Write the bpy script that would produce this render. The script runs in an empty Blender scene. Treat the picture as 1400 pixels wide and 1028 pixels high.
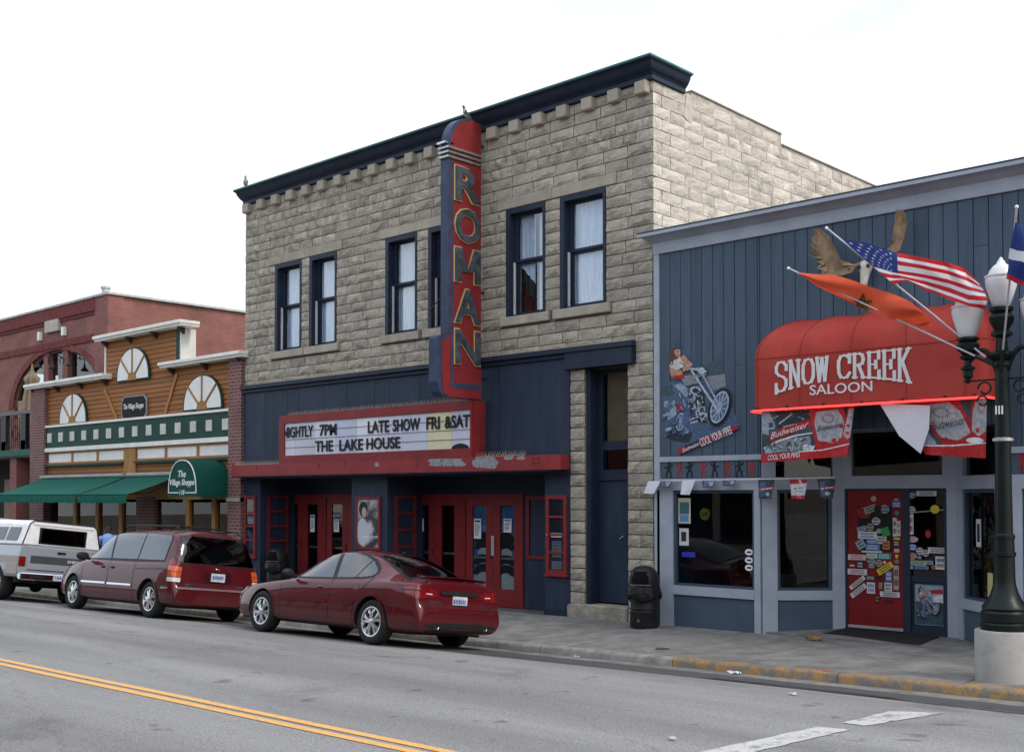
import bpy, bmesh, math, random
from mathutils import Vector, Matrix, noise
from mathutils.bvhtree import BVHTree
random.seed(7)
R = math.radians
scene = bpy.context.scene
col = scene.collection

# ------------------------------------------------------------------ camera
YAW, PITCH, FPX = R(43.15), R(1.5), 1547.0
CAM = Vector((0.0, -15.9, 2.27))
cam_data = bpy.data.cameras.new('camera')
cam_data.sensor_width = 36.0
cam_data.lens = FPX / 1400 * 36
V0 = 679 - FPX * math.tan(PITCH)
cam_data.shift_y = (V0 - 514) / 1400
cam_data.clip_end = 3000
cam_data.clip_start = 0.1
cam = bpy.data.objects.new('camera', cam_data)
col.objects.link(cam)
cam.location = CAM
cam.rotation_euler = (R(90) + PITCH, 0, YAW)
scene.camera = cam

# ------------------------------------------------------------------ sky and sun (bright hazy overcast)
SUN_AZ, SUN_EL = R(8), R(48)          # direction towards the sun: from +X, slightly behind the facades
world = bpy.data.worlds.new('World')
scene.world = world
world.use_nodes = True
wt = world.node_tree
wt.nodes.clear()
wo = wt.nodes.new('ShaderNodeOutputWorld')
sky = wt.nodes.new('ShaderNodeTexSky')
sky.sky_type = 'NISHITA'
sky.sun_disc = False
sky.sun_elevation = SUN_EL
sky.sun_rotation = R(90) - SUN_AZ
sky.air_density = 1.2
sky.dust_density = 3.0
bg1 = wt.nodes.new('ShaderNodeBackground'); bg1.inputs[1].default_value = 0.10
wt.links.new(sky.outputs[0], bg1.inputs[0])
tc = wt.nodes.new('ShaderNodeTexCoord')
mp = wt.nodes.new('ShaderNodeMapping'); mp.inputs['Scale'].default_value = (2.0, 2.0, 5.0)
nz = wt.nodes.new('ShaderNodeTexNoise'); nz.inputs['Scale'].default_value = 1.6; nz.inputs['Detail'].default_value = 7
cr = wt.nodes.new('ShaderNodeValToRGB')
cr.color_ramp.elements[0].position = 0.36; cr.color_ramp.elements[0].color = (0.62, 0.72, 0.86, 1)
cr.color_ramp.elements[1].position = 0.60; cr.color_ramp.elements[1].color = (1.0, 1.0, 0.99, 1)
bg2 = wt.nodes.new('ShaderNodeBackground'); bg2.inputs[1].default_value = 1.25
wt.links.new(tc.outputs['Generated'], mp.inputs[0]); wt.links.new(mp.outputs[0], nz.inputs['Vector'])
wt.links.new(nz.outputs[0], cr.inputs[0]); wt.links.new(cr.outputs[0], bg2.inputs[0])
mx = wt.nodes.new('ShaderNodeAddShader')
wt.links.new(bg1.outputs[0], mx.inputs[0]); wt.links.new(bg2.outputs[0], mx.inputs[1])
wt.links.new(mx.outputs[0], wo.inputs[0])

sun_data = bpy.data.lights.new('sun', 'SUN')
sun_data.energy = 1.5
sun_data.angle = R(12)
sun_data.color = (1.0, 0.93, 0.82)
sun = bpy.data.objects.new('sun', sun_data)
col.objects.link(sun)
sd = Vector((math.cos(SUN_AZ) * math.cos(SUN_EL), math.sin(SUN_AZ) * math.cos(SUN_EL), math.sin(SUN_EL)))
sun.rotation_euler = sd.to_track_quat('Z', 'Y').to_euler()
sun.location = (20, 10, 30)

scene.view_settings.view_transform = 'Standard'
scene.view_settings.look = 'None'
scene.view_settings.exposure = 0.0
scene.view_settings.gamma = 1.0
scene.render.engine = 'CYCLES'
scene.cycles.use_denoising = True
scene.cycles.max_bounces = 8
scene.cycles.caustics_reflective = False
scene.cycles.caustics_refractive = False

# ------------------------------------------------------------------ measuring helpers
_fh = Vector((-math.sin(YAW), math.cos(YAW), 0))
_R = Vector((math.cos(YAW), math.sin(YAW), 0))
_F = _fh * math.cos(PITCH) + Vector((0, 0, math.sin(PITCH)))
_U = _R.cross(_F)
def ray(u, v): return _F * FPX + _R * (u - 700) - _U * (v - V0)
def at(u, v, y=0.0):
    """point of the photograph measured on the wall plane y = const"""
    d = ray(u, v); return CAM + d * ((y - CAM.y) / d.y)
def atx(u, v, x):
    d = ray(u, v); return CAM + d * ((x - CAM.x) / d.x)
def pix(p):
    q = Vector(p) - CAM; w = q.dot(_F)
    return (700 + FPX * q.dot(_R) / w, V0 - FPX * q.dot(_U) / w)

# ------------------------------------------------------------------ mesh builder
class MB:
    def __init__(s): s.v = []; s.f = []; s.m = []; s.mi = 0
    def add(s, vs, fs, mi=None):
        o = len(s.v); s.v += [tuple(p) for p in vs]
        for f in fs: s.f.append([i + o for i in f]); s.m.append(s.mi if mi is None else mi)
        return s
    def box(s, x0, x1, y0, y1, z0, z1, mi=None):
        vs = [(x0,y0,z0),(x1,y0,z0),(x1,y1,z0),(x0,y1,z0),(x0,y0,z1),(x1,y0,z1),(x1,y1,z1),(x0,y1,z1)]
        return s.add(vs, [(0,3,2,1),(4,5,6,7),(0,1,5,4),(1,2,6,5),(2,3,7,6),(3,0,4,7)], mi)
    def obox(s, c, ax, ay, az, mi=None):
        """oriented box, half axis vectors"""
        c, ax, ay, az = Vector(c), Vector(ax), Vector(ay), Vector(az)
        vs = [c+ax*i+ay*j+az*k for k in (-1,1) for j in (-1,1) for i in (-1,1)]
        return s.add(vs, [(0,2,3,1),(4,5,7,6),(0,1,5,4),(1,3,7,5),(3,2,6,7),(2,0,4,6)], mi)
    def prism(s, pts, d, mi=None):
        """polygon of 3D points swept by vector d"""
        pts = [Vector(p) for p in pts]; d = Vector(d); n = len(pts)
        vs = pts + [p + d for p in pts]
        fs = [tuple(range(n-1,-1,-1)), tuple(range(n, 2*n))] + [(i,(i+1)%n,n+(i+1)%n,n+i) for i in range(n)]
        return s.add(vs, fs, mi)
    def tube(s, pts, r, n=8, mi=None, cap=True):
        pts = [Vector(p) for p in pts]
        rs = r if isinstance(r, (list, tuple)) else [r]*len(pts)
        vs = []; fs = []
        up = None
        for i, p in enumerate(pts):
            t = (pts[min(i+1,len(pts)-1)] - pts[max(i-1,0)]).normalized()
            if up is None:
                up = Vector((0,0,1)) if abs(t.z) < .9 else Vector((1,0,0))
            a = t.cross(up); 
            if a.length < 1e-4: a = t.cross(Vector((0,1,0)))
            a.normalize(); b = a.cross(t).normalized(); up = b
            for k in range(n):
                q = 2*math.pi*k/n; vs.append(p + (a*math.cos(q) + b*math.sin(q))*rs[i])
        for i in range(len(pts)-1):
            for k in range(n):
                fs.append((i*n+k, i*n+(k+1)%n, (i+1)*n+(k+1)%n, (i+1)*n+k))
        if cap: fs += [tuple(range(n-1,-1,-1)), tuple((len(pts)-1)*n+k for k in range(n))]
        return s.add(vs, fs, mi)
    def lathe(s, prof, c=(0,0,0), n=24, axis='z', mi=None, arc=2*math.pi):
        """profile [(r,h)...] turned about the axis through c"""
        c = Vector(c); vs = []; fs = []
        full = abs(arc-2*math.pi) < 1e-6; m = n if full else n+1
        for (r, h) in prof:
            for k in range(m):
                q = arc*k/n
                if axis == 'z': p = (r*math.cos(q), r*math.sin(q), h)
                elif axis == 'y': p = (r*math.cos(q), h, r*math.sin(q))
                else: p = (h, r*math.cos(q), r*math.sin(q))
                vs.append(c + Vector(p))
        for i in range(len(prof)-1):
            for k in range(m if full else n):
                a, b = i*m+k, i*m+(k+1)%m
                fs.append((a, b, b+m, a+m))
        return s.add(vs, fs, mi)
    def ball(s, c, rx, ry=None, rz=None, n=12, m=8, mi=None):
        ry = rx if ry is None else ry; rz = rx if rz is None else rz
        c = Vector(c); vs = []; fs = []
        for i in range(m+1):
            a = math.pi*i/m
            for k in range(n):
                q = 2*math.pi*k/n
                vs.append(c + Vector((rx*math.sin(a)*math.cos(q), ry*math.sin(a)*math.sin(q), -rz*math.cos(a))))
        for i in range(m):
            for k in range(n):
                fs.append((i*n+k, i*n+(k+1)%n, (i+1)*n+(k+1)%n, (i+1)*n+k))
        return s.add(vs, fs, mi)
    def poly(s, pts, mi=None):
        return s.add(pts, [tuple(range(len(pts)))], mi)
    def xf(s, M, start=0):
        s.v[start:] = [tuple(M @ Vector(p)) for p in s.v[start:]]; return s

BASE = {}
def mk_mesh(name, mb, mats, smooth=False, merge=False, bevel=0):
    me = bpy.data.meshes.new(name)
    me.from_pydata([tuple(p) for p in mb.v], [], [f for f in mb.f])
    if not isinstance(mats, (list, tuple)): mats = [mats]
    for m in mats: me.materials.append(m)
    if len(mats) > 1:
        for p, i in zip(me.polygons, mb.m): p.material_index = i
    bm = bmesh.new(); bm.from_mesh(me)
    if merge or smooth: bmesh.ops.remove_doubles(bm, verts=bm.verts, dist=1e-5)
    if bevel:
        es = [e for e in bm.edges if len(e.link_faces) == 2 and e.calc_face_angle(0) > .5]
        bmesh.ops.bevel(bm, geom=es, offset=bevel, segments=1, affect='EDGES', clamp_overlap=True)
    bmesh.ops.recalc_face_normals(bm, faces=bm.faces)
    bm.to_mesh(me); bm.free()
    if smooth:
        me.polygons.foreach_set('use_smooth', [True]*len(me.polygons))
        if smooth is not True: me.set_sharp_from_angle(angle=R(smooth))
    return me
def tag(o, label=None, cat=None, group=None, kind=None):
    if label: o['label'] = label
    if cat: o['category'] = cat
    if group: o['group'] = group
    if kind: o['kind'] = kind
    return o
def link(name, data, parent=None, loc=None, label=None, cat=None, group=None, kind=None):
    o = bpy.data.objects.new(name, data); col.objects.link(o)
    base = Vector((0,0,0))
    if parent is not None:
        o.parent = parent; base = BASE.get(parent.name, base)
    o.location = (Vector(loc) - base) if loc is not None else (0,0,0)
    BASE[o.name] = Vector(loc) if loc is not None else base
    return tag(o, label, cat, group, kind)
def thing(name, loc, label, cat, group=None):
    return link(name, None, None, loc, label, cat, group)
def obj(name, mb, mats, parent=None, label=None, cat=None, group=None, kind=None, smooth=False, merge=False, bevel=0, local=False, origin=None):
    """mesh object; coordinates are world coordinates unless local"""
    if not local:
        b = BASE.get(parent.name, Vector((0,0,0))) if parent is not None else Vector((0,0,0))
        if origin is not None: b = Vector(origin)
        if b.length: mb.v = [(p[0]-b.x, p[1]-b.y, p[2]-b.z) for p in mb.v]
    o = link(name, mk_mesh(name, mb, mats, smooth, merge, bevel), parent, origin if not local else None, label, cat, group, kind)
    if local and parent is None: BASE[o.name] = Vector((0,0,0))
    return o
def bx(name, x0, x1, y0, y1, z0, z1, m, parent=None, **k):
    return obj(name, MB().box(min(x0,x1),max(x0,x1),min(y0,y1),max(y0,y1),min(z0,z1),max(z0,z1)), m, parent, **k)

# ------------------------------------------------------------------ materials
MATS = {}
def nt(name):
    m = bpy.data.materials.new(name); m.use_nodes = True
    return m, m.node_tree, m.node_tree.nodes['Principled BSDF']
def mat(name, c, rough=.6, metal=0., var=.12, vs=3., bump=.15, bs=60., bd=.01, rand=0., coat=0., spec=.2, stain=0., stc=(.05,.045,.04), sts=1.5, sub=0., em=None, coords='Object', stretch=None):
    if name in MATS: return MATS[name]
    m, t, b = nt(name); MATS[name] = m
    N = t.nodes.new; L = t.links.new
    c = tuple(c) + (1,)
    b.inputs['Roughness'].default_value = rough
    b.inputs['Metallic'].default_value = metal
    b.inputs['Specular IOR Level'].default_value = spec
    if coat: b.inputs['Coat Weight'].default_value = coat; b.inputs['Coat Roughness'].default_value = .03
    tc = N('ShaderNodeTexCoord'); vec = tc.outputs[coords]
    if stretch:
        mp = N('ShaderNodeMapping'); mp.inputs['Scale'].default_value = stretch; L(vec, mp.inputs[0]); vec = mp.outputs[0]
    last = None
    if var or rand:
        n1 = N('ShaderNodeTexNoise'); n1.inputs['Scale'].default_value = vs; n1.inputs['Detail'].default_value = 6; n1.inputs['Roughness'].default_value = .65
        L(vec, n1.inputs['Vector'])
        mr = N('ShaderNodeMapRange'); mr.inputs[1].default_value = .3; mr.inputs[2].default_value = .7
        mr.inputs[3].default_value = 1-var*1.6; mr.inputs[4].default_value = 1+var*1.2
        L(n1.outputs[0], mr.inputs[0]); val = mr.outputs[0]
        if rand:
            oi = N('ShaderNodeObjectInfo'); ge = N('ShaderNodeNewGeometry')
            ad = N('ShaderNodeMath'); ad.operation = 'ADD'; L(oi.outputs['Random'], ad.inputs[0]); L(ge.outputs['Random Per Island'], ad.inputs[1])
            fr = N('ShaderNodeMath'); fr.operation = 'FRACT'; L(ad.outputs[0], fr.inputs[0])
            m2 = N('ShaderNodeMapRange'); m2.inputs[3].default_value = 1-rand; m2.inputs[4].default_value = 1+rand; L(fr.outputs[0], m2.inputs[0])
            mu = N('ShaderNodeMath'); mu.operation = 'MULTIPLY'; L(val, mu.inputs[0]); L(m2.outputs[0], mu.inputs[1]); val = mu.outputs[0]
        vm = N('ShaderNodeVectorMath'); vm.operation = 'SCALE'; vm.inputs[0].default_value = c[:3]; L(val, vm.inputs['Scale'])
        last = vm.outputs[0]
    if stain:
        n3 = N('ShaderNodeTexNoise'); n3.inputs['Scale'].default_value = sts; n3.inputs['Detail'].default_value = 8; n3.inputs['Roughness'].default_value = .7
        L(vec, n3.inputs['Vector'])
        m3 = N('ShaderNodeMapRange'); m3.inputs[1].default_value = .5; m3.inputs[2].default_value = .72; m3.inputs[4].default_value = stain; L(n3.outputs[0], m3.inputs[0])
        mi = N('ShaderNodeMix'); mi.data_type = 'RGBA'; L(m3.outputs[0], mi.inputs[0])
        if last is not None: L(last, mi.inputs[6])
        else: mi.inputs[6].default_value = c
        mi.inputs[7].default_value = tuple(stc) + (1,)
        last = mi.outputs[2]
    if last is not None: L(last, b.inputs['Base Color'])
    else: b.inputs['Base Color'].default_value = c
    if bump:
        n2 = N('ShaderNodeTexNoise'); n2.inputs['Scale'].default_value = bs; n2.inputs['Detail'].default_value = 5
        L(vec, n2.inputs['Vector'])
        bp = N('ShaderNodeBump'); bp.inputs['Strength'].default_value = bump; bp.inputs['Distance'].default_value = bd
        L(n2.outputs[0], bp.inputs['Height']); L(bp.outputs[0], b.inputs['Normal'])
    if em: b.inputs['Emission Color'].default_value = tuple(em[0])+(1,); b.inputs['Emission Strength'].default_value = em[1]
    return m
def flat(name, c, rough=.6, **k): return mat(name, c, rough, var=0, bump=0, **k)
def glass(name, tint=(.8,.85,.85), ior=1.6, rough=.01, refl=1.0):
    if name in MATS: return MATS[name]
    m = bpy.data.materials.new(name); m.use_nodes = True; t = m.node_tree; t.nodes.clear(); MATS[name] = m
    N = t.nodes.new; L = t.links.new
    o = N('ShaderNodeOutputMaterial'); tr = N('ShaderNodeBsdfTransparent'); tr.inputs[0].default_value = tint+(1,)
    gl = N('ShaderNodeBsdfGlossy'); gl.inputs['Roughness'].default_value = rough; gl.inputs[0].default_value = (refl,refl,refl,1)
    fr = N('ShaderNodeFresnel'); fr.inputs[0].default_value = ior
    tcn = N('ShaderNodeTexCoord'); nn = N('ShaderNodeTexNoise'); nn.inputs['Scale'].default_value = 1.3; nn.inputs['Detail'].default_value = 1
    bp = N('ShaderNodeBump'); bp.inputs['Strength'].default_value = .006; bp.inputs['Distance'].default_value = .05
    L(tcn.outputs['Object'], nn.inputs['Vector']); L(nn.outputs[0], bp.inputs['Height']); L(bp.outputs[0], gl.inputs['Normal'])
    ge = N('ShaderNodeNewGeometry'); iv = N('ShaderNodeMath'); iv.operation = 'SUBTRACT'; iv.inputs[0].default_value = 1; L(ge.outputs['Backfacing'], iv.inputs[1])
    mu = N('ShaderNodeMath'); mu.operation = 'MULTIPLY'; L(fr.outputs[0], mu.inputs[0]); L(iv.outputs[0], mu.inputs[1])
    mi = N('ShaderNodeMixShader'); L(mu.outputs[0], mi.inputs[0]); L(tr.outputs[0], mi.inputs[1]); L(gl.outputs[0], mi.inputs[2]); L(mi.outputs[0], o.inputs[0])
    return m
def brickmat(name, c1, c2, mortar, w=.21, h=.075, ms=.012, axis='xz'):
    if name in MATS: return MATS[name]
    m, t, b = nt(name); MATS[name] = m
    N = t.nodes.new; L = t.links.new
    tc = N('ShaderNodeTexCoord'); sx = N('ShaderNodeSeparateXYZ'); cx = N('ShaderNodeCombineXYZ')
    L(tc.outputs['Object'], sx.inputs[0])
    ad = N('ShaderNodeMath'); ad.operation = 'ADD'; L(sx.outputs[0], ad.inputs[0]); L(sx.outputs[1], ad.inputs[1])
    L(ad.outputs[0], cx.inputs[0]); L(sx.outputs[2], cx.inputs[1])
    bt = N('ShaderNodeTexBrick'); bt.inputs['Scale'].default_value = 1
    bt.inputs['Brick Width'].default_value = w; bt.inputs['Row Height'].default_value = h; bt.inputs['Mortar Size'].default_value = ms
    bt.inputs['Mortar Smooth'].default_value = .2; bt.inputs['Bias'].default_value = 0
    bt.inputs['Color1'].default_value = c1+(1,); bt.inputs['Color2'].default_value = c2+(1,); bt.inputs['Mortar'].default_value = mortar+(1,)
    L(cx.outputs[0], bt.inputs['Vector'])
    nz = N('ShaderNodeTexNoise'); nz.inputs['Scale'].default_value = 1.2; nz.inputs['Detail'].default_value = 7; L(tc.outputs['Object'], nz.inputs['Vector'])
    mr = N('ShaderNodeMapRange'); mr.inputs[1].default_value = .3; mr.inputs[2].default_value = .7; mr.inputs[3].default_value = .75; mr.inputs[4].default_value = 1.2; L(nz.outputs[0], mr.inputs[0])
    vm = N('ShaderNodeVectorMath'); vm.operation = 'SCALE'; L(bt.outputs[0], vm.inputs[0]); L(mr.outputs[0], vm.inputs['Scale']); L(vm.outputs[0], b.inputs['Base Color'])
    bp = N('ShaderNodeBump'); bp.inputs['Strength'].default_value = .6; bp.inputs['Distance'].default_value = .01; bp.invert = True
    L(bt.outputs['Fac'], bp.inputs['Height']); L(bp.outputs[0], b.inputs['Normal'])
    b.inputs['Roughness'].default_value = .85
    return m

# ------------------------------------------------------------------ lettering
def text_mb(s, size=1., bold=0., shear=0., sx=1., depth=.01, spacing=1., arch=None):
    """letters as a mesh in the local xz plane, front at y=0, centred; returns MB, width, height"""
    cu = bpy.data.curves.new('lettering', 'FONT'); cu.body = s; cu.size = 1; cu.offset = bold; cu.space_character = spacing
    cu.shear = shear; cu.resolution_u = 3
    o = bpy.data.objects.new('lettering', cu); col.objects.link(o)
    dg = bpy.context.evaluated_depsgraph_get(); dg.update()
    me = o.evaluated_get(dg).to_mesh()
    bm = bmesh.new(); bm.from_mesh(me)
    bmesh.ops.remove_doubles(bm, verts=bm.verts, dist=1e-5)
    r = bmesh.ops.extrude_face_region(bm, geom=bm.faces[:])
    for e in r['geom']:
        if isinstance(e, bmesh.types.BMVert): e.co.z -= depth/size
    bm.verts.ensure_lookup_table(); bm.verts.index_update()
    vs = [v.co.copy() for v in bm.verts]; fs = [[v.index for v in f.verts] for f in bm.faces]
    bm.free(); bpy.data.objects.remove(o); bpy.data.curves.remove(cu)
    x0 = min(v.x for v in vs); x1 = max(v.x for v in vs); y0 = min(v.y for v in vs); y1 = max(v.y for v in vs)
    k = size/(y1-y0)
    mb = MB()
    mb.add([((v.x-(x0+x1)/2)*k*sx, -v.z*size, (v.y-(y0+y1)/2)*k) for v in vs], fs)
    return mb, (x1-x0)*k*sx, size
def put(mb, o, ux=(1,0,0), uz=(0,0,1)):
    """map local xz onto origin + ux*x + uz*z, local y along the inward normal"""
    o, ux, uz = Vector(o), Vector(ux).normalized(), Vector(uz).normalized()
    ny = uz.cross(ux)
    mb.v = [tuple(o + ux*p[0] + ny*p[1] + uz*p[2]) for p in mb.v]
    return mb
def fit_text(s, w, h, **k):
    mb, tw, th = text_mb(s, h, **k)
    if tw > 0: mb.v = [(p[0]*w/tw, p[1], p[2]) for p in mb.v]
    return mb
# ------------------------------------------------------------------ ground, road, pavement
def street(x):                      # gentle fall of the street towards -X
    return .0118*(x+13)
PROF = [(-2.95,-.165),(-3.35,-.13),(-4.2,-.025),(-5,.078),(-6.5,.15),(-8,.19),(-9.8,.215),(-12,.19),(-14.5,.12),(-16.6,.02),(-16.62,-.03),(-60,-.03)]
def curb_z(x):
    return -.025+(.019*(x+13.2) if x > -13.2 else .0118*(x+13.2))
def road_z(x, y):
    fit = (curb_z(x)-.125)-(PROF[0][1]+street(x))          # the gutter follows the kerb
    w = min(max((y+5.)/2.05, 0), 1)
    for (y0,z0),(y1,z1) in zip(PROF, PROF[1:]):
        if y <= y0 and y >= y1: return z0+(z1-z0)*(y-y0)/(y1-y0)+street(x)+fit*w
    return PROF[-1][1]+street(x)
def wall_z(x):
    return .09+.006*(x+12) if x > -12 else .09+.0075*(x+12)
def walk_z(x, y):
    k = (y+2.95)/2.95
    return curb_z(x)*(1-k)+wall_z(x)*k

def asphalt_mat(name, c, dark=.6):
    m, t, b = nt(name); N = t.nodes.new; L = t.links.new
    tc = N('ShaderNodeTexCoord')
    def noise_(sc, det, ro=.6):
        n = N('ShaderNodeTexNoise'); n.inputs['Scale'].default_value = sc; n.inputs['Detail'].default_value = det; n.inputs['Roughness'].default_value = ro
        L(tc.outputs['Object'], n.inputs['Vector']); return n
    def rng(s, a, b_, lo, hi):
        r = N('ShaderNodeMapRange'); r.inputs[1].default_value = a; r.inputs[2].default_value = b_; r.inputs[3].default_value = lo; r.inputs[4].default_value = hi
        L(s, r.inputs[0]); return r.outputs[0]
    mp = N('ShaderNodeMapping'); mp.inputs['Scale'].default_value = (.12, 1.1, 1); L(tc.outputs['Object'], mp.inputs[0])
    big = N('ShaderNodeTexNoise'); big.inputs['Scale'].default_value = .9; big.inputs['Detail'].default_value = 6; L(mp.outputs[0], big.inputs['Vector'])
    fine = noise_(55, 3, .8); grit = noise_(75, 2, .9)
    a = rng(big.outputs[0], .3, .7, .72, 1.22); f = rng(fine.outputs[0], .3, .7, .72, 1.28); g = rng(grit.outputs[0], .25, .75, .42, 1.6)
    m1 = N('ShaderNodeMath'); m1.operation = 'MULTIPLY'; L(a, m1.inputs[0]); L(f, m1.inputs[1])
    m2 = N('ShaderNodeMath'); m2.operation = 'MULTIPLY'; L(m1.outputs[0], m2.inputs[0]); L(g, m2.inputs[1])
    blot = noise_(.55, 8, .68); bl = rng(blot.outputs[0], .56, .68, 1.0, .72)
    drop = noise_(2.4, 3, .5); dp = rng(drop.outputs[0], .66, .72, 1.0, .62)
    mb1 = N('ShaderNodeMath'); mb1.operation = 'MULTIPLY'; L(bl, mb1.inputs[0]); L(dp, mb1.inputs[1])
    mb2 = N('ShaderNodeMath'); mb2.operation = 'MULTIPLY'; L(m2.outputs[0], mb2.inputs[0]); L(mb1.outputs[0], mb2.inputs[1]); m2 = mb2
    # meandering tar-filled cracks
    mpc = N('ShaderNodeMapping'); mpc.inputs['Scale'].default_value = (.22, .5, 1); L(tc.outputs['Object'], mpc.inputs[0])
    wob = N('ShaderNodeTexNoise'); wob.inputs['Scale'].default_value = 1.7; wob.inputs['Detail'].default_value = 4; L(tc.outputs['Object'], wob.inputs['Vector'])
    add = N('ShaderNodeVectorMath'); add.operation = 'MULTIPLY_ADD'; L(wob.outputs['Color'], add.inputs[0]); add.inputs[1].default_value = (.25,.25,0); L(mpc.outputs[0], add.inputs[2])
    vo = N('ShaderNodeTexVoronoi'); vo.feature = 'DISTANCE_TO_EDGE'; vo.inputs['Scale'].default_value = .55; L(add.outputs[0], vo.inputs['Vector'])
    ck = rng(vo.outputs['Distance'], .0, .004, .82, 1.0)
    m3 = N('ShaderNodeMath'); m3.operation = 'MULTIPLY'; L(m2.outputs[0], m3.inputs[0]); L(ck, m3.inputs[1])
    vm = N('ShaderNodeVectorMath'); vm.operation = 'SCALE'; vm.inputs[0].default_value = c; L(m3.outputs[0], vm.inputs['Scale'])
    L(vm.outputs[0], b.inputs['Base Color'])
    bp = N('ShaderNodeBump'); bp.inputs['Strength'].default_value = .5; bp.inputs['Distance'].default_value = .006; L(grit.outputs[0], bp.inputs['Height']); L(bp.outputs[0], b.inputs['Normal'])
    b.inputs['Roughness'].default_value = .92; b.inputs['Specular IOR Level'].default_value = .25
    return m
M_ASPH = asphalt_mat('asphalt', (.205,.205,.206))
M_ASPH2 = asphalt_mat('asphalt_dark_seal', (.072,.072,.075))
M_WALK = mat('pavement_concrete', (.185,.182,.176), .9, var=.22, vs=2.2, bump=.35, bs=120, bd=.004, rand=.08, stain=.55, stc=(.07,.065,.06), sts=2.5)
M_CURB = mat('kerb_concrete', (.24,.235,.22), .9, var=.25, vs=4, bump=.4, bs=90, bd=.006, stain=.5, stc=(.08,.075,.07), sts=5)

def worn_paint(name, c, under, keep=.5, scale=6, spread=.08):
    m, t, b = nt(name); N = t.nodes.new; L = t.links.new
    tc = N('ShaderNodeTexCoord')
    n = N('ShaderNodeTexNoise'); n.inputs['Scale'].default_value = scale; n.inputs['Detail'].default_value = 9; n.inputs['Roughness'].default_value = .72
    L(tc.outputs['Object'], n.inputs['Vector'])
    r = N('ShaderNodeMapRange'); r.inputs[1].default_value = keep-spread; r.inputs[2].default_value = keep+spread; L(n.outputs[0], r.inputs[0])
    n2 = N('ShaderNodeTexNoise'); n2.inputs['Scale'].default_value = 60; n2.inputs['Detail'].default_value = 4; L(tc.outputs['Object'], n2.inputs['Vector'])
    r2 = N('ShaderNodeMapRange'); r2.inputs[1].default_value = .3; r2.inputs[2].default_value = .7; r2.inputs[3].default_value = .7; r2.inputs[4].default_value = 1.15; L(n2.outputs[0], r2.inputs[0])
    mi = N('ShaderNodeMix'); mi.data_type = 'RGBA'; L(r.outputs[0], mi.inputs[0]); mi.inputs[6].default_value = c+(1,); mi.inputs[7].default_value = under+(1,)
    vm = N('ShaderNodeVectorMath'); vm.operation = 'SCALE'; L(mi.outputs[2], vm.inputs[0]); L(r2.outputs[0], vm.inputs['Scale']); L(vm.outputs[0], b.inputs['Base Color'])
    bp = N('ShaderNodeBump'); bp.inputs['Strength'].default_value = .4; bp.inputs['Distance'].default_value = .005; L(n2.outputs[0], bp.inputs['Height']); L(bp.outputs[0], b.inputs['Normal'])
    b.inputs['Roughness'].default_value = .85
    return m
M_YCURB = worn_paint('kerb_yellow_paint', (.38,.20,.045), (.15,.145,.13), .47, 5.5, .09)
M_YLINE = worn_paint('road_yellow_paint', (.68,.37,.12), (.2,.19,.17), .66, 9, .1)
M_WLINE = worn_paint('road_white_paint', (.48,.48,.46), (.2,.2,.2), .57, 6, .07)

XS = [-400,-200,-120,-80,-60] + [-50+2*i for i in range(36)] + [40,80,200,400]
def sheet(ys, zf, xs, dz=0.):
    mb = MB(); n = len(ys)
    mb.v = [(x, y, zf(x,y)+dz) for x in xs for y in ys]
    mb.f = [(i*n+j, (i+1)*n+j, (i+1)*n+j+1, i*n+j+1) for i in range(len(xs)-1) for j in range(n-1)]
    mb.m = [0]*len(mb.f)
    return mb
ground = obj('ground', sheet([-900,-60,-17.5,-17,-3,0.5,40,900], lambda x,y: -.6 + street(x) if y > -20 else -.12+street(x), XS), mat('ground_earth', (.16,.14,.11), .95, var=.3, vs=.3), kind='structure')
road = obj('road', sheet([-40,-30,-20,-16.62,-16.6,-14.5,-12,-9.8,-8,-6.5,-5,-4.6,-4.2,-3.8,-3.35,-2.95], road_z, XS), M_ASPH, kind='structure', smooth=True)
# darker seal strip along the kerb with a ragged edge
mb = MB(); xs = [-60+.5*i for i in range(131)]
for x in xs:
    e = -4.55 + .05*math.sin(x*1.7) + .03*noise.noise((x*2.1,0,0)) + (.38 if x > -8 else .38*(max(0,(x+11)/3) if x>-11 else 0))
    ys = [-3.33,-3.8,-4.2,e]
    mb.v += [(x,y,road_z(x,y)+.004) for y in ys]
for i in range(len(xs)-1):
    for j in range(3): mb.f.append((i*4+j,(i+1)*4+j,(i+1)*4+j+1,i*4+j+1)); mb.m.append(0)
obj('road_seal_strip', mb, M_ASPH2, road, smooth=True)
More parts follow.
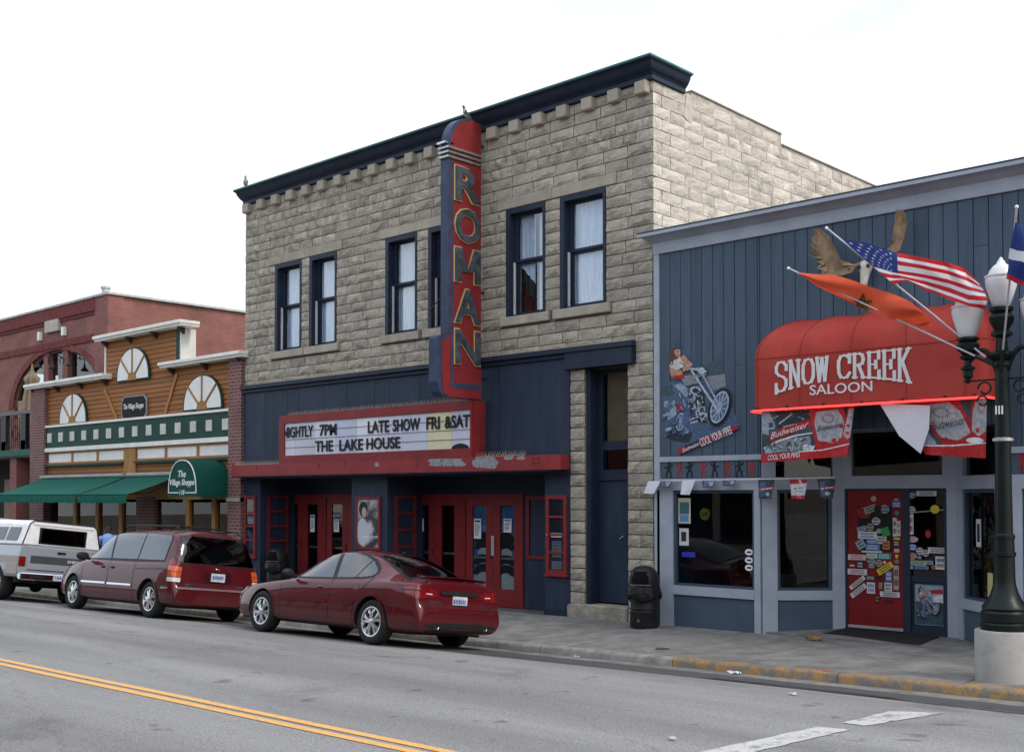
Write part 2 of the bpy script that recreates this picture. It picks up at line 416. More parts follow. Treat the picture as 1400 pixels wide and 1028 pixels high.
# painted lines
def strip(name, pts_l, pts_r, m, dz=.006):
    mb = MB(); n = len(pts_l)
    for a, b in zip(pts_l, pts_r):
        mb.v += [(a[0],a[1],road_z(*a)+dz), (b[0],b[1],road_z(*b)+dz)]
    for i in range(n-1): mb.f.append((2*i,2*i+1,2*i+3,2*i+2)); mb.m.append(0)
    return obj(name, mb, m, road)
for k, y in enumerate((-9.80, -9.965)):
    pl = [(-60+1.*i, y+.05+.006*math.sin(i*1.3)) for i in range(71)]; pr = [(a, b-.10-.004*math.sin(a)) for a,b in pl]
    strip('centre_line', pl, pr, M_YLINE)
def gpix(u, v, dz=0.):
    d = ray(u,v); p = CAM+d*.002
    for i in range(30):
        z = road_z(p.x, p.y)+dz; k = (z-CAM.z)/d.z; p = CAM+d*k
    return (p.x, p.y)
def quad_strip(name, a, b, n, m, jag):
    (l0,r0),(l1,r1) = a, b
    rnd = random.Random(3); L_=[]; R_=[]
    for i in range(n+1):
        t = i/n
        L_.append((l0[0]+(l1[0]-l0[0])*t+rnd.uniform(-jag,jag), l0[1]+(l1[1]-l0[1])*t)); R_.append((r0[0]+(r1[0]-r0[0])*t+rnd.uniform(-jag,jag), r0[1]+(r1[1]-r0[1])*t))
    strip(name, L_, R_, m)
quad_strip('stop_line', (gpix(1217,972.5), gpix(1292,974.5)), (gpix(1151,988), gpix(1182,992.5)), 10, M_WLINE, .012)
quad_strip('stop_line', (gpix(1119,994), gpix(1163,997.5)), (gpix(879,1046), gpix(962,1046)), 16, M_WLINE, .012)

# kerb stones
kerb = thing('kerb', (-10,-2.85,0), 'concrete kerb along the pavement', None); del kerb['label']; kerb['kind'] = 'structure'
x = -50.; i = 0
edges = []
while x < 4:
    w = 2.4 if x < -14.4 else 2.45
    edges.append((x, x+w)); x += w
for (a, b) in edges:
    yel = a > -10.4
    mb = MB(); n = 6
    rnd = random.Random(int(a*10))
    for i in range(n+1):
        xx = a+.006+(b-a-.012)*i/n
        z = curb_z(xx); g = road_z(xx,-2.95)-.05
        w_ = rnd.uniform(-.012,.008) if 0 < i < n else 0
        mb.v += [(xx,-2.97-.0,g),(xx,-2.955+w_,z-.035+w_),(xx,-2.93,z-.008),(xx,-2.89,z+w_*.3),(xx,-2.79,z)]
    for i in range(n):
        for j in range(4): mb.f.append((i*5+j,(i+1)*5+j,(i+1)*5+j+1,i*5+j+1)); mb.m.append(0)
    mb.f += [(0,1,2,3,4),(n*5+4,n*5+3,n*5+2,n*5+1,n*5)]; mb.m += [0,0]
    obj('kerb_stone', mb, M_YCURB if yel else M_CURB, kerb, smooth=50, label='worn yellow painted kerb length' if yel else None)
# concrete gutter pan
mb = sheet([-3.34,-2.96], lambda x,y: road_z(x,y)+.005, [-60+2*i for i in range(33)])
obj('gutter_pan', mb, mat('gutter_concrete', (.2,.195,.185), .9, var=.25, vs=3, bump=.3, bs=80, stain=.8, stc=(.06,.06,.06), sts=1.3), road)

# pavement slabs
pave = thing('pavement', (-10,-1.5,0), 'pavement', None); del pave['label']; pave['kind'] = 'structure'
rows = [(-2.78,-1.42),(-1.41,-.02)]
def slab(x0,x1,y0,y1,drop=0):
    mb = MB(); g=.006
    x0+=g;x1-=g;y0+=g;y1-=g
    rnd = random.Random(int(x0*100+y0*37)); t = rnd.uniform(-.003,.003)
    top=[(x0,y0),(x1,y0),(x1,y1),(x0,y1)]
    vs=[(a,b,walk_z(a,b)-.12) for a,b in top]+[(a,b,walk_z(a,b)-.006+t) for a,b in top]
    c=.008
    inn=[(x0+c,y0+c),(x1-c,y0+c),(x1-c,y1-c),(x0+c,y1-c)]
    vs+=[(a,b,walk_z(a,b)+t) for a,b in inn]
    fs=[(0,1,5,4),(1,2,6,5),(2,3,7,6),(3,0,4,7),(4,5,9,8),(5,6,10,9),(6,7,11,10),(7,4,8,11),(8,9,10,11)]
    obj('paving_slab', mb.add(vs,fs), M_WALK, pave)
x = -48.
while x < 2:
    for (y0,y1) in rows: slab(x, x+1.52, y0, y1)
    x += 1.53
# sheet under the joints
obj('pavement_bed', sheet([-2.8,-.01], lambda x,y: walk_z(x,y)-.02, [-60+2*i for i in range(33)]), mat('joint_grit', (.05,.048,.045), .95), pave)
# ------------------------------------------------------------------ stone theatre
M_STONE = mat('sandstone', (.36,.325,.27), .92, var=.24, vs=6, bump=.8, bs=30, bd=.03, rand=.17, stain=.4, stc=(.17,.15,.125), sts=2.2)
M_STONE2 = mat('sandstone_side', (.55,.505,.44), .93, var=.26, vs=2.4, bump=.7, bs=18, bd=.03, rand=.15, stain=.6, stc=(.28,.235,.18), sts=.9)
M_MORTAR = mat('mortar', (.13,.115,.095), .95, var=.15, vs=8, bump=.3, bs=80)
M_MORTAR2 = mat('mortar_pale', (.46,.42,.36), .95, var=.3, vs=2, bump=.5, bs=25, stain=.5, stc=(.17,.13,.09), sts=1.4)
M_DRESS = mat('dressed_stone', (.36,.32,.265), .9, var=.12, vs=4, bump=.3, bs=50, rand=.06, stain=.3, stc=(.2,.18,.15), sts=3)
M_TBLUE = mat('theatre_blue_paint', (.022,.034,.062), .55, var=.12, vs=2, bump=.12, bs=40, stain=.45, stc=(.045,.055,.075), sts=2, rand=.1, stretch=(2.5,2.5,.5))
M_TBLUE2 = mat('theatre_blue_trim', (.018,.027,.048), .5, var=.15, vs=3, bump=.1, bs=40)
M_TRED = mat('theatre_red_paint', (.205,.024,.027), .45, var=.12, vs=2.5, bump=.1, bs=50, stain=.2, stc=(.16,.03,.035), sts=2)
M_DARK = mat('dark_interior', (.012,.012,.013), .9, var=.2, vs=2, bump=0)
M_GLASS = glass('window_glass', (.9,.94,.98), 2.2)
M_DGLASS = glass('door_glass', (.8,.83,.83), 1.5)
M_CURT = mat('net_curtain', (.70,.77,.85), .9, var=.15, vs=6, bump=.5, bs=12, bd=.05, stretch=(6,6,.5))
M_SILVER = mat('aluminium', (.55,.56,.57), .35, metal=.9, var=.1, bump=.05)
M_PAPER = mat('paper_white', (.78,.80,.82), .8, var=.06, bump=0)
M_INK = flat('printed_ink', (.03,.03,.035), .7)
M_INKB = flat('printed_blue_ink', (.06,.1,.28), .7)

TX0, TX1 = -23.97, -11.55
th = thing('theatre_building', (-17.8, 3, 0), 'two storey rough sandstone theatre with dark blue cornice and blue ground floor', 'theatre building')
WIN = [(-22.70,-21.65),(-21.34,-20.33),(-18.63,-17.62),(-17.27,-16.26),(-15.04,-14.03),(-13.66,-12.58)]
WZ0, WZ1 = 5.74, 7.84
DEEP = 17.
# core walls
mb = MB()
xs = [TX0] + [e for w in WIN for e in w] + [TX1]
for i in range(len(xs)-1):
    a, b = xs[i], xs[i+1]
    if i % 2 == 0: mb.box(a, b, .0, .35, 4.6, 9.8)
    else: mb.box(a, b, .0, .35, 4.6, WZ0-.02); mb.box(a, b, .0, .35, WZ1+.02, 9.8)
mb.box(TX0, TX0+.35, .35, DEEP, -.3, 8.6)
mb.box(-13.42, -13.08, .03, .62, -.3, 4.6); mb.box(-12.10, TX1, .0, .62, -.3, 4.6)
obj('wall_core', mb, M_MORTAR, th)
# side wall with its sloping, stepped coping
p0 = atx(945,125,TX1); p1 = atx(1068,184,TX1); p2 = atx(1070,199,TX1); p3 = atx(1190,252,TX1)
sl = (p3.z-p2.z)/(p3.y-p2.y)
TOP = [(.95,9.55),(p0.y,9.55),(p0.y,p0.z),(p1.y,p1.z),(p1.y+.01,p2.z),(p3.y,p3.z),(DEEP,p3.z+sl*(DEEP-p3.y))]
def top_at(y):
    for (y0,z0),(y1,z1) in zip(TOP, TOP[1:]):
        if y0 <= y <= y1 and y1 > y0: return z0+(z1-z0)*(y-y0)/(y1-y0)
    return 9.5
prof = [(TX1-.002, .62, -.3)] + [(TX1-.002, y, z) for y, z in [(.62,9.5)]+TOP] + [(TX1-.002, DEEP, -.3)]
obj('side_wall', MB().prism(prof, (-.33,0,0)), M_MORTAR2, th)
mb = MB()   # thin coping along the wall head
for (y0,z0),(y1,z1) in zip(TOP[2:], TOP[3:]):
    if y1-y0 < .05: continue
    mb.prism([(TX1+.02,y0,z0-.01),(TX1+.02,y1,z1-.01),(TX1+.02,y1,z1+.02),(TX1+.02,y0,z0+.02)], (-.4,0,0))
obj('coping', mb, mat('coping_stone', (.25,.22,.18), .9, var=.2), th)
obj('parapet_stub', MB().prism([(TX1+.015,.93,9.1),(TX1+.015,p0.y,9.0),(TX1+.015,p0.y,9.42),(TX1+.015,p0.y-.12,9.56),(TX1+.015,1.0,9.5)], (-.35,0,0)), M_MORTAR2, th)
w_ = [(1.0,9.0),(1.25,9.1),(1.5,8.7),(1.42,8.2),(1.55,7.7),(1.35,7.2),(1.15,6.9),(1.05,7.4),(.9,7.9),(1.0,8.5)]
obj('soot_streak', MB().prism([(TX1+.032,y,z) for y,z in w_], (-.02,0,0)), mat('soot_stone', (.30,.245,.18), .95, var=.35, vs=5, bump=.6, bs=25, stain=.7, stc=(.17,.13,.09), sts=4), th) if False else None
bx('roof', TX0+.3, TX1-.3, .3, DEEP, 8.2, 8.3, mat('roof_felt',(.08,.08,.08),.9), th)
bx('back_wall', TX0, TX1-.02, DEEP, DEEP+.3, -.3, 7, M_MORTAR, th)
bx('interior_screen', TX0+.4, TX1-.4, 1.5, 1.6, 0, 8.1, M_DARK, th)
bx('upper_floor', TX0+.4, TX1-.4, .62, 1.5, 4.55, 4.6, M_DARK, th)

# --- rock faced stones
def stone_mesh(name, m, seed, W=.52, H=.2, bul=.05, ring=.018, gx=.968, gz=.925):
    rnd = random.Random(seed); mb = MB(); nx, nzs = 5, 4
    g = {}
    for j in range(nzs):
        for i in range(nx):
            x = -W/2+W*i/(nx-1); z = -H/2+H*j/(nzs-1)
            edge = i in (0,nx-1) or j in (0,nzs-1)
            if edge: y = -ring+rnd.uniform(-.006,.006); x *= gx; z *= gz; x += rnd.uniform(-.004,.004); z += rnd.uniform(-.004,.004)
            else: y = -ring-bul*rnd.uniform(.35,1.); x += rnd.uniform(-.03,.03); z += rnd.uniform(-.012,.012)
            g[i,j] = len(mb.v); mb.v.append((x,y,z))
    for j in range(nzs-1):
        for i in range(nx-1):
            mb.f.append((g[i,j],g[i+1,j],g[i+1,j+1],g[i,j+1]))
    ringv = [g[i,0] for i in range(nx)]+[g[nx-1,j] for j in range(1,nzs)]+[g[i,nzs-1] for i in range(nx-2,-1,-1)]+[g[0,j] for j in range(nzs-2,0,-1)]
    back = []
    for k in ringv: p = mb.v[k]; back.append(len(mb.v)); mb.v.append((p[0],.01,p[2]))
    n = len(ringv)
    for k in range(n): mb.f.append((ringv[k], ringv[(k+1)%n], back[(k+1)%n], back[k]))
    mb.m = [0]*len(mb.f)
    return mk_mesh(name, mb, m)
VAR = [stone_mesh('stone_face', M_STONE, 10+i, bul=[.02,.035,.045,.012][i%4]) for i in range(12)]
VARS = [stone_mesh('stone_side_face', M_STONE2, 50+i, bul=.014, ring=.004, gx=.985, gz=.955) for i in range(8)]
stones = []   # (centre, width, height, side?)
def course(x0, x1, z, h, rnd, small=False):
    x = x0
    while x < x1-.02:
        w = rnd.uniform(.24,.34) if small else rnd.choice([.36,.44,.5,.54,.58,.62])
        if x1-(x+w) < .22: w = x1-x
        if w > .8: w = w/2
        stones.append((Vector((x+w/2, 0, z+h/2)), w, h, False)); x += w
rnd = random.Random(5)
H = .21
for k in range(-3, 18):
    z = WZ0+k*H; h = H
    small = k in (13, 14) 
    if k == 17: h = 9.5-z
    if k in range(0, 10):
        segs = [(xs[i], xs[i+1]) for i in range(0, len(xs), 2)]
    elif k == 10 or k == -1:      # lintel / sill course
        segs = [(TX0,-22.95),(-20.12,-18.85),(-16.0,-15.26),(-12.33,TX1)]
        if k == -1: segs = [(TX0,-22.85),(-20.2,-18.75),(-16.1,-15.16),(-12.45,TX1)]
    else: segs = [(TX0,TX1)]
    for a, b in segs: course(a, b, z, h, rnd, small)
course(TX0, TX1, 4.98, .13, rnd)
for k in range(0, 20):            # piers either side of the stair door
    z = .33+k*.2135
    course(-13.42, -13.08, z, .2135, rnd)
    if k % 2: course(-12.10, -11.83, z, .2135, rnd); course(-11.83, TX1, z, .2135, rnd)
    else: course(-12.10, TX1, z, .2135, rnd)
course(-12.10, TX1, -.02, .35, rnd); course(-11.92, TX1, 4.6, .19, rnd); course(-11.92, TX1, 4.79, .19, rnd)
# side wall
for (ya, yb) in ((0,.3),(.3,.93)): stones.append((Vector((TX1,(ya+yb)/2,9.41)), (yb-ya), .18, True))
for k in range(-3, 20):
    z = WZ0+k*H; y = 0.
    q = .52 if k % 2 else .26
    first = True
    while y < 13.6:
        w = q if first else rnd.choice([.42,.5,.55,.6,.7]); first = False
        c = y+w/2
        if z+H < min(top_at(y), top_at(y+w))+.02 and z < 9.4 and not (z > 9.3 and y < .95):
            stones.append((Vector((TX1, c, z+H/2)), w*.985, H, True))
        y += w
def area(s):
    c, w, h, side = s
    d = Vector((0,w/2,0)) if side else Vector((w/2,0,0))
    a = pix(c-d); b = pix(c+d); t = pix(c+Vector((0,0,h/2))); q = pix(c-Vector((0,0,h/2)))
    if not(-10 < (a[0]+b[0])/2 < 1410): return 0
    if side and c.z < 6.9-.42*c.y*.0+0 and t[1] > 318-.19*(t[0]-882): return 0   # behind the saloon's false front
    return abs(a[0]-b[0])*abs(t[1]-q[1])
stones.sort(key=area, reverse=True)
rest = MB(); rnd = random.Random(9)
front_stones = [s for s in stones if not s[3]]
for n, (c, w, h, side) in enumerate(stones):
    me = rnd.choice(VARS if side else VAR)
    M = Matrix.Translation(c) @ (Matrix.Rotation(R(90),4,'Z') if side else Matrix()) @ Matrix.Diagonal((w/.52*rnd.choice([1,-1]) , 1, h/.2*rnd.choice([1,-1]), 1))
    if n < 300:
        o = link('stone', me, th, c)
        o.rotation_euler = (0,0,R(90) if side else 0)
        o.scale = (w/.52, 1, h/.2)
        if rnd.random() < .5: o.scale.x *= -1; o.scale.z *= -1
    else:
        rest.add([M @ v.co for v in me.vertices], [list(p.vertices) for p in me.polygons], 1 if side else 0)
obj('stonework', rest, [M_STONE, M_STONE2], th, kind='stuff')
# sills and lintels
for a, b in ((-22.95,-21.50),(-21.50,-20.12),(-18.85,-17.44),(-17.44,-16.0),(-15.26,-13.85),(-13.85,-12.33)):
    bx('lintel', a+.004, b-.004, -.045, .02, WZ1+.005, WZ1+.207, M_DRESS, th, bevel=.008)
for a, b in ((-22.82,-21.52),(-21.48,-20.22),(-18.75,-17.5),(-17.40,-16.14),(-15.16,-13.92),(-13.80,-12.47)):
    bx('sill', a, b, -.09, .06, WZ0-.175, WZ0-.004, M_DRESS, th, bevel=.012)
# corbels and cornice
x = TX0+.16; n = 21; step = (TX1-.17-TX0-.16)/(n-1)
cm = MB().box(-.125,.125,-.15,.0,-.11,.12); cme = mk_mesh('corbel', cm, M_DRESS, bevel=.018)
for k in range(n): link('corbel', cme, th, (x+k*step, -.01, 9.385))
def sweep_corner(prof, m, name, x0, x1, yend, smooth=35):
    """profile (out, z) swept along the front, round the right corner and a short way back"""
    path = [((x0, 0), (-1,-1)), ((x1, 0), (1,-1)), ((x1, yend), (1, 0))]
    mb = MB(); k = len(prof)
    for i, ((px,py),(ox,oy)) in enumerate(path):
        for (o_, z) in prof:
            if i == 0: mb.v.append((px-o_*(.15 if o_ > 0 else 1), py-o_, z))
            elif i == 1: mb.v.append((px+o_*(.58 if o_ > 0 else 1), py-o_, z))
            else: mb.v.append((px+o_*(.58 if o_ > 0 else 1), py, z))
    for i in range(2):
        for j in range(k-1): mb.f.append((i*k+j,(i+1)*k+j,(i+1)*k+j+1,i*k+j+1))
    mb.f += [tuple(range(k)), tuple(range(3*k-1,2*k-1,-1))]; mb.m = [0]*len(mb.f)
    return obj(name, mb, m, th, smooth=smooth)
sweep_corner([(-.3,9.5),(.06,9.5),(.09,9.51),(.09,9.585),(.12,9.6),(.13,9.615),(.15,9.62),(.20,9.66),(.255,9.715),(.275,9.76),(.29,9.775),(.345,9.785),(.345,9.80),(-.3,9.80)], M_TBLUE2, 'cornice', TX0, TX1, .93)
sweep_corner([(-.3,9.803),(.36,9.803),(.36,9.835),(-.3,9.85)], mat('cornice_flashing', (.05,.16,.17), .4, metal=.3), 'cornice_flashing', TX0, TX1, .95)
# --- upper windows
def sash_window(a, b, z0, z1, curt):
    w = obj('window', MB().box(a,a+.1,-.03,.3,z0,z1).box(b-.06,b,-.03,.3,z0,z1).box(a+.1,b-.06,-.03,.3,z1-.1,z1).box(a+.1,b-.06,.05,.3,z0,z0+.05), M_TBLUE2, th)
    zm = (z0+z1)/2+.02
    for (p, q, y) in ((z0+.05, zm, .17), (zm, z1-.1, .13)):
        s = obj('sash', MB().box(a+.1,a+.17,y,y+.04,p,q).box(b-.12,b-.06,y,y+.04,p,q).box(a+.17,b-.12,y,y+.04,p,p+.05).box(a+.17,b-.12,y,y+.04,q-.05,q), M_TBLUE2, w)
        bx('pane', a+.165, b-.115, y+.015, y+.02, p+.045, q-.045, M_GLASS, w)
    bx('sash_channel', a+.1, a+.125, .08, .125, z0+.05, zm, mat('white_channel',(.6,.6,.6),.5), w)
    if curt:
        for (ca, cb, za, zb) in curt:
            mb = MB(); n = 26
            for i in range(n+1):
                t = i/n; x = a+.12+(b-a-.2)*(ca+(cb-ca)*t)
                y = .255+.02*math.sin(t*23)+.015*math.sin(t*57)
                tt = za+(zb-za)*t
                mb.v += [(x,y,z1-.05),(x,y+.005*math.sin(t*9),z0+(z1-z0)*tt)]
            for i in range(n): mb.f.append((2*i,2*i+2,2*i+3,2*i+1)); mb.m.append(0)
            obj('curtain', mb, M_CURT, w, smooth=True)
    return w
CUR = [[(0,1,.02,.02)],[(0,1,.02,.02)],[(.0,1,.02,.02)],[(0,1,.02,.02)],[(.0,.5,.5,.3),(.62,1,.02,.02)],[(0,1,.02,.02)]]
for (a, b), c in zip(WIN, CUR): sash_window(a, b, WZ0, WZ1, c)
bx('window_pennant', -13.05, -12.85, .31, .315, 7.1, 7.5, flat('pink_cloth',(.55,.2,.28)), th)
# --- blue ledge above the ground floor with its bird spikes
obj('ledge', MB().box(TX0,-11.90,-.16,-.04,4.90,5.0).box(TX0,-13.45,-.09,-.04,4.82,4.90), M_TBLUE2, th, bevel=.01)
obj('door_header', MB().box(-13.46,-11.93,-.13,.1,4.62,4.895).box(-13.48,-11.91,-.15,.1,4.60,4.65), M_TBLUE2, th)
def spikes(name, x0, x1, y, z, parent, step=.045, lean=.05):
    mb = MB(); r = random.Random(1); x = x0
    mb.box(x0, x1, y-.02, y+.02, z, z+.01)
    while x < x1:
        for s in (-1,1):
            b_ = Vector((x+r.uniform(-.01,.01), y, z+.005)); t = b_+Vector((r.uniform(-.02,.02), s*lean, .11))
            mb.add([b_+Vector((-.005,0,0)),b_+Vector((.005,0,0)),b_+Vector((0,.006,0)),t], [(0,1,3),(1,2,3),(2,0,3)])
        x += step
    return obj(name, mb, mat('spike_strip', (.52,.47,.34), .5), parent)
spikes('bird_spikes', TX0+.3, -11.97, -.10, 5.0, th)
# --- blue fascia panels
seams = [TX0] + [at(u, 560, -.03).x for u in (363,393,409,442,475,512,533,574)] + [-16.4,-15.2,-13.42]
for a, b in zip(seams, seams[1:]): bx('fascia_panel', a+.006, b-.006, -.035, .03, 2.70, 4.83, M_TBLUE, th)
bx('fascia_backing', TX0, -13.42, .03, .1, 2.7, 4.9, M_TBLUE2, th)
# --- entrance
FL = .0
EY = 1.0
for (a, b) in ((TX0,-23.30),(-19.78,-18.57),(-14.06,-13.425)):
    bx('pilaster', a, b, .0, EY+.1, -.1, 2.78, M_TBLUE, th)
    bx('plinth', a-.01, b+.01, -.025, .02, -.1, .18, M_TBLUE2, th)
bx('soffit', TX0, -13.425, .05, EY+.1, 2.72, 2.78, M_TBLUE2, th)
bx('entrance_floor', TX0, -13.425, -.01, 1.5, -.2, FL, mat('entrance_tile',(.16,.14,.13),.7), th)
bx('transom_wall', TX0, -13.425, EY, EY+.1, 2.3, 2.72, M_TBLUE2, th)
bx('entrance_wall', -15.5, -13.6, EY, EY+.1, FL, 2.3, M_TBLUE, th)
bx('entrance_wall', -20.3, -19.05, EY, EY+.1, FL, 2.3, M_TBLUE, th)
bx('entrance_wall', -23.97, -23.85, EY, EY+.1, FL, 2.3, M_TBLUE, th)
def dframe(name, x0, x1, y0, y1, z0, z1, l, r, t, b_, m, parent, **k):
    return obj(name, MB().box(x0,x0+l,y0,y1,z0,z1).box(x1-r,x1,y0,y1,z0,z1).box(x0+l,x1-r,y0,y1,z1-t,z1).box(x0+l,x1-r,y0,y1,z0,z0+b_), m, parent, **k)
def sheet_paper(parent, x0, x1, z0, z1, y, name='notice', lines=6, m=None):
    s = bx(name, x0, x1, y, y+.003, z0, z1, m or M_PAPER, parent)
    mb = MB(); r = random.Random(int(x0*100)); h = (z1-z0)
    mb.box(x0+.02, x1-.02, y-.0025, y-.001, z1-.18*h, z1-.07*h, 1)
    for i in range(lines):
        zz = z1-h*(.3+.6*i/lines); mb.box(x0+.02+r.uniform(0,.02), x1-.02-r.uniform(0,.06), y-.0025, y-.001, zz-.02*h, zz+.02*h, 0)
    obj('print', mb, [M_INK, M_INKB], s if parent is None else parent)
    return s
def double_door(x0, x1, poster=False, notes=()):
    fr = dframe('door_frame', x0, x1, EY-.02, EY+.08, FL, 2.33, .07,.07,.08,0, M_TRED, th)
    xm = (x0+x1)/2
    for k, (a, b) in enumerate(((x0+.075, xm-.004), (xm+.004, x1-.075))):
        lf = dframe('door', a, b, EY+.01, EY+.055, FL+.01, 2.245, .2,.2,.16,.36, M_TRED, th)
        bx('door_pane', a+.195, b-.195, EY+.028, EY+.034, FL+.36, 2.09, M_DGLASS, lf)
        bx('door_bar', a+.2, b-.2, EY+.075, EY+.1, 1.02, 1.07, M_SILVER, lf)
        if k == 0: bx('door_lock', b-.06, b-.035, EY-.005, EY+.01, .98, 1.16, flat('black_iron',(.02,.02,.02)), lf)
        if poster:
            ps = bx('window_poster', a+.2, b-.2, EY+.05, EY+.055, FL+.37, 2.08, mat('poster_blue',(.06,.24,.62),.6,var=.3,vs=1.5,bump=0), lf)
            mb = MB(); aa, bb = a+.2, b-.2; cx = aa+(.75 if k == 0 else .35)*(bb-aa)
            for q, (zc, r1) in enumerate(((1.32,.27),(1.17,.26),(.85,.27),(.65,.28))):
                for (ro, mi) in ((r1,0),(r1*.66,1)):
                    pts = []
                    for i in range(13):
                        t = math.pi*i/12; px = min(max(cx+ro*1.05*math.cos(t), aa), bb); pts.append((px, EY+.046-.001*q-.0005*mi, zc+ro*math.sin(t)*.8-(.1 if mi else 0)))
                    mb.poly(pts, mi)
            mb.box(aa, bb, EY+.04, EY+.0415, FL+.37, .62, 1); mb.box(aa, bb, EY+.038, EY+.0395, .98, 1.02, 2)
            obj('poster_print', mb, [M_INK, mat('poster_grey',(.5,.53,.57),.7,var=.1,bump=0), flat('poster_mid',(.22,.24,.27))], lf)
    for (u, s, zc, hh) in notes: sheet_paper(th, u-.11*s, u+.11*s, zc-hh/2, zc+hh/2, EY+.012)
    return fr
double_door(-23.84,-22.08, notes=((-22.56,.8,1.62,.42),))
double_door(-22.07,-20.31, notes=((-21.62,.9,1.58,.3),))
double_door(-19.04,-17.28, notes=((-18.64,1.,1.65,.28),))
double_door(-17.27,-15.52, True, notes=((-16.85,.95,1.6,.42),(-15.98,1.,1.68,.28)))
bx('push_plate', -16.43, -16.35, EY-.01, EY+.008, 1.05, 1.46, mat('steel_plate',(.6,.6,.6),.3,metal=.6), th)
def show_case(x0, x1, z0, z1, y, n=4, fw=.07, inner=None):
    c = dframe('display_case', x0, x1, y-.045, y+.0, z0, z1, fw, fw, fw, fw, M_TRED, th)
    h = (z1-z0-2*fw)/n
    for i in range(1, n): bx('case_rail', x0+fw, x1-fw, y-.04, y-.0, z0+fw+h*i-.02, z0+fw+h*i+.02, M_TRED, c)
    for i in range(n): bx('case_pane', x0+fw, x1-fw, y-.02, y-.016, z0+fw+h*i+.02, z0+fw+h*(i+1)-.02, M_DGLASS, c)
    bx('case_back', x0+fw, x1-fw, y-.012, y-.004, z0+fw, z1-fw, inner or mat('case_felt',(.03,.035,.045),.8), c)
    bx('case_sill', x0-.02, x1+.02, y-.065, y+.0, z0-.04, z0+.001, M_TRED, c)
    return c
show_case(-23.93, -23.45, .80, 2.3, -.002)
c = show_case(-14.0, -13.5, .84, 2.3, -.002)
bx('case_label', -13.88, -13.62, -.035, -.02, 1.52, 1.6, mat('label_grey',(.35,.37,.4),.6), c)
bx('case_knob', -13.97, -13.95, -.07, -.045, 1.55, 1.58, M_SILVER, c)
for (z0,z1) in ((1.15,1.45),(.93,1.08)): sheet_paper(th, -13.87, -13.64, z0, z1, -.0185, 'case_card', 3, mat('card_grey',(.12,.13,.15),.8))
sheet_paper(th, -23.8, -23.55, 1.6, 1.78, -.0185, 'case_card', 2, mat('card_blue',(.22,.27,.32),.8))
# cases on the reveals facing +X
def side_case(x, y0, y1, z0, z1):
    mb = MB()
    mb.box(x, x+.04, y0, y0+.06, z0, z1).box(x, x+.04, y1-.06, y1, z0, z1)
    n = 4
    for i in range(n+1):
        z = z0+(z1-z0-.05)*i/n; mb.box(x, x+.04, y0+.06, y1-.06, z, z+.05)
    obj('display_case', mb, M_TRED, th)
side_case(-23.3, .2, .8, .8, 2.3); side_case(-18.57, .2, .8, .8, 2.3)
# frame on the entrance wall at the right
dframe('poster_frame', -15.42, -14.5, EY-.03, EY+.0, 1.02, 2.28, .07,.07,.07,.07, M_TRED, th)
# film poster on the middle pilaster
pf = dframe('poster_frame', -19.62, -18.78, -.04, .0, 1.12, 2.27, .06,.06,.06,.06, M_TRED, th)
def grey_poster():
    m, t, b = nt('film_poster'); N = t.nodes.new; L = t.links.new
    tc_ = N('ShaderNodeTexCoord'); n = N('ShaderNodeTexNoise'); n.inputs['Scale'].default_value = 2.6; n.inputs['Detail'].default_value = 5; L(tc_.outputs['Object'], n.inputs['Vector'])
    r = N('ShaderNodeValToRGB'); r.color_ramp.elements[0].position = .42; r.color_ramp.elements[0].color = (.03,.03,.035,1); r.color_ramp.elements[1].position = .6; r.color_ramp.elements[1].color = (.5,.52,.55,1)
    L(n.outputs[0], r.inputs[0]); L(r.outputs[0], b.inputs['Base Color']); b.inputs['Roughness'].default_value = .35
    return m
pp = bx('film_poster', -19.56, -18.84, -.015, -.005, 1.18, 2.21, grey_poster(), pf)
mb = MB()
def disc(mb, cx, cz, rx, rz, y, mi=0, n=16, a0=0, a1=2*math.pi):
    mb.poly([(cx+rx*math.cos(a0+(a1-a0)*i/n), y, cz+rz*math.sin(a0+(a1-a0)*i/n)) for i in range(n if a1-a0 > 6.2 else n+1)], mi)
disc(mb, -19.36, 2.0, .15, .17, -.017, 0); disc(mb, -19.33, 1.93, .08, .11, -.0185, 1); disc(mb, -19.38, 1.5, .2, .3, -.018, 2)
obj('print', mb, [M_INK, flat('poster_face',(.45,.36,.31)), flat('poster_pale',(.5,.52,.55))], pf)
obj('print', put(fit_text('LAKE HOUSE', .5, .05, depth=.002), (-19.1,-.019,1.4)), M_PAPER, pf)
# --- stair door
obj('door_reveal', MB().box(-13.08,-13.0,.05,.4,.33,4.6).box(-12.16,-12.1,.05,.4,.33,4.6), M_TBLUE2, th)
DY = .3
dd = bx('stair_door', -13.0, -12.16, DY, DY+.05, .36, 2.57, M_TBLUE, th)
obj('door_lock', MB().ball((-12.45,DY-.02,1.55),.02).ball((-12.5,DY-.02,1.52),.015), M_SILVER, dd)
bx('transom_bar', -13.0, -12.16, DY-.04, DY+.06, 2.57, 2.68, M_TBLUE2, th)
for (z0,z1,nm) in ((2.68,3.2,'transom_window'),(3.2,4.6,'transom_window')):
    w = dframe(nm, -13.0, -12.16, DY-.01, DY+.05, z0, z1, .1,.02,.08,.08, M_TBLUE2, th)
    bx('pane', -12.9, -12.18, DY+.01, DY+.015, z0+.08, z1-.08, M_DGLASS, w)
bx('transom_blind', -12.9, -12.16, DY+.12, DY+.13, 3.25, 4.55, mat('tan_blind',(.26,.21,.14),.9), th)
obj('doorstep', MB().box(-13.42,-12.11,-.06,.4,-.05,.33), M_STONE, th, bevel=.02)
bx('foot_block', -13.5, -13.1, -.04, .05, -.05, .3, M_STONE, th, bevel=.02)

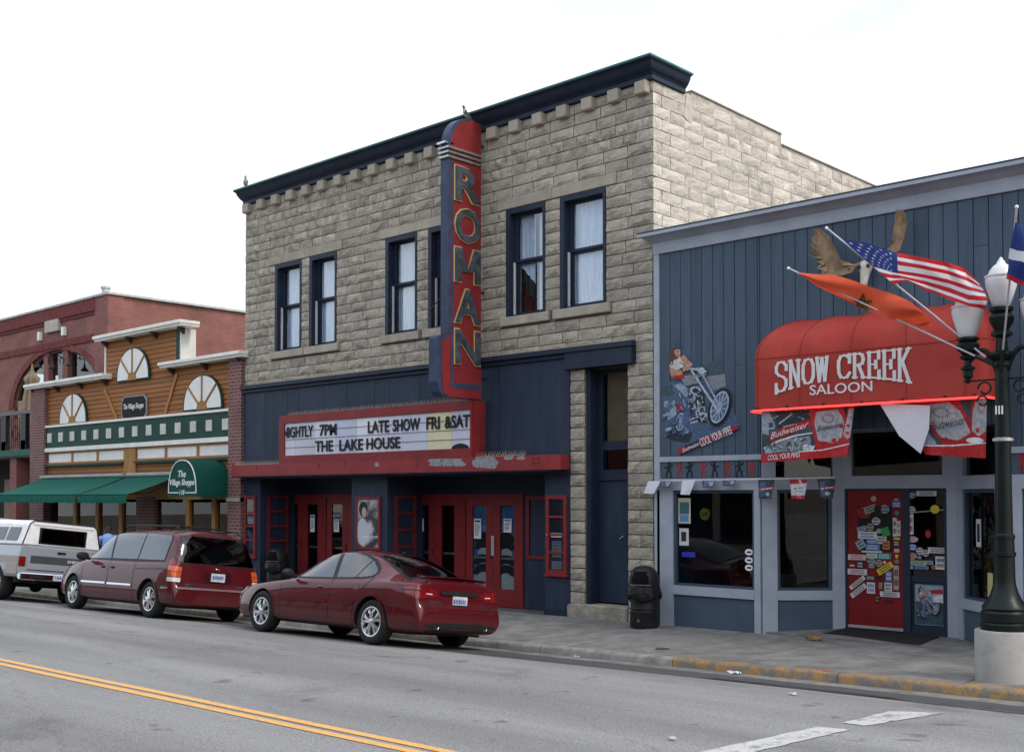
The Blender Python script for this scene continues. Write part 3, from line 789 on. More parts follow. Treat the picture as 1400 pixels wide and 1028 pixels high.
# ------------------------------------------------------------------ marquee
mq = thing('theatre_marquee', (-18.7,-.2,2.77), 'red theatre marquee with white letter board announcing showtimes above the doors', 'marquee')
CX0, CX1 = -23.95, -13.43
mb = MB().prism([(CX0,-.03,2.765),(CX0,-.36,2.765),(CX0+.06,-.42,2.765),(CX1-.12,-.42,2.765),(CX1,-.28,2.765),(CX1,-.03,2.765)], (0,0,.275))
M_PEEL = mat('theatre_red_worn', (.235,.03,.034), .45, var=.12, vs=2.5, bump=.15, bs=30, stain=.35, stc=(.2,.04,.045), sts=3)
obj('canopy', mb, M_PEEL, mq)
obj('canopy_soffit', MB().box(CX0+.02,CX1-.15,-.40,-.04,2.74,2.764), M_TBLUE2, mq)
mb = MB()
r = random.Random(4)
for (u0,u1,v0,v1) in ((584,638,625,639),(645,682,624,641),(688,702,623,629),(706,718,623,629),(512,519,632,638),(497,501,629,630)):
    a = at(u0,v1,-.424); b = at(u1,v0,-.424); n = 18; pts = []
    for i in range(n):
        t = 2*math.pi*i/n; k = r.uniform(.75,1.1); ct, st = math.cos(t), math.sin(t)
        sx_ = math.copysign(abs(ct)**.5, ct); sz_ = math.copysign(abs(st)**.6, st)
        pts.append(((a.x+b.x)/2+(b.x-a.x)/2*sx_*k, -.4235, min((a.z+b.z)/2+(b.z-a.z)/2*sz_*k, 3.03)))
    obj('peeled_patch', MB().poly(pts), mat('bare_primer', (.25,.26,.28), .6, var=.25, vs=14, bump=.2), mq)
mb = MB()
for u in (351,436,471,570,604,729,736):
    for v in (634,640):
        p = at(u, v-(u-380)*.02, -.424); mb.ball((p.x,-.424,min(p.z,3.0)),.02,.008,.02,8,5)
obj('bolts', mb, flat('bolt_dark',(.06,.015,.015)), mq)
SX0, SX1, SZ0, SZ1 = -21.95, -15.6, 3.04, 4.15
fr = MB()
fr.prism([(SX0,-.415,SZ0),(SX0+.2,-.415,SZ0),(SX0+.2,-.415,SZ1-.2),(SX0+.2,-.415,SZ1),(SX0+.07,-.415,SZ1),(SX0,-.415,SZ1-.1)], (0,.375,0))
fr.box(SX1-.04,SX1,-.415,-.04,SZ0,SZ1)
fr.box(SX0+.2,SX1-.04,-.415,-.04,3.965,SZ1); fr.box(SX0+.2,SX1-.04,-.415,-.04,SZ0,3.215)
obj('sign_frame', fr, M_TRED, mq)
bx('sign_end_cap', SX1+.002, SX1+.02, -.36, -.04, SZ0+.02, SZ1-.02, M_TRED, mq)
# letter board panels (white plastic, one yellow)
cols = [at(u, 600, -.38).x for u in (388,404,431,459,488,518,551,584,618,642)]
cols[0] = SX0+.2; cols[-1] = SX1-.04
tints = [(.56,.57,.64),(.52,.53,.62),(.62,.64,.70),(.5,.53,.66),(.68,.7,.75),(.58,.6,.70),(.55,.57,.68),(.66,.63,.42),(.55,.57,.68)]
for i in range(len(cols)-1):
    z0 = 3.215
    for j, (za, zb) in enumerate(((3.215,3.40),(3.40,3.585),(3.585,3.775),(3.775,3.965))):
        c = tints[i]; k = 1+.04*math.sin(i*5+j*3)
        bx('letter_panel', cols[i]+.004, cols[i+1]-.004, -.385, -.37, za+.004, zb-.004, mat('letter_panel_%d'%(i), c, .3, var=.05, vs=2, bump=0, stain=.12, stc=(.35,.33,.3), sts=3), mq)
bx('panel_backing', SX0+.2, SX1-.04, -.369, -.30, 3.215, 3.965, M_INK, mq)
for z in (3.40,3.585,3.775): bx('letter_track', SX0+.2, SX1-.04, -.395, -.384, z-.006, z+.006, flat('track_grey',(.18,.18,.2)), mq)
M_LET = flat('letter_black', (.012,.012,.013), .4)
def mletters(s, u0, u1, v, z0, z1):
    a = at(u0,v,-.4).x; b = at(u1,v,-.4).x
    obj('lettering', put(fit_text(s, b-a, z1-z0, bold=.02, depth=.012), ((a+b)/2,-.408,(z0+z1)/2)), M_LET, mq)
for s,u0,u1 in (('NIGHTLY',387,428),('7PM',437,460),('LATE',503,532),('SHOW',537,574),('FRI',583,601),('&SAT',608,642)): mletters(s,u0,u1,580,3.625,3.88)
for s,u0,u1 in (('THE',431,455),('LAKE',464,496),('HOUSE',501,547)): mletters(s,u0,u1,605,3.275,3.52)
mb = MB(); p = at(629,611,-.39); disc(mb, p.x, 3.217, .25, .1, -.388, 0, 14, 0, math.pi)
obj('dark_arc', mb, M_LET, mq)
spikes('bird_spikes', SX0+.1, SX1-.1, -.22, SZ1, mq, .05)
spikes('bird_spikes', CX0+.05, SX0-.05, -.3, 3.04, mq, .05)
spikes('bird_spikes', SX1+.03, -14.3, -.3, 3.04, mq, .06)

# ------------------------------------------------------------------ vertical blade sign
BX = -15.56
bs = thing('blade_sign', (BX-.18,-.6,4.15), 'tall red vertical sign with blue edge reading ROMAN down its face', 'sign')
arc = [(-.55-.52*math.sin(t*math.pi/2/10), 8.98+.62*math.cos(t*math.pi/2/10)) for t in range(11)]
body = [(-.19,4.17),(-.19,9.6)] + [(-.4,9.6)] + arc + [(-1.07,5.36),(-1.07,4.17)]
body = [(y,z) for y,z in body]
obj('sign_body', MB().prism([(BX,y,z) for y,z in body], (-.20,0,0)), M_TRED, bs)
M_SBLUE = mat('sign_blue_paint', (.035,.05,.095), .5, var=.15, vs=3, bump=.1, stain=.3, stc=(.09,.11,.16), sts=3)
edge = [(-.55-.525*math.sin(t*math.pi/2/10), 8.98+.625*math.cos(t*math.pi/2/10)) for t in range(11)] + [(-1.075,5.36)]
mb = MB(); n = len(edge)
for y,z in edge: mb.v += [(BX+.006,y-.008,z+.004),(BX-.206,y-.008,z+.004)]
for i in range(n-1): mb.f.append((2*i,2*i+1,2*i+3,2*i+2)); mb.m.append(0)
# rim returning on the face
for y,z in edge: mb.v.append((BX+.006,y+.05,z-.03))
for i in range(n-1): mb.f.append((2*i,2*i+2,2*n+i+1,2*n+i)); mb.m.append(0)
obj('edge_panel', mb, M_SBLUE, bs, smooth=30)
low = [(-1.072,5.32),(-1.30,5.32),(-1.36,5.27),(-1.36,4.45),(-1.30,4.25),(-1.22,4.17),(-1.072,4.17)]
obj('foot_panel', MB().prism([(BX+.004,y,z) for y,z in low], (-.24,0,0)), M_SBLUE, bs)
low2 = [(-1.072,5.26),(-1.24,5.26),(-1.24,4.4),(-1.2,4.22),(-1.072,4.19)]
obj('foot_face', MB().prism([(BX+.016,y,z) for y,z in low2], (-.012,0,0)), M_TRED, bs)
obj('face_stripe', MB().box(BX,BX+.006,-1.01,-.94,4.35,8.7).box(BX,BX+.006,-.94,-.2,4.35,4.45), M_SBLUE, bs)
for z in (8.74,8.83,8.92): bx('chrome_band', BX-.24, BX+.04, -1.13, -.19, z, z+.05, mat('chrome_band_metal',(.4,.41,.4),.35,metal=.8,var=.2,vs=8), bs, bevel=.01)
bx('band_cap', BX-.24, BX+.0, -1.16, -.95, 9.02, 9.055, M_SILVER, bs)
M_OUT = flat('letter_outline', (.46,.30,.13), .5)
M_LBL = mat('letter_blue', (.05,.065,.085), .35, var=.5, vs=4, bump=0, spec=.5)
def block_M(w, h, t, depth):
    mb = MB()
    a, b = w/2-t/2, h/2
    for x in (-a, a): mb.box(x-t/2, x+t/2, 0, depth, -b, b)
    for sx in (-1, 1): mb.prism([(sx*(a+t/2),0.001,b),(sx*(a-t*.6),0.001,b),(-sx*t*.05,0.001,-b*.35),(sx*t*.95,0.001,-b*.35)], (0,depth,0))
    return mb
for ch, zc in zip('ROMAN', (8.30,7.51,6.73,5.94,5.15)):
    lo = fit_text(ch, .72, .70, bold=.045, depth=.02) if ch != 'M' else block_M(.74,.70,.2,.02)
    o = obj('letter_outline', put(lo, (BX+.022,-.58,zc), (0,1,0)), M_OUT, bs)
    li = fit_text(ch, .665, .645, bold=.02, depth=.04) if ch != 'M' else block_M(.68,.645,.15,.04)
    obj('letter', put(li, (BX+.05,-.58,zc), (0,1,0)), M_LBL, o)
mb = MB().tube([(BX-.1,-.19,6.3),(BX-.1,0.02,6.3)],.03).tube([(BX-.1,-.19,9.2),(BX-.1,0.02,9.2)],.03).tube([(BX-.1,-.19,4.6),(BX-.1,-.02,4.6)],.03).tube([(BX-.2,-.9,6.25),(-17.2,-.02,6.15)],.012)
obj('bracket', mb, flat('bracket_iron',(.05,.05,.055),.6), bs)
# ------------------------------------------------------------------ saloon
M_SBOARD = mat('saloon_blue_board', (.066,.096,.138), .65, var=.12, vs=1.6, bump=.18, bs=30, rand=.09, stain=.3, stc=(.085,.115,.155), sts=1.6, stretch=(4,4,.3))
M_SBASE = mat('saloon_blue_base', (.066,.095,.14), .65, var=.12, vs=2, bump=.15, bs=40, stain=.4, stc=(.05,.06,.075), sts=2)
M_STRIM = mat('saloon_grey_trim', (.34,.375,.44), .5, var=.09, vs=2, bump=.08, bs=40, stain=.25, stc=(.2,.22,.26), sts=2.4)
M_SRED = mat('saloon_door_red', (.18,.012,.014), .5, var=.1, vs=3, bump=.08)
M_SGLASS = glass('saloon_glass', (.62,.66,.68), 1.52)
SX_A, SX_B = -11.5, -1.5
sa = thing('saloon_building', (-6.5, 2, .1), 'single storey saloon clad in slate blue vertical boards with pale grey trim', 'saloon building')
class Wall:
    def __init__(s, a, b):
        s.a = Vector((a[0],a[1],0)); s.d = Vector((b[0]-a[0], b[1]-a[1], 0)); s.L = s.d.length; s.d.normalize(); s.n = Vector((s.d.y, -s.d.x, 0))
    def P(s, t, o, z): return s.a + s.d*t + s.n*o + Vector((0,0,z))
    def mb(s, t0, t1, o0, o1, z0, z1, mb=None, mi=None):
        mb = mb or MB(); c = s.P((t0+t1)/2, (o0+o1)/2, (z0+z1)/2)
        return mb.obox(c, s.d*(t1-t0)/2, s.n*(o1-o0)/2, Vector((0,0,(z1-z0)/2)), mi)
    def box(s, name, t0, t1, o0, o1, z0, z1, m, parent, **k): return obj(name, s.mb(t0,t1,o0,o1,z0,z1), m, parent, **k)
SF = Wall((SX_A,0),(-9.45,0)); SL = Wall((-9.45,0),(-8.5,.95)); SD = Wall((-8.5,.95),(-6.68,.95)); SR = Wall((-6.68,.95),(-5.65,0)); SG = Wall((-5.65,0),(SX_B,0))
# --- boards
def boards(x0, x1, z0, z1, y=-.0, w=.2125):
    x = x0; rr = random.Random(int(x0*10))
    while x < x1-.02:
        b = min(x+w, x1)
        cuts = [z0]
        if rr.random() < .35: cuts.append(rr.uniform(z0+.6, z1-.6) if z1-z0 > 2 else z0)
        cuts = sorted(set(cuts))+[z1]
        for za, zb in zip(cuts, cuts[1:]):
            bx('board', x+.005, b-.005, y-.022-rr.uniform(0,.003), y+.01, za+.0015, zb-.0015, M_SBOARD, sa, bevel=.004)
        x = b
boards(-11.40, -9.45, 2.95, 6.45); boards(-9.45, -5.65, 3.28, 6.45); boards(-5.65, SX_B, 2.95, 6.45)
boards(-11.40, -9.45, 2.58, 2.86, -.0); boards(-5.65, SX_B, 2.58, 2.86)
obj('wall_core', MB().box(SX_A,SX_B,.012,.2,3.3,6.6).box(SX_A,-9.45,.012,.2,2.55,3.3).box(-5.65,SX_B,.012,.2,2.55,3.3).box(SX_A,SX_A+.2,.2,14,-.1,5.6).box(SX_B-.2,SX_B,.2,14,-.1,5.6).box(SX_A,SX_B,14,14.2,-.1,5.6), M_SBASE, sa)
bx('roof', SX_A, SX_B, .2, 14, 5.5, 5.6, MATS['roof_felt'], sa)
bx('false_front_back', SX_A, SX_B, .201, .26, 5.4, 6.6, M_STRIM, sa)
# --- cornice, frieze, corner trim
prof = [(.0,6.44),(.03,6.44),(.035,6.46),(.035,6.63),(.09,6.655),(.16,6.70),(.20,6.715),(.27,6.72),(.27,6.775),(-.2,6.79),(-.2,6.44)]
mb = MB().prism([(SX_A-.03-o_*.55 if o_ > .05 else SX_A-.02, -o_-.03, z) for o_, z in prof], (1,0,0))
n = len(prof)
mb.v[n:] = [(SX_B, p[1], p[2]) for p in mb.v[n:]]
obj('cornice', mb, M_STRIM, sa, smooth=25)
bx('cornice_flashing', SX_A-.18, SX_B, -.31, .2, 6.782, 6.80, flat('flashing_dark',(.06,.09,.11)), sa)
bx('corner_trim', SX_A-.01, -11.40, -.05, .03, .08, 6.44, M_STRIM, sa)
for (a, b) in ((-11.40,-9.42),(-5.68,SX_B)):
    bx('band_trim', a, b, -.045, .02, 2.862, 2.95, M_STRIM, sa)
    bx('header_trim', a, b, -.05, .1, 2.38, 2.575, M_STRIM, sa)
# --- shop window walls
def window_wall(W, t0, t1, g0, g1, z0=.78, z1=2.37, floor=.0, header=False, nm='window'):
    """trim, base and one big pane in the wall W"""
    top = 2.38
    W.box('post', t0, g0, -.08, .05, floor, top, M_STRIM, sa)
    W.box('post', g1, t1, -.08, .05, floor, top, M_STRIM, sa)
    W.box('sill', g0, g1, -.08, .06, .63, z0, M_STRIM, sa)
    W.box('base_panel', g0-.12, g1+.1, -.05, .055 if False else .02, floor, .63, M_SBASE, sa)
    w = obj(nm, W.mb(g0,g0+.05,-.1,.015,z0,z1, W.mb(g1-.05,g1,-.1,.015,z0,z1, W.mb(g0+.05,g1-.05,-.1,.015,z1-.04,z1, W.mb(g0+.05,g1-.05,-.1,.015,z0,z0+.04)))), mat('window_bead',(.05,.075,.11),.5), sa)
    W.box('pane', g0+.05, g1-.05, -.04, -.034, z0+.04, z1-.04, M_SGLASS, w)
    return w
w1 = window_wall(SF, .05, 2.05, .37, 1.94)
L = SL.L
w2 = window_wall(SL, .0, L, .24, L-.22)
w3 = window_wall(SR, .0, SR.L, .2, SR.L-.22)
w4 = window_wall(SG, .0, 2.6, .22, 2.45)
for W in (SL, SR):
    W.box('header_trim', .0, W.L, -.06, .05, 2.382, 2.58, M_STRIM, sa)
    W.box('post', .0, .22, -.06, .04, 2.58, 3.28, M_STRIM, sa); W.box('post', W.L-.2, W.L, -.06, .04, 2.58, 3.28, M_STRIM, sa)
    W.box('transom_window', .22, W.L-.2, -.03, -.02, 2.58, 3.28, M_SGLASS, sa)
# --- door wall
dw = SD.L
SD.box('post', .0, .02, -.06, .05, .15, 2.42, M_STRIM, sa)
SD.box('header_trim', .0, dw, -.06, .06, 2.40, 2.60, M_STRIM, sa)
SD.box('post', 1.66, dw, -.06, .05, .15, 2.40, M_STRIM, sa)
SD.box('post', .0, .14, -.05, .05, 2.60, 3.28, M_STRIM, sa); SD.box('post', 1.6, dw, -.05, .05, 2.60, 3.28, M_STRIM, sa)
SD.box('transom_window', .14, 1.6, -.02, -.01, 2.60, 3.28, M_SGLASS, sa)
M_SDARK = mat('saloon_dark_blue', (.022,.032,.05), .5, var=.1)
fr = obj('door_frame', SD.mb(.02,.06,-.03,.05,.17,2.40, SD.mb(.97,1.09,-.03,.05,.17,2.40, SD.mb(1.62,1.66,-.03,.05,.17,2.40, SD.mb(.06,.97,-.03,.05,2.36,2.40)))), M_SDARK, sa)
dr = SD.box('saloon_door', .06, .97, -.02, .03, .21, 2.36, M_SRED, sa, label='red door plastered with stickers')
SD.box('kick_strip', .06, .97, .031, .04, .205, .25, mat('kick_alu',(.5,.5,.5),.4,metal=.6), dr)
SD.box('door_pane', .24, .80, .031, .036, 1.42, 2.12, mat('door_lite_dark',(.02,.02,.022),.15), dr)
sl_ = SD.box('sidelight', 1.09,1.62,-.02,.02,.17,.30, M_SDARK, sa); SD.box('sidelight_rail', 1.09,1.62,-.02,.02,.98,1.06, M_SDARK, sl_); SD.box('sidelight_rail', 1.09,1.62,-.02,.02,2.3,2.4, M_SDARK, sl_)
SD.box('pane', 1.09, 1.62, -.01, -.004, 1.06, 2.30, M_SGLASS, sl_)
SD.box('lower_panel', 1.09, 1.62, -.01, .0, .30, .98, M_SDARK, sl_)
bx('recess_soffit', -9.4, -5.7, .0, .95, 3.28, 3.33, mat('soffit_paint',(.2,.22,.25),.7), sa)
obj('recess_floor', MB().prism([(-9.44,-.0,.0),(-5.66,-.0,.0),(-6.7,.94,.05),(-8.48,.94,.05)], (0,0,.13)), M_WALK, sa)
# interior
bx('interior_screen', -11.3, SX_B+.2, 3.2, 3.3, 0, 4, mat('saloon_interior',(.018,.016,.015),.9,var=.4,vs=2), sa)
bx('interior_floor', -11.3, SX_B+.2, .2, 3.2, .1, .12, M_DARK, sa); bx('interior_ceiling', -11.3, SX_B+.2, .96, 3.2, 3.2, 3.25, M_DARK, sa)
bx('bar_counter', -11.2, -9.6, 2.2, 2.7, .12, 1.2, mat('bar_wood',(.05,.028,.018),.5), sa)
# window stickers and bills
def bill(W, t0, t1, z0, z1, c, name='window_bill', o=-.03, print_=None):
    s = W.box(name, t0, t1, o, o+.002, z0, z1, c, sa)
    return s
cb = lambda n, c: mat(n, c, .6, var=.08, bump=0)
SF.box('window_bill', .43, .68, -.031, -.028, 1.82, 2.25, cb('bill_cream',(.5,.47,.36)), sa)
SF.box('bill_print', .46, .65, -.0275, -.026, 1.98, 2.18, cb('bill_teal',(.05,.13,.16)), sa); SF.box('bill_print', .47, .64, -.0275, -.026, 1.85, 1.97, cb('bill_blue',(.1,.22,.45)), sa)
SF.box('window_bill', .45, .64, -.031, -.028, 1.45, 1.74, cb('bill_white',(.55,.56,.58)), sa)
SF.box('bill_print', .49, .59, -.0275, -.026, 1.52, 1.68, M_INK, sa)
SF.box('window_bill', .50, .77, -.031, -.028, 1.26, 1.345, cb('bill_ultramarine',(.03,.04,.4)), sa)
def disc_on(W, t, z, r, m, name, o=-.031, rz=None, parent=None, n=16, th_=.003):
    pts = [W.P(t+r*math.cos(2*math.pi*i/n), o, z+(rz or r)*math.sin(2*math.pi*i/n)) for i in range(n)]
    return obj(name, MB().prism(pts, W.n*th_), m, parent or sa)
disc_on(SF, .92, 1.98, .10, cb('sign_yellow',(.55,.42,.04)), 'window_sign', o=-.09)
obj('lettering', put(fit_text('LUTE', .12, .07, bold=.03, depth=.003), SF.P(.92,-.084,1.98)), M_INK, sa)
for k, z in enumerate((1.38,1.25,1.13)): disc_on(SF, 1.80, z, .075, M_PAPER, 'window_sticker', rz=.05); SF.box('sticker_print', 1.76, 1.84, -.0275, -.026, z-.015, z+.015, M_INK, sa)
SR.box('window_bill', .48, .62, -.031, -.028, 1.55, 1.95, cb('bill_white',(.55,.56,.58)), sa); SR.box('bill_print', .51,.59,-.0275,-.026,1.62,1.88, M_INK, sa)
SR.box('window_bill', .80, .95, -.031, -.028, .85, 1.2, cb('bill_lemon',(.55,.5,.22)), sa)
SG.box('window_bill', .42, .62, -.031, -.028, 1.45, 1.85, cb('bill_white',(.55,.56,.58)), sa); SG.box('bill_print', .45,.59,-.0275,-.026,1.5,1.7, M_INK, sa)
# --- stickers on the door and the sidelight (positions in door-local metres)
STK = {'w':(.55,.56,.56),'b':(.08,.16,.42),'k':(.02,.02,.022),'r':(.4,.03,.03),'y':(.6,.48,.03),'g':(.04,.28,.07),'t':(.03,.25,.22),'o':(.45,.18,.04),'c':(.3,.38,.45),'s':(.35,.33,.28)}
SC = {k: cb('sticker_'+n, STK[k]) for k, n in zip('wbkrygtocs', ('white','blue','black','red','yellow','green','teal','orange','pale_blue','tan'))}
def px_t(px): return (1120+px/4.285, )
cnt = [0]
def sticker(cx, cy, w, h, c, rot=0, round_=False, bars='k'):
    """cx, cy, w, h as measured on the door elevation (px of a 4.285 px enlargement)"""
    p = at(1120+cx/4.285, 640+cy/4.285, .92); ww = w/4.285/83.; hh = h/4.285/88.
    cnt[0] += 1; o = .040+.0012*(cnt[0] % 6)
    ux = Vector((math.cos(R(rot)),0,math.sin(R(rot)))); uz = Vector((-math.sin(R(rot)),0,math.cos(R(rot))))
    c0 = Vector((p.x, .95-o, p.z))
    par = dr if p.x < -7.58 else sl_
    if round_:
        pts = [c0+ux*(ww/2*math.cos(2*math.pi*i/14))+uz*(hh/2*math.sin(2*math.pi*i/14)) for i in range(14)]
    else: pts = [c0-ux*ww/2-uz*hh/2, c0+ux*ww/2-uz*hh/2, c0+ux*ww/2+uz*hh/2, c0-ux*ww/2+uz*hh/2]
    s = obj('sticker', MB().prism(pts, (0,.001,0)), SC[c], par)
    if bars and ww > .05:
        mb = MB(); rr = random.Random(cnt[0])
        n = 1 if hh < .05 else 2
        for k in range(n):
            zz = (k-(n-1)/2)*hh*.4
            l = ww*.36; x = -l
            while x < l:
                d = rr.uniform(.006,.014); a0 = c0+Vector((0,-.0008,0))
                q = [a0+ux*x+uz*(zz-hh*.13), a0+ux*min(x+d,l)+uz*(zz-hh*.13), a0+ux*min(x+d,l)+uz*(zz+hh*.13), a0+ux*x+uz*(zz+hh*.13)]
                mb.poly(q); x += d+rr.uniform(.004,.007)
        obj('print', mb, SC[bars], s)
for a in [(320,178,30,30,'w',0,1),(265,258,80,70,'r',0,1),(300,240,70,40,'s',20),(385,240,55,50,'c',0,1),(345,250,40,60,'k'),(335,310,50,45,'w',0,1),(300,345,45,45,'s',0,1),(250,355,52,28,'c',15),(355,367,36,28,'w',0,1),(390,372,45,52,'g',20,0,''),
  (285,392,112,44,'w',0,0,'b'),(365,420,60,44,'w'),(310,430,70,26,'b',0,1,'w'),(245,445,50,50,'c',30),(315,462,86,36,'b',0,0,'w'),(395,450,40,50,'o'),(310,488,120,10,'w',0,0,''),(222,521,106,32,'w',0,0,'r'),(310,512,62,28,'w',0,0,'g'),(382,515,78,34,'t',0,0,'w'),
  (195,569,28,10,'w',0,0,''),(242,565,40,42,'k',0,0,'w'),(308,545,48,40,'c',0,1),(308,575,46,26,'k',0,0,'w'),(352,556,40,40,'s',0,1),(385,550,16,16,'w',0,1,''),(225,606,116,34,'w',0,0,'r'),(388,586,98,36,'y',33),(303,642,60,26,'k',0,0,'w'),(225,670,110,26,'w',38),(232,716,110,30,'w',38,0,'k'),
  (305,700,48,66,'w',0,0,'b'),(358,640,30,24,'k',40,0,''),(410,632,36,60,'b',0,0,'w'),(362,688,20,34,'s'),(406,694,44,50,'w',0,0,'k'),(453,640,30,140,'s',0,0,'k'),(416,738,114,30,'w',0,0,'k'),(342,765,24,44,'k',0,0,'o'),(410,778,50,14,'k',0,0,''),
  (455,212,50,34,'b',0,0,'w'),(452,184,26,14,'s'),(455,262,26,26,'t',0,1,''),(445,345,22,108,'w',0,0,'k'),(468,352,20,88,'w',0,0,'r'),(458,412,36,12,'y',0,0,''),(456,440,34,34,'k',0,0,'w'),(456,482,26,18,'w'),(456,545,24,24,'s',0,1),(456,515,16,20,'y',0,0,''),
  (630,148,110,28,'w',0,0,'k'),(545,160,44,34,'c',30,1),(546,243,40,40,'w',0,1),(535,328,36,118,'w',0,0,'r'),(655,250,180,6,'s',5,0,''),(550,416,58,34,'w',0,1,'r'),(545,462,56,40,'b',0,1,'w'),(592,485,42,42,'w',0,1),(625,497,38,38,'w',0,1),(545,514,56,40,'s',0,1,'r'),(590,522,30,20,'k',0,1,'w'),(694,481,102,32,'w',0,0,'k'),(712,554,54,74,'w',0,0,'k'),(571,554,110,30,'s',0,0,'g'),(648,552,40,22,'c'),(590,580,60,22,'b',0,0,''),(535,581,34,16,'w',0,1),(633,582,22,22,'s',0,1),(672,580,26,26,'o',0,1),(680,240,50,50,'y',0,1,''),(640,385,30,44,'r',0,1,'')]:
    sticker(*a)
# picture of a rider on the lower sidelight panel
SD.box('rider_poster', 1.14, 1.58, .001, .004, .33, .94, mat('poster_sky',(.16,.24,.38),.5,var=.5,vs=3,bump=0), sl_)
# ------------------------------------------------------------------ printed pictures: motorcycle and rider
M_PC = {k: mat('ink_'+k, v, .45, var=.25, vs=20, bump=0) for k, v in dict(denim=(.07,.12,.23), skin=(.42,.24,.17), hair=(.10,.055,.03), top=(.55,.53,.52), chrome=(.38,.43,.5), tyre=(.015,.016,.02), dark=(.03,.035,.045), sky=(.07,.11,.185), teal=(.045,.085,.10), red=(.38,.02,.025), white=(.62,.63,.65), label=(.33,.33,.345), grey=(.2,.22,.25), pale=(.28,.34,.42)).items()}
PK = list(M_PC)
def picture(name, parent, polys, to3d):
    """flat print: list of (ink, [(x,y)...]) painted one above the other by a fraction of a millimetre"""
    mb = MB()
    for i, (ink, pts) in enumerate(polys):
        mb.poly([to3d(x, y, .00018*(i+1)) for x, y in pts], PK.index(ink))
    return obj(name, mb, [M_PC[k] for k in PK], parent)
def ell(cx, cy, rx, ry, n=20, rot=0):
    c, s = math.cos(R(rot)), math.sin(R(rot))
    return [(cx+rx*math.cos(2*math.pi*i/n)*c-ry*math.sin(2*math.pi*i/n)*s, cy+rx*math.cos(2*math.pi*i/n)*s+ry*math.sin(2*math.pi*i/n)*c) for i in range(n)]
def bar(x0,y0,x1,y1,w):
    d = Vector((x1-x0,y1-y0)); d.normalize(); nx_, ny_ = -d.y*w/2, d.x*w/2
    return [(x0+nx_,y0+ny_),(x1+nx_,y1+ny_),(x1-nx_,y1-ny_),(x0-nx_,y0-ny_)]
def wheel_print(cx, cy, rx, ry, rot, n=11):
    out = [('tyre', ell(cx,cy,rx,ry,24,rot)), ('chrome', ell(cx,cy,rx*.80,ry*.84,24,rot)), ('denim', ell(cx,cy,rx*.70,ry*.74,24,rot))]
    for i in range(n):
        t = 2*math.pi*i/n; c, s = math.cos(R(rot)), math.sin(R(rot))
        ex, ey = rx*.72*math.cos(t), ry*.76*math.sin(t)
        out.append(('chrome', bar(cx,cy,cx+ex*c-ey*s,cy+ex*s+ey*c, rx*.09)))
    out.append(('pale', ell(cx,cy,rx*.2,ry*.2,10,rot)))
    return out
# coordinates below: the enlarged elevation of the wall poster, 5.14 px per photo px
RIDER = [
 ('sky', [(140,490),(240,450),(330,420),(470,330),(560,370),(630,560),(660,680),(240,840),(215,775),(160,600)]),
 ('teal', [(400,270),(530,205),(570,315),(440,335)]), ('grey', [(430,335),(570,315),(580,395),(470,440)]),
 ('pale', [(140,520),(220,500),(230,600),(170,640)]),
 ('teal', ell(175,430,58,38,14,-20)), ('dark', ell(240,760,90,30,14,15)),
 ]
RIDER += wheel_print(258,650,38,78,10,8)
RIDER += [('red',[(222,540),(262,515),(275,575),(240,560)]),
 ('denim',[(205,385),(250,370),(305,400),(322,450),(318,520),(330,610),(335,740),(300,760),(275,700),(285,560),(262,470),(205,440)]),
 ('pale',[(215,395),(262,380),(305,410),(312,480),(290,470),(262,440)]),
 ('dark',[(270,735),(340,725),(335,765),(285,770)]),
 ('dark',[(320,450),(425,430),(445,640),(330,660)]), ('chrome',ell(365,430,38,30,14,0)), ('dark',ell(365,432,24,18,12,0)),
 ('chrome',bar(345,480,375,610,14)), ('chrome',bar(380,500,400,620,12)), ('pale',bar(330,660,450,625,16)), ('chrome',bar(320,640,420,600,9)), ('chrome',ell(420,605,32,22,12,0)),
 ('tyre',ell(420,640,40,18,12,0)), ('pale',bar(335,560,440,545,8)),
 ('red',[(310,350),(350,335),(362,385),(320,400)]), ('grey',[(260,330),(390,320),(400,380),(300,400)])]
RIDER += wheel_print(540,548,72,140,18,12)
RIDER += [('chrome',bar(340,285,520,560,15)), ('pale',bar(395,275,545,545,13)), ('chrome',bar(330,275,450,300,14)), ('chrome',ell(415,295,26,26,12,0)), ('grey',bar(350,330,440,330,8)), ('pale',bar(430,440,560,560,7)),
 ('skin',[(190,255),(225,245),(280,300),(290,350),(205,340),(192,300)]), ('top',[(188,240),(262,195),(302,240),(290,270),(240,285),(196,270)]),
 ('skin',[(262,200),(290,180),(355,250),(330,275),(300,265)]), ('skin',[(285,262),(340,262),(335,285),(280,300)]), ('skin',[(200,320),(262,290),(272,320),(215,350)]),
 ('red',[(212,330),(290,318),(296,350),(214,352)]),
 ('hair',ell(225,175,38,42,14,0)), ('hair',[(195,180),(225,170),(232,215),(200,228)]), ('skin',ell(246,165,22,34,14,-10)), ('teal',[(205,135),(230,85),(262,120),(252,142)]),
 ('red',[(250,842),(668,670),(672,698),(255,880)]), ('dark',[(300,818),(400,778),(404,796),(300,838)]) ]
_r = random.Random(12); _bits = []
for _i in range(70):
    _x, _y = _r.uniform(325,450), _r.uniform(430,655); _a = _r.uniform(0,6.3); _l = _r.uniform(10,34)
    _bits.append((_r.choice(['chrome','pale','dark','tyre','grey','chrome','denim']), bar(_x,_y,_x+_l*math.cos(_a),_y+_l*math.sin(_a),_r.uniform(4,9))))
for _i in range(26):
    _x, _y = _r.uniform(345,455), _r.uniform(265,345); _bits.append((_r.choice(['chrome','pale','grey','dark']), ell(_x,_y,_r.uniform(4,11),_r.uniform(3,8),8)))
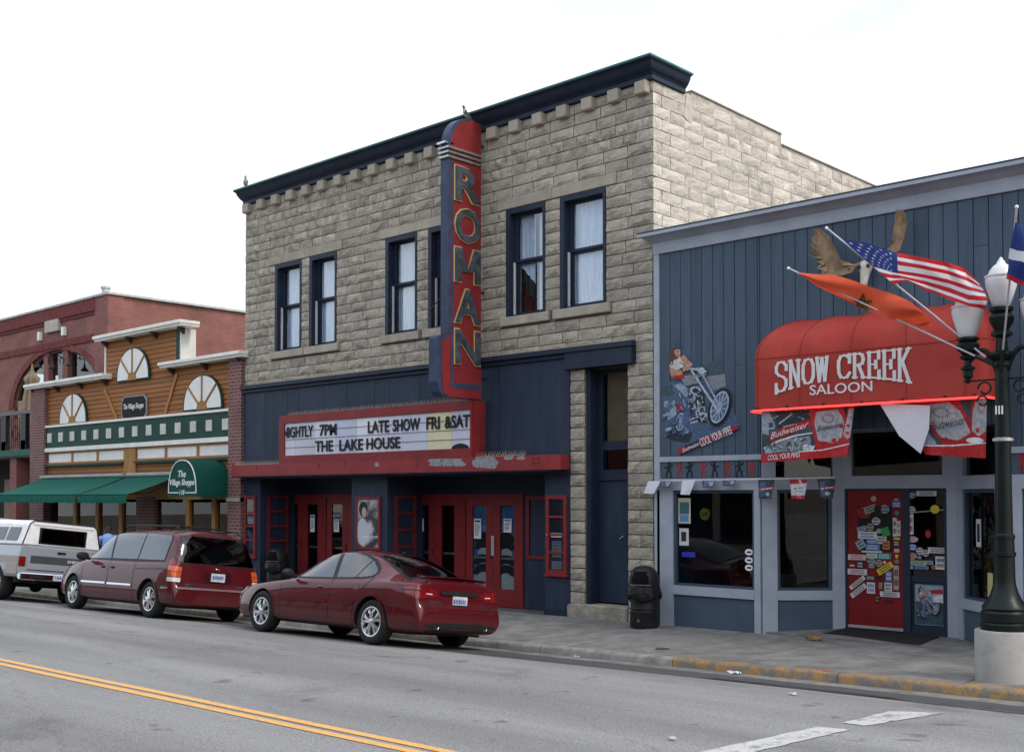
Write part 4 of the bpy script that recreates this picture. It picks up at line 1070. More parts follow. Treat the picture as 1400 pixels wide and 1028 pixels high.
for _i in range(22):
    _x, _y = _r.uniform(140,230), _r.uniform(500,760); _bits.append((_r.choice(['sky','denim','pale','denim']), ell(_x,_y,_r.uniform(8,26),_r.uniform(4,12),10,-20)))
for _i in range(16):
    _y = _r.uniform(390,730); _bits.append((_r.choice(['denim','pale','sky']), bar(268+(_y-390)*.08+_r.uniform(-20,30),_y,275+(_y-390)*.08+_r.uniform(-20,30),_y+_r.uniform(20,50),_r.uniform(4,9))))
_k = next(i for i, q_ in enumerate(RIDER) if q_[0] == 'red' and q_[1][0] == (310,350))
RIDER[_k:_k] = _bits
RIDER[-2:-2] = [('hair',bar(205,190,190,250,14)),('hair',bar(218,200,205,262,10)),('dark',bar(240,160,256,158,5)),('red',bar(246,182,256,180,4)),('dark',[(210,140),(258,128),(262,138),(214,150)]),('pale',bar(200,262,262,232,5)),('dark',bar(262,232,300,262,5)),('hair',bar(290,300,345,285,4))]
mp_ = thing('wall_poster', at(950,560,-.03), 'cut-out wall poster of a woman on a chopper motorcycle on blue boards', 'poster')
def poster3(x, y, o):
    p = at(880+x/5.14, 450+y/5.14, -.031); return (p.x, -.031-o, p.z)
back = [(118,430),(205,360),(190,240),(205,130),(230,80),(262,120),(360,250),(400,270),(530,203),(640,600),(672,672),(675,700),(255,884),(215,760),(130,480)]
obj('poster_board', MB().prism([poster3(x,y,0) for x,y in back], (0,.004,0)), M_PC['sky'], mp_)
picture('poster_print', mp_, RIDER, poster3)
def slanted_text(s, p0, p1, h, m, parent, y, name='lettering', bold=.02, shear=.0, depth=.002):
    """text running from photo point p0 to p1 (baseline middle) on plane y"""
    a, b = at(p0[0],p0[1],y), at(p1[0],p1[1],y); d = (b-a); L_ = d.length; d.normalize()
    up = Vector((-d.z,0,d.x))
    obj(name, put(fit_text(s, L_, h, bold=bold, shear=shear, depth=depth), (a+b)/2+Vector((0,-depth,0)), d, up), m, parent)
slanted_text('COOL YOUR PIPES', (957,605.5),(1000,587), .14, M_PC['white'], mp_, -.07, bold=.012)
slanted_text('Budweiser', (933,616),(957,605), .07, M_PC['white'], mp_, -.07, bold=0, shear=.3)
sid = thing('rider_picture', SD.P(1.36,.006,.4), 'small glossy picture of a woman riding a chopper beside the red door', 'poster')
def side3(x, y, o):
    p = SD.P(1.15+(x-110)/560*.43, .005+o, .34+(880-y)/800*.59); return p
obj('picture_board', MB().prism([SD.P(1.14,.004,.33),SD.P(1.58,.004,.33),SD.P(1.58,.004,.94),SD.P(1.14,.004,.94)], SD.n*.001), mat('picture_paper',(.17,.22,.3),.3,var=.4,vs=4,bump=0), sid)
picture('picture_print', sid, [('pale',[(110,90),(670,90),(670,420),(110,420)]),('red',[(380,180),(660,150),(660,240),(440,250)]),('teal',[(110,420),(670,420),(670,880),(110,880)]),('white',[(420,300),(660,250),(660,420),(500,420)])]+RIDER[5:-2], side3)

# ------------------------------------------------------------------ dancing figures frieze (red and black cut-outs)
FIG = [(-.02,.12),(-.035,.16),(-.02,.14),(0,.145),(.02,.14),(.035,.16),(.022,.12),(.018,.095),(.06,.10),(.085,.135),(.1,.12),(.075,.075),(.03,.055),(.025,.0),(.07,-.03),(.055,-.09),(.09,-.12),(.055,-.13),(.03,-.09),(.035,-.045),(.0,-.02),(-.04,-.06),(-.03,-.13),(-.07,-.135),(-.065,-.05),(-.03,.0),(-.03,.05),(-.07,.03),(-.1,.065),(-.085,.08),(-.06,.06),(-.02,.085)]
M_FB = flat('cutout_black',(.012,.014,.018),.6); M_FR = flat('cutout_red',(.3,.03,.035),.6)
for k, u in enumerate((914,928.5,942.5,961,977,994,1010.5,1027)):
    p = at(u, 640, -.03); sgn = [1,-1,1,1,-1,1,1,-1][k]; q = [1,.9,1.05,.95][k%4]
    o = obj('dancing_figure', MB().prism([(p.x+sgn*a*.85*q, -.028, 2.715+b*.92) for a,b in FIG], (0,.004,0)), M_FB if k%2==0 else M_FR,
        label='%s painted dancing figure in the frieze, %s from the stone pier' % ('black' if k%2==0 else 'red', ['first','second','third','fourth','fifth','sixth','seventh','eighth'][k]), cat='cutout figure', group='dancing figures in the frieze', origin=(p.x,-.03,2.72))
for k, x in enumerate((-5.42,-5.1,-4.78,-4.46)):
    o = obj('dancing_figure', MB().prism([(x+(1 if k%2 else -1)*a*.85, -.028, 2.715+b*.92) for a,b in FIG], (0,.004,0)), M_FR if k%2==0 else M_FB,
        label='%s painted dancing figure in the frieze behind the lamp post, %s from the awning' % ('red' if k%2==0 else 'black', ['first','second','third','fourth'][k]), cat='cutout figure', group='dancing figures in the frieze', origin=(x,-.03,2.72))

# ------------------------------------------------------------------ awning
aw = thing('saloon_awning', (-7.43,-.35,3.6), 'red domed fabric awning lettered SNOW CREEK SALOON over the saloon entrance', 'awning')
M_AWN = mat('awning_red_canvas', (.34,.042,.033), .8, var=.07, vs=1.5, bump=.12, bs=200, bd=.002, stain=.4, stc=(.42,.09,.07), sts=1.1)
AX0, AX1, AY, AZ0, AZ1, AZ2 = -9.21, -5.65, -.68, 3.62, 4.38, 5.0
mb = MB(); rows = []
sec = [(0,AZ0),(0,AZ0+.25),(0,AZ0+.5),(0,AZ1)] + [(.66*(1-math.cos(t*math.pi/20)), AZ1+(AZ2-AZ1)*math.sin(t*math.pi/20)) for t in range(1,11)]
def ring(ins, z):
    pts = []
    x0, x1, y0 = AX0+ins, AX1-ins, AY+ins
    rc = max(.02,.14-ins*.18)
    for i in range(7): pts.append((x0, .0+(y0+rc)*i/6, z))
    for i in range(1,6): t = i/6*math.pi/2; pts.append((x0+rc-rc*math.cos(t), y0+rc-rc*math.sin(t), z))
    for i in range(25): 
        x = x0+rc+(x1-x0-2*rc)*i/24; sag = .035*math.sin(i/24*math.pi*4)**2
        pts.append((x, y0+sag*(1 if z > AZ1 else .3), z-sag*.6*(1 if z > AZ1 else 0)))
    for i in range(1,6): t = i/6*math.pi/2; pts.append((x1-rc+rc*math.sin(t), y0+rc-rc*math.cos(t), z))
    for i in range(7): pts.append((x1, y0+rc-(y0+rc)*i/6, z))
    return pts
for ins, z in sec: rows.append(ring(ins, z))
n = len(rows[0])
for r_ in rows: mb.v += r_
for j in range(len(rows)-1):
    for i in range(n-1): mb.f.append((j*n+i, j*n+i+1, (j+1)*n+i+1, (j+1)*n+i)); mb.m.append(0)
obj('canvas', mb, M_AWN, aw, smooth=True)
# piping seams
mb = MB()
for i0 in (11, 17, 23, 29, 35):
    mb.tube([Vector(r_[i0])+Vector((0,-.002,.002)) for r_ in rows], .006, 5)
mb.tube([Vector(p)+Vector((0,-.003,0)) for p in rows[3]], .005, 5); mb.tube([Vector(p) for p in rows[0]], .012, 6)
obj('seam', mb, mat('awning_seam', (.25,.028,.024), .7), aw)
obj('awning_frame', MB().tube([(AX0+.02,-.02,AZ0+.02),(AX0+.02,AY+.03,AZ0+.02),(AX1-.02,AY+.03,AZ0+.02),(AX1-.02,-.02,AZ0+.02)],.018), MATS['bracket_iron'], aw)
# neon tube along the lower edge
m, t, b = nt('neon_red'); b.inputs['Base Color'].default_value = (.8,.05,.05,1); b.inputs['Emission Color'].default_value = (1.,.06,.05,1); b.inputs['Emission Strength'].default_value = 1.5
ny = AY-.015; nz_ = AZ0-.03
mb = MB().tube([(AX0+.0,-.25,nz_-.01),(AX0-.02,-.5,nz_-.01),(AX0+.0,ny+.02,nz_-.01),(AX0+.08,ny-.01,nz_-.005),(-8.2,ny,nz_+.0),(-6.9,ny,nz_+.002),(AX1-.08,ny-.01,nz_),(AX1+.01,ny+.06,nz_),(AX1+.02,-.4,nz_)], .017, 8)
obj('neon_tube', mb, m, aw, smooth=True)
mb = MB()
for x in (-9.1,-8.6,-8.0,-7.4,-6.8,-6.2,-5.8): mb.box(x-.012,x+.012,ny-.012,AY+.03,nz_-.0,AZ0+.02)
obj('neon_clips', mb, flat('clip_black',(.03,.02,.02)), aw)
# lettering: slab-serif capitals, heights growing towards the ends
STROKES = {
 'S': [[(.92,.86),(.92,.72)],[(.9,.84),(.72,.97),(.5,1),(.25,.97),(.1,.84),(.1,.68),(.28,.57),(.7,.46),(.9,.34),(.9,.16),(.75,.03),(.5,0),(.25,.03),(.08,.16)],[(.08,.28),(.08,.0)]],
 'N': [[(.18,0),(.18,1)],[(.18,1),(.82,0)],[(.82,0),(.82,1)],[(.02,0),(.36,0)],[(.0,1),(.3,1)],[(.64,1),(1,1)]],
 'O': [[(.5,1),(.24,.95),(.1,.75),(.08,.5),(.1,.25),(.24,.05),(.5,0),(.76,.05),(.9,.25),(.92,.5),(.9,.75),(.76,.95),(.5,1)]],
 'W': [[(.1,1),(.28,0)],[(.28,0),(.5,.95)],[(.5,.95),(.72,0)],[(.72,0),(.9,1)],[(.0,1),(.26,1)],[(.74,1),(1,1)],[(.36,1),(.6,1)]],
 'C': [[(.9,.86),(.72,.97),(.5,1),(.24,.95),(.1,.75),(.08,.5),(.1,.25),(.24,.05),(.5,0),(.75,.04),(.92,.2)],[(.92,1),(.92,.68)]],
 'R': [[(.2,0),(.2,1)],[(.2,1),(.6,1),(.8,.92),(.86,.76),(.8,.6),(.6,.52),(.2,.52)],[(.5,.52),(.86,0)],[(.02,0),(.4,0)],[(.7,0),(1,0)],[(.02,1),(.3,1)]],
 'E': [[(.2,0),(.2,1)],[(.03,1),(.9,1)],[(.03,0),(.92,0)],[(.2,.52),(.68,.52)],[(.9,1),(.9,.76)],[(.92,0),(.92,.26)],[(.68,.64),(.68,.4)]],
 'K': [[(.2,0),(.2,1)],[(.85,1),(.22,.45)],[(.4,.6),(.88,0)],[(.02,0),(.38,0)],[(.02,1),(.38,1)],[(.66,1),(1,1)],[(.7,0),(1.02,0)]]}
def serif_text(s, x0, x1, zb, zt, w, y, m, parent, name='lettering', depth=.004):
    nch = sum(.55 if c == ' ' else 1 for c in s); cw = (x1-x0)/nch; x = x0
    mb = MB(); k = 0
    for c in s:
        if c == ' ': x += cw*.55; continue
        gx = lambda a: x+cw*(.04+.9*a)
        for st in STROKES[c]:
            for (a, b) in zip(st, st[1:]):
                def P(q):
                    X_ = gx(q[0]); tt = (X_-x0)/(x1-x0); lo = zb(tt); hi = zt(tt); return Vector((X_, 0, lo+(hi-lo)*q[1]))
                A, B = P(a), P(b); d = (B-A).normalized(); vert = abs(d.z)
                ww = w*(.42+.58*vert); nrm = Vector((-d.z,0,d.x))*ww/2; e = d*ww*.45
                k += 1; yy = y-.00013*(k%23)
                mb.prism([A-e+nrm+Vector((0,yy,0)),A-e-nrm+Vector((0,yy,0)),B+e-nrm+Vector((0,yy,0)),B+e+nrm+Vector((0,yy,0))], (0,depth,0))
        x += cw
    return obj(name, mb, m, parent)
M_AWH = mat('awning_white_print', (.62,.62,.62), .7, var=.06, vs=6, bump=0)
yb = AY-.007
bow = lambda t: (2*t-1)**2
serif_text('SNOW CREEK', -8.80, -6.66, lambda t: 4.03-.15*bow(t)-.05+.02*t, lambda t: 4.30+.03*t, .052, yb, M_AWH, aw)
obj('lettering', put(fit_text('SALOON', .98, .15, bold=.012, depth=.004), (-7.73,yb,3.845)), M_AWH, aw)
# ------------------------------------------------------------------ beer banners under the awning
def cloth_panel(name, corners, parent_thing, m, nx=14, nz=8, wav=.02, seed=1):
    """bilinear patch of four corners (tl, tr, br, bl) with folds"""
    tl, tr, br, bl = [Vector(c) for c in corners]; r = random.Random(seed)
    P = {}
    mb = MB()
    for j in range(nz+1):
        for i in range(nx+1):
            s, t = i/nx, j/nz
            p = (tl*(1-s)+tr*s)*(1-t)+(bl*(1-s)+br*s)*t
            p.y += wav*t*(math.sin(s*7+seed)+.5*math.sin(s*15+t*3))
            P[i,j] = p; mb.v.append(p)
    n = nx+1
    for j in range(nz):
        for i in range(nx): mb.f.append((j*n+i,j*n+i+1,(j+1)*n+i+1,(j+1)*n+i)); mb.m.append(0)
    def surf(s, t, o=0):
        s = min(max(s,0),.9999); t = min(max(t,0),.9999)
        fi, fj = s*nx, t*nz; i, j = int(fi), int(fj); a, b = fi-i, fj-j
        p = (P[i,j]*(1-a)+P[i+1,j]*a)*(1-b)+(P[i,j+1]*(1-a)+P[i+1,j+1]*a)*b
        return (p.x, p.y-o, p.z)
    ob = obj(name, mb, m, parent_thing, smooth=True)
    return surf
def draw(parent, surf, polys, name='print'):
    """finely divided print polygons laid on a cloth surface"""
    mb = MB()
    for k, (ink, pts) in enumerate(polys):
        bm = bmesh.new(); vs = [bm.verts.new((x,y,0)) for x,y in pts]
        try: bm.faces.new(vs)
        except Exception: bm.free(); continue
        for ax in (0,1):
            lo = min(p[ax] for p in pts); hi = max(p[ax] for p in pts)
            step = 1/14 if ax == 0 else 1/8
            c = math.floor(lo/step)*step+step
            while c < hi:
                no = (1,0,0) if ax == 0 else (0,1,0); co = (c,0,0) if ax == 0 else (0,c,0)
                bmesh.ops.bisect_plane(bm, geom=bm.verts[:]+bm.edges[:]+bm.faces[:], plane_co=co, plane_no=no); c += step
        bm.verts.index_update()
        mb.add([surf(v.co.x, v.co.y, .0004*(k+1)) for v in bm.verts], [[v.index for v in f.verts] for f in bm.faces], PK.index(ink)); bm.free()
    return obj(name, mb, [M_PC[k] for k in PK], parent)
def cloth_text(parent, surf, s, s0, t0, s1, t1, h, ink, bold=0., shear=0., o=.016):
    mb = fit_text(s, 1, 1, bold=bold, shear=shear, depth=.001)
    vs = []
    for (x,y,z) in mb.v:
        a = x+.5; b = .5-z
        vs.append(surf(s0+(s1-s0)*a, t0+(t1-t0)*a+(b-.5)*h, o-y*.2))
    mb.v = vs; obj('lettering', mb, M_PC[ink], parent)
def can_print(cx, cy, w, h, tilt):
    def T(pts): 
        c, s = math.cos(R(tilt)), math.sin(R(tilt)); return [(cx+(x*w)*c-(y*h)*s, cy+(x*w)*s*.9+(y*h)*c) for x,y in pts]
    return [('red',T([(-.5,-.55),(.5,-.55),(.52,.55),(-.52,.55)])), ('label',T([(-.42,-.45),(.42,-.45),(.42,.3),(.0,.42),(-.42,.3)])), ('grey',T(ell(0,-.24,.2,.13,14))),('red',T([(-.42,-.45),(-.3,-.45),(-.42,-.2)])),('red',T([(.3,-.45),(.42,-.45),(.42,-.2)])),('label',T(ell(0,-.24,.12,.08,12))), ('pale',T([(-.36,.06),(.36,.06),(.36,.10),(-.36,.10)])), ('pale',T([(-.36,.16),(.36,.16),(.36,.2),(-.36,.2)])), ('red',T([(-.42,.3),(0,.42),(.42,.3),(.42,.36),(0,.48),(-.42,.36)]))]
M_BAN = mat('vinyl_banner', (.05,.06,.075), .35, var=.3, vs=5, bump=0)
M_VW = mat('vinyl_white', (.55,.56,.6), .4, var=.05, bump=0)
bn = thing('beer_banner', (-8.35,-.55,2.8), 'printed beer banner hanging flat under the left half of the red awning', 'banner', 'beer banners under the awning')
f = cloth_panel('banner_cloth', [(-9.08,-.60,3.62),(-7.55,-.58,3.62),(-7.64,-.62,2.86),(-9.09,-.60,2.79)], bn, M_BAN, seed=2)
draw(bn, f, [('teal',[(.0,0),(.6,0),(.6,.5),(0,.5)]),('pale',[(0,.05),(.1,.1),(.16,.35),(.08,.5),(0,.45)]),('dark',[(.15,.02),(.58,.02),(.58,.25),(.18,.4)]),('chrome',bar(.2,.3,.35,.12,.02)),('chrome',bar(.25,.36,.5,.3,.02)),
  ('red',[(.1,.46),(.56,.24),(.58,.36),(.35,.5),(.1,.62)]),('white',[(.02,.72),(.2,.6),(.4,.52),(.58,.5),(.58,.52),(.4,.55),(.2,.64),(.02,.75)]),
  ('grey',[(.05,.7),(.3,.6),(.56,.56),(.58,.84),(.05,.82)]),('chrome',bar(.3,.82,.42,.58,.015)),('chrome',bar(.36,.82,.4,.55,.012)),('pale',[(.03,.75),(.2,.73),(.22,.82),(.04,.84)]),('chrome',bar(.46,.6,.44,.8,.02)),('white',[(.5,.72),(.62,.76),(.6,.84),(.48,.82)])]
  + [(_r.choice(['chrome','pale','dark','grey','teal','tyre']), bar(_x,_y,_x+_r.uniform(-.07,.07),_y+_r.uniform(-.08,.08),_r.uniform(.008,.02))) for _x,_y in [(_r.uniform(.08,.56),_r.uniform(.04,.22)) for _ in range(22)]+[(_r.uniform(.08,.56),_r.uniform(.62,.8)) for _ in range(26)]]
  + can_print(.77,.43,.36,.72,-9) + can_print(.99,.4,.14,.66,4)[:3] + [('red',[(0,.83),(.5,.86),(1,.79),(1,1),(0,1)]), ('white',[(.46,.84),(.7,.84),(1,.76),(1,.78),(.7,.86),(.46,.86)])])
cloth_text(bn, f, 'COOL YOUR PIPES', .09, .92, .47, .895, .1, 'white', .01, 0, .036); cloth_text(bn, f, 'Budweiser', .12, .52, .54, .34, .12, 'white', .0, .3, .036); cloth_text(bn, f, 'Budweiser', .64, .45, .9, .38, .1, 'dark', .0, .3, .036)
bn = thing('beer_banner', (-6.05,-.55,2.78), 'printed beer banner with a can, right half of the awning beside the lamp post', 'banner', 'beer banners under the awning')
f = cloth_panel('banner_cloth', [(-7.1,-.60,3.62),(-5.67,-.60,3.62),(-5.68,-.62,2.78),(-6.5,-.60,2.85)], bn, M_BAN, seed=5)
draw(bn, f, [('dark',[(.0,0),(.45,0),(.42,.5),(0.05,.6)]),('chrome',bar(.12,.12,.35,.2,.02)),('teal',[(.05,.3),(.3,.3),(.3,.8),(.0,.85)]),('pale',[(.05,.6),(.25,.5),(.28,.8),(.02,.82)])] + can_print(.55,.42,.5,.74,-12) + can_print(.93,.36,.2,.7,6) + [('red',[(0,.84),(1,.78),(1,1),(0,1)]),('white',[(0,.82),(.5,.8),(1,.75),(1,.765),(.5,.83),(0,.84)]), ('white',ell(.85,.72,.12,.05,12))])
cloth_text(bn, f, 'Budweiser', .35, .48, .78, .38, .13, 'dark', .0, .3, .036)
# folded-over corner showing its white back
obj('folded_flap', MB().prism([(-7.16,-.64,3.60),(-6.42,-.66,3.52),(-6.42,-.70,3.2),(-6.53,-.72,2.86),(-6.85,-.69,3.12)], (0,.004,0)), M_VW, bn)
# --- pennant string
ps = thing('pennant_string', (-9.8,-.12,2.52), 'white string of crumpled beer pennants across the saloon window head', 'pennants')
obj('string', MB().tube([(-11.56,-.1,2.515),(-11.2,-.12,2.54),(-9.45,-.12,2.545),(-8.12,-.12,2.56)], .012, 6), M_VW, ps)
r = random.Random(3)
for k, (x, hang) in enumerate(((-11.45,.22),(-11.2,.12),(-10.75,.24),(-10.35,.13),(-9.95,.1),(-9.28,.31),(-8.72,.31),(-8.25,.3))):
    w = .3 if k > 4 else .26
    tilt = 0 if k > 4 else r.uniform(-.12,.12)
    f = cloth_panel('pennant', [(x-w/2,-.13,2.54),(x+w/2,-.13,2.54),(x+w/2*(.75)+tilt,-.16 if k > 4 else -.2,2.54-hang),(x-w/2*.75+tilt,-.15 if k > 4 else -.22,2.54-hang*.95)], ps, M_VW if k in (0,2,6) else M_BAN, 6, 5, .03, k)
    if k in (5,7): draw(ps, f, [('dark',[(0,0),(1,0),(1,1),(0,1)]),('denim',[(.1,.1),(.5,.1),(.4,.9),(.1,.9)]),('red',[(0,.45),(1,.35),(1,.5),(0,.6)]),('white',[(.15,.48),(.9,.4),(.9,.45),(.15,.55)]),('pale',ell(.6,.75,.2,.1,10))])
    elif k == 6: draw(ps, f, [('red',[(0,0),(1,0),(1,.2),(0,.25)]),('white',[(.1,.25),(.9,.2),(.9,.8),(.1,.8)]),('dark',bar(.2,.5,.8,.42,.05)),('grey',bar(.2,.65,.8,.58,.04)),('red',[(0,.85),(1,.8),(1,1),(0,1)])])
    elif k in (1,3,4): draw(ps, f, [('denim',[(.1,0),(.7,0),(.5,.6),(.2,.9)]),('pale',[(.5,.2),(.9,.1),(.8,.8),(.6,.7)]),('red',[(.3,.3),(.6,.35),(.5,.55)])])
# ------------------------------------------------------------------ moose skull with antlers on the wall
sk = thing('moose_antlers', (-7.5,-.1,5.6), 'bleached moose skull with broad brown antlers mounted above the awning', 'antlers')
M_BONE = mat('bone', (.55,.52,.46), .7, var=.15, vs=9, bump=.2, bs=60)
M_ANT = mat('antler', (.24,.165,.10), .75, var=.3, vs=7, bump=.5, bs=45, bd=.01)
def pz(u, v, y=-.25): p = at(u, v, y); return p
c = pz(1183,365,-.2)
mb = MB().lathe([(.0,.06),(.09,.05),(.115,.0),(.10,-.07),(.075,-.15),(.06,-.26),(.05,-.36),(.0,-.38)], (0,0,0), 14)
mb.xf(Matrix.Translation((c.x,-.18,c.z+.03)) @ Matrix.Rotation(R(-14),4,'X') @ Matrix.Diagonal((1,.7,1,1)))
obj('skull', mb, M_BONE, sk, smooth=True)
mb = MB()
for s in (-1,1): mb.ball((c.x+s*.07,-.255,c.z+.0),.03,.02,.032,10,6)
mb.ball((c.x,-.23,c.z-.28),.025,.02,.05,8,6)
obj('eye_socket', mb, flat('socket_dark',(.05,.04,.03)), sk)
def palm(pts, y, name, ythick=.03, bend=0.):
    n = len(pts); P = [pz(u, v, y) for u, v in pts]
    P = [Vector((p.x, y+bend*(p.z-c.z), p.z)) for p in P]
    ctr = sum(P, Vector())/n
    mb = MB(); vs = [p+Vector((0,-.006,0)) for p in P]+[p+Vector((0,ythick,0)) for p in P]
    inner = [ctr+(p-ctr)*.72+Vector((0,.025,0)) for p in P]
    mb.add(vs+inner+[ctr+Vector((0,.03,0))], [(i,(i+1)%n,n+(i+1)%n,n+i) for i in range(n)]+[(i,(i+1)%n,2*n+(i+1)%n,2*n+i) for i in range(n)]+[(2*n+i,2*n+(i+1)%n,3*n) for i in range(n)]+[tuple(range(2*n-1,n-1,-1))])
    return obj(name, mb, M_ANT, sk)
palm([(1170,363),(1164,373),(1150,377),(1134,377),(1123,374),(1131,371.5),(1117,367),(1127,362.5),(1115,357),(1121,354),(1103.5,349),(1113,349.5),(1117,345.5),(1106,344.5),(1113,340),(1108,334),(1112,331),(1110,325),(1115,321),(1112,313),(1117,315),(1119,312),(1123,315),(1131,322),(1140,338),(1147,352),(1152,364),(1160,363)], -.34, 'antler')
palm([(1214,341),(1220,330),(1222,313),(1224,298),(1225,288),(1229,286.5),(1231,290),(1234,288),(1238,297),(1240,303),(1239,312),(1237,318),(1238,322),(1233,333),(1230,343),(1224,346)], -.3, 'antler')
obj('antler_beam', MB().tube([c+Vector((-.06,.0,.06)), pz(1168,364,-.3), pz(1160,368,-.32)], [.03,.025,.03], 8).tube([c+Vector((.08,.0,.05)), pz(1205,352,-.28), pz(1218,340,-.29)], [.03,.025,.028], 8), M_ANT, sk, smooth=True)
# doormat and the rock beside it
obj('doormat', MB().prism([(-8.62,.1,walk_z(-8,0)+.002),(-6.9,.05,walk_z(-7,0)+.002),(-6.95,.85,.185),(-8.45,.85,.185)], (0,0,.012)), mat('rubber_mat',(.02,.02,.02),.9,bump=.4,bs=150), label='black rubber doormat in front of the red saloon door', cat='doormat', origin=(-7.7,.4,.12))
# ------------------------------------------------------------------ wooden gift shop with stepped false front
M_BRK = brickmat('shop_brick', (.19,.062,.055), (.14,.045,.042), (.22,.19,.18), .21, .085, .012)
M_PLANK = mat('cedar_plank', (.285,.115,.036), .65, var=.28, vs=2.5, bump=.25, bs=30, rand=.16, stain=.4, stc=(.16,.07,.025), sts=2, stretch=(.35,1,6))
M_WOOD = mat('gold_wood', (.34,.165,.045), .55, var=.2, vs=3, bump=.15, bs=30, stretch=(4,4,.5))
M_VGREEN = mat('shop_green_paint', (.010,.05,.038), .6, var=.12, vs=2, bump=.08)
M_CREAM = mat('cream_paint', (.74,.73,.68), .6, var=.08, vs=3, bump=.08)
M_WHITEP = mat('white_panel', (.76,.76,.73), .6, var=.06, vs=3, bump=.1)
M_CANG = mat('green_canvas', (.004,.095,.07), .8, var=.1, vs=1.2, bump=.15, bs=180, bd=.002, stain=.2, stc=(.01,.08,.06), sts=2)
M_CANG2 = mat('dark_green_canvas', (.003,.062,.044), .75, var=.1, vs=1.2, bump=.1, bs=180, bd=.002)
vs_ = thing('gift_shop', (-29.9,2,-.1), 'small wood fronted gift shop with stepped parapet and green frieze', 'shop building')
VX0, VX1 = -35.85, -24.0
def vz(x): return wall_z(x)-.06
bx('brick_pier', VX0, -34.85, -.12, .5, -.4, 5.68, M_BRK, vs_); bx('brick_pier', -24.56, VX1-.0, -.10, .5, -.4, 5.72, M_BRK, vs_)
bx('pier_band', -24.60, VX1+.0, -.13, .0, 2.15, 2.25, M_DRESS, vs_)
obj('wall_core', MB().box(-34.85,-24.56,.02,.3,2.2,5.7).box(-31.1,-27.05,.02,.42,5.7,6.78).box(VX0,VX0+.2,.5,12,-.4,5.2).box(VX1-.2,VX1,.5,12,-.4,5.2), M_WOOD, vs_)
bx('roof', VX0, VX1, .3, 12, 5.0, 5.1, MATS['roof_felt'], vs_)
# clapboards
z = 4.47; ph = .128
pk = MB().add([(-.5,-.0,0),(.5,0,0),(.5,-.028,0),(-.5,-.028,0),(-.5,-.0,ph),(.5,0,ph),(.5,-.008,ph),(-.5,-.008,ph)], [(0,1,2,3),(7,6,5,4),(3,2,6,7),(0,3,7,4),(1,5,6,2),(0,4,5,1)])
pme = mk_mesh('plank', pk, M_PLANK)
def planks(x0, x1, z0, z1):
    z = z0; r = random.Random(int(x0*7))
    while z < z1-.03:
        cuts = [x0]
        if x1-x0 > 3: cuts.append(r.uniform(x0+.8, x1-.8))
        cuts.append(x1)
        for a, b in zip(cuts, cuts[1:]):
            o = link('plank', pme, vs_, ((a+b)/2, .02, z)); o.scale = (b-a-.004,1,min(1,(z1-z)/ph))
        z += ph
planks(-34.85,-24.56,4.49,5.68); planks(-31.1,-27.05,5.69,6.75)
planks(-34.85,-29.75,2.86,3.2); planks(-29.3,-24.56,2.86,3.2)
# cornices with little brackets
def vcornice(x0, x1, z, d=.32):
    obj('cornice', MB().box(x0,x1,-d,.3,z-.03,z+.06).box(x0+.02,x1-.02,-d+.05,.3,z-.09,z-.03), M_CREAM, vs_, bevel=.01)
    n = max(3, int((x1-x0)/1.1)); 
    for i in range(n):
        x = x0+.3+(x1-x0-.6)*i/(n-1)
        obj('bracket', MB().prism([(x-.05,.0,z-.09),(x-.05,-.2,z-.09),(x-.05,-.14,z-.17),(x-.05,.0,z-.27)], (.1,0,0)), mat('bracket_brown',(.07,.035,.018),.6), vs_)
vcornice(-35.95,-30.75,5.76); vcornice(-31.35,-26.55,6.86); vcornice(-27.65,VX1+.22,5.80)
bx('return_post', -27.07, -27.0, -.0, .45, 5.86, 6.76, M_CREAM, vs_); bx('return_strip', -27.2, -27.065, -.03, .02, 5.86, 6.76, M_VGREEN, vs_); bx('return_post', -31.16, -31.1, -.03, .4, 5.82, 6.76, M_CREAM, vs_)
# fan windows
def fan(x0, x1, z0, z1, nm='fan_window'):
    cx = (x0+x1)/2; rx = (x1-x0)/2; rz = z1-z0
    arch = lambda k, n=20: [(cx+rx*k*math.cos(math.pi*i/n), z0+rz*k*math.sin(math.pi*i/n)**.85) for i in range(n+1)]
    out = arch(1.0); o = obj(nm, MB().prism([(x,-.02,z) for x,z in out], (0,-.05,0)), M_VGREEN, vs_)
    # white lights between gold ribs
    inn = .93; n = 20; segs = [(0,4.4),(4.6,9.9),(10.1,15.4),(15.6,20)]
    for a, b in segs:
        pts = []
        for i in range(9):
            t = math.pi*(a+(b-a)*i/8)/20; pts.append((cx+rx*inn*math.cos(t), -.074, z0+.03+rz*inn*math.sin(t)**.85))
        ta, tb = math.pi*b/20, math.pi*a/20
        for t in (ta, tb): pts.append((cx+rx*.24*math.cos(t), -.074, z0+.03+rz*.24*math.sin(t)))
        obj('light', MB().prism(pts, (0,.004,0)), M_WHITEP, o)
    mb = MB()
    for a in (4.5,10,15.5):
        t = math.pi*a/20; mb.tube([(cx+rx*.2*math.cos(t),-.08,z0+.03+rz*.2*math.sin(t)),(cx+rx*.95*math.cos(t),-.08,z0+.03+rz*.95*math.sin(t)**.85)], .03, 6)
    obj('rib', mb, M_WOOD, o)
    obj('hub', MB().prism([(cx+rx*.26*math.cos(math.pi*i/10),-.09,z0+rz*.26*math.sin(math.pi*i/10)) for i in range(11)], (0,.03,0)), M_WOOD, o)
fan(-30.37,-28.53,5.54,6.46); fan(-33.95,-32.16,4.48,5.40); fan(-26.77,-24.89,4.52,5.43)
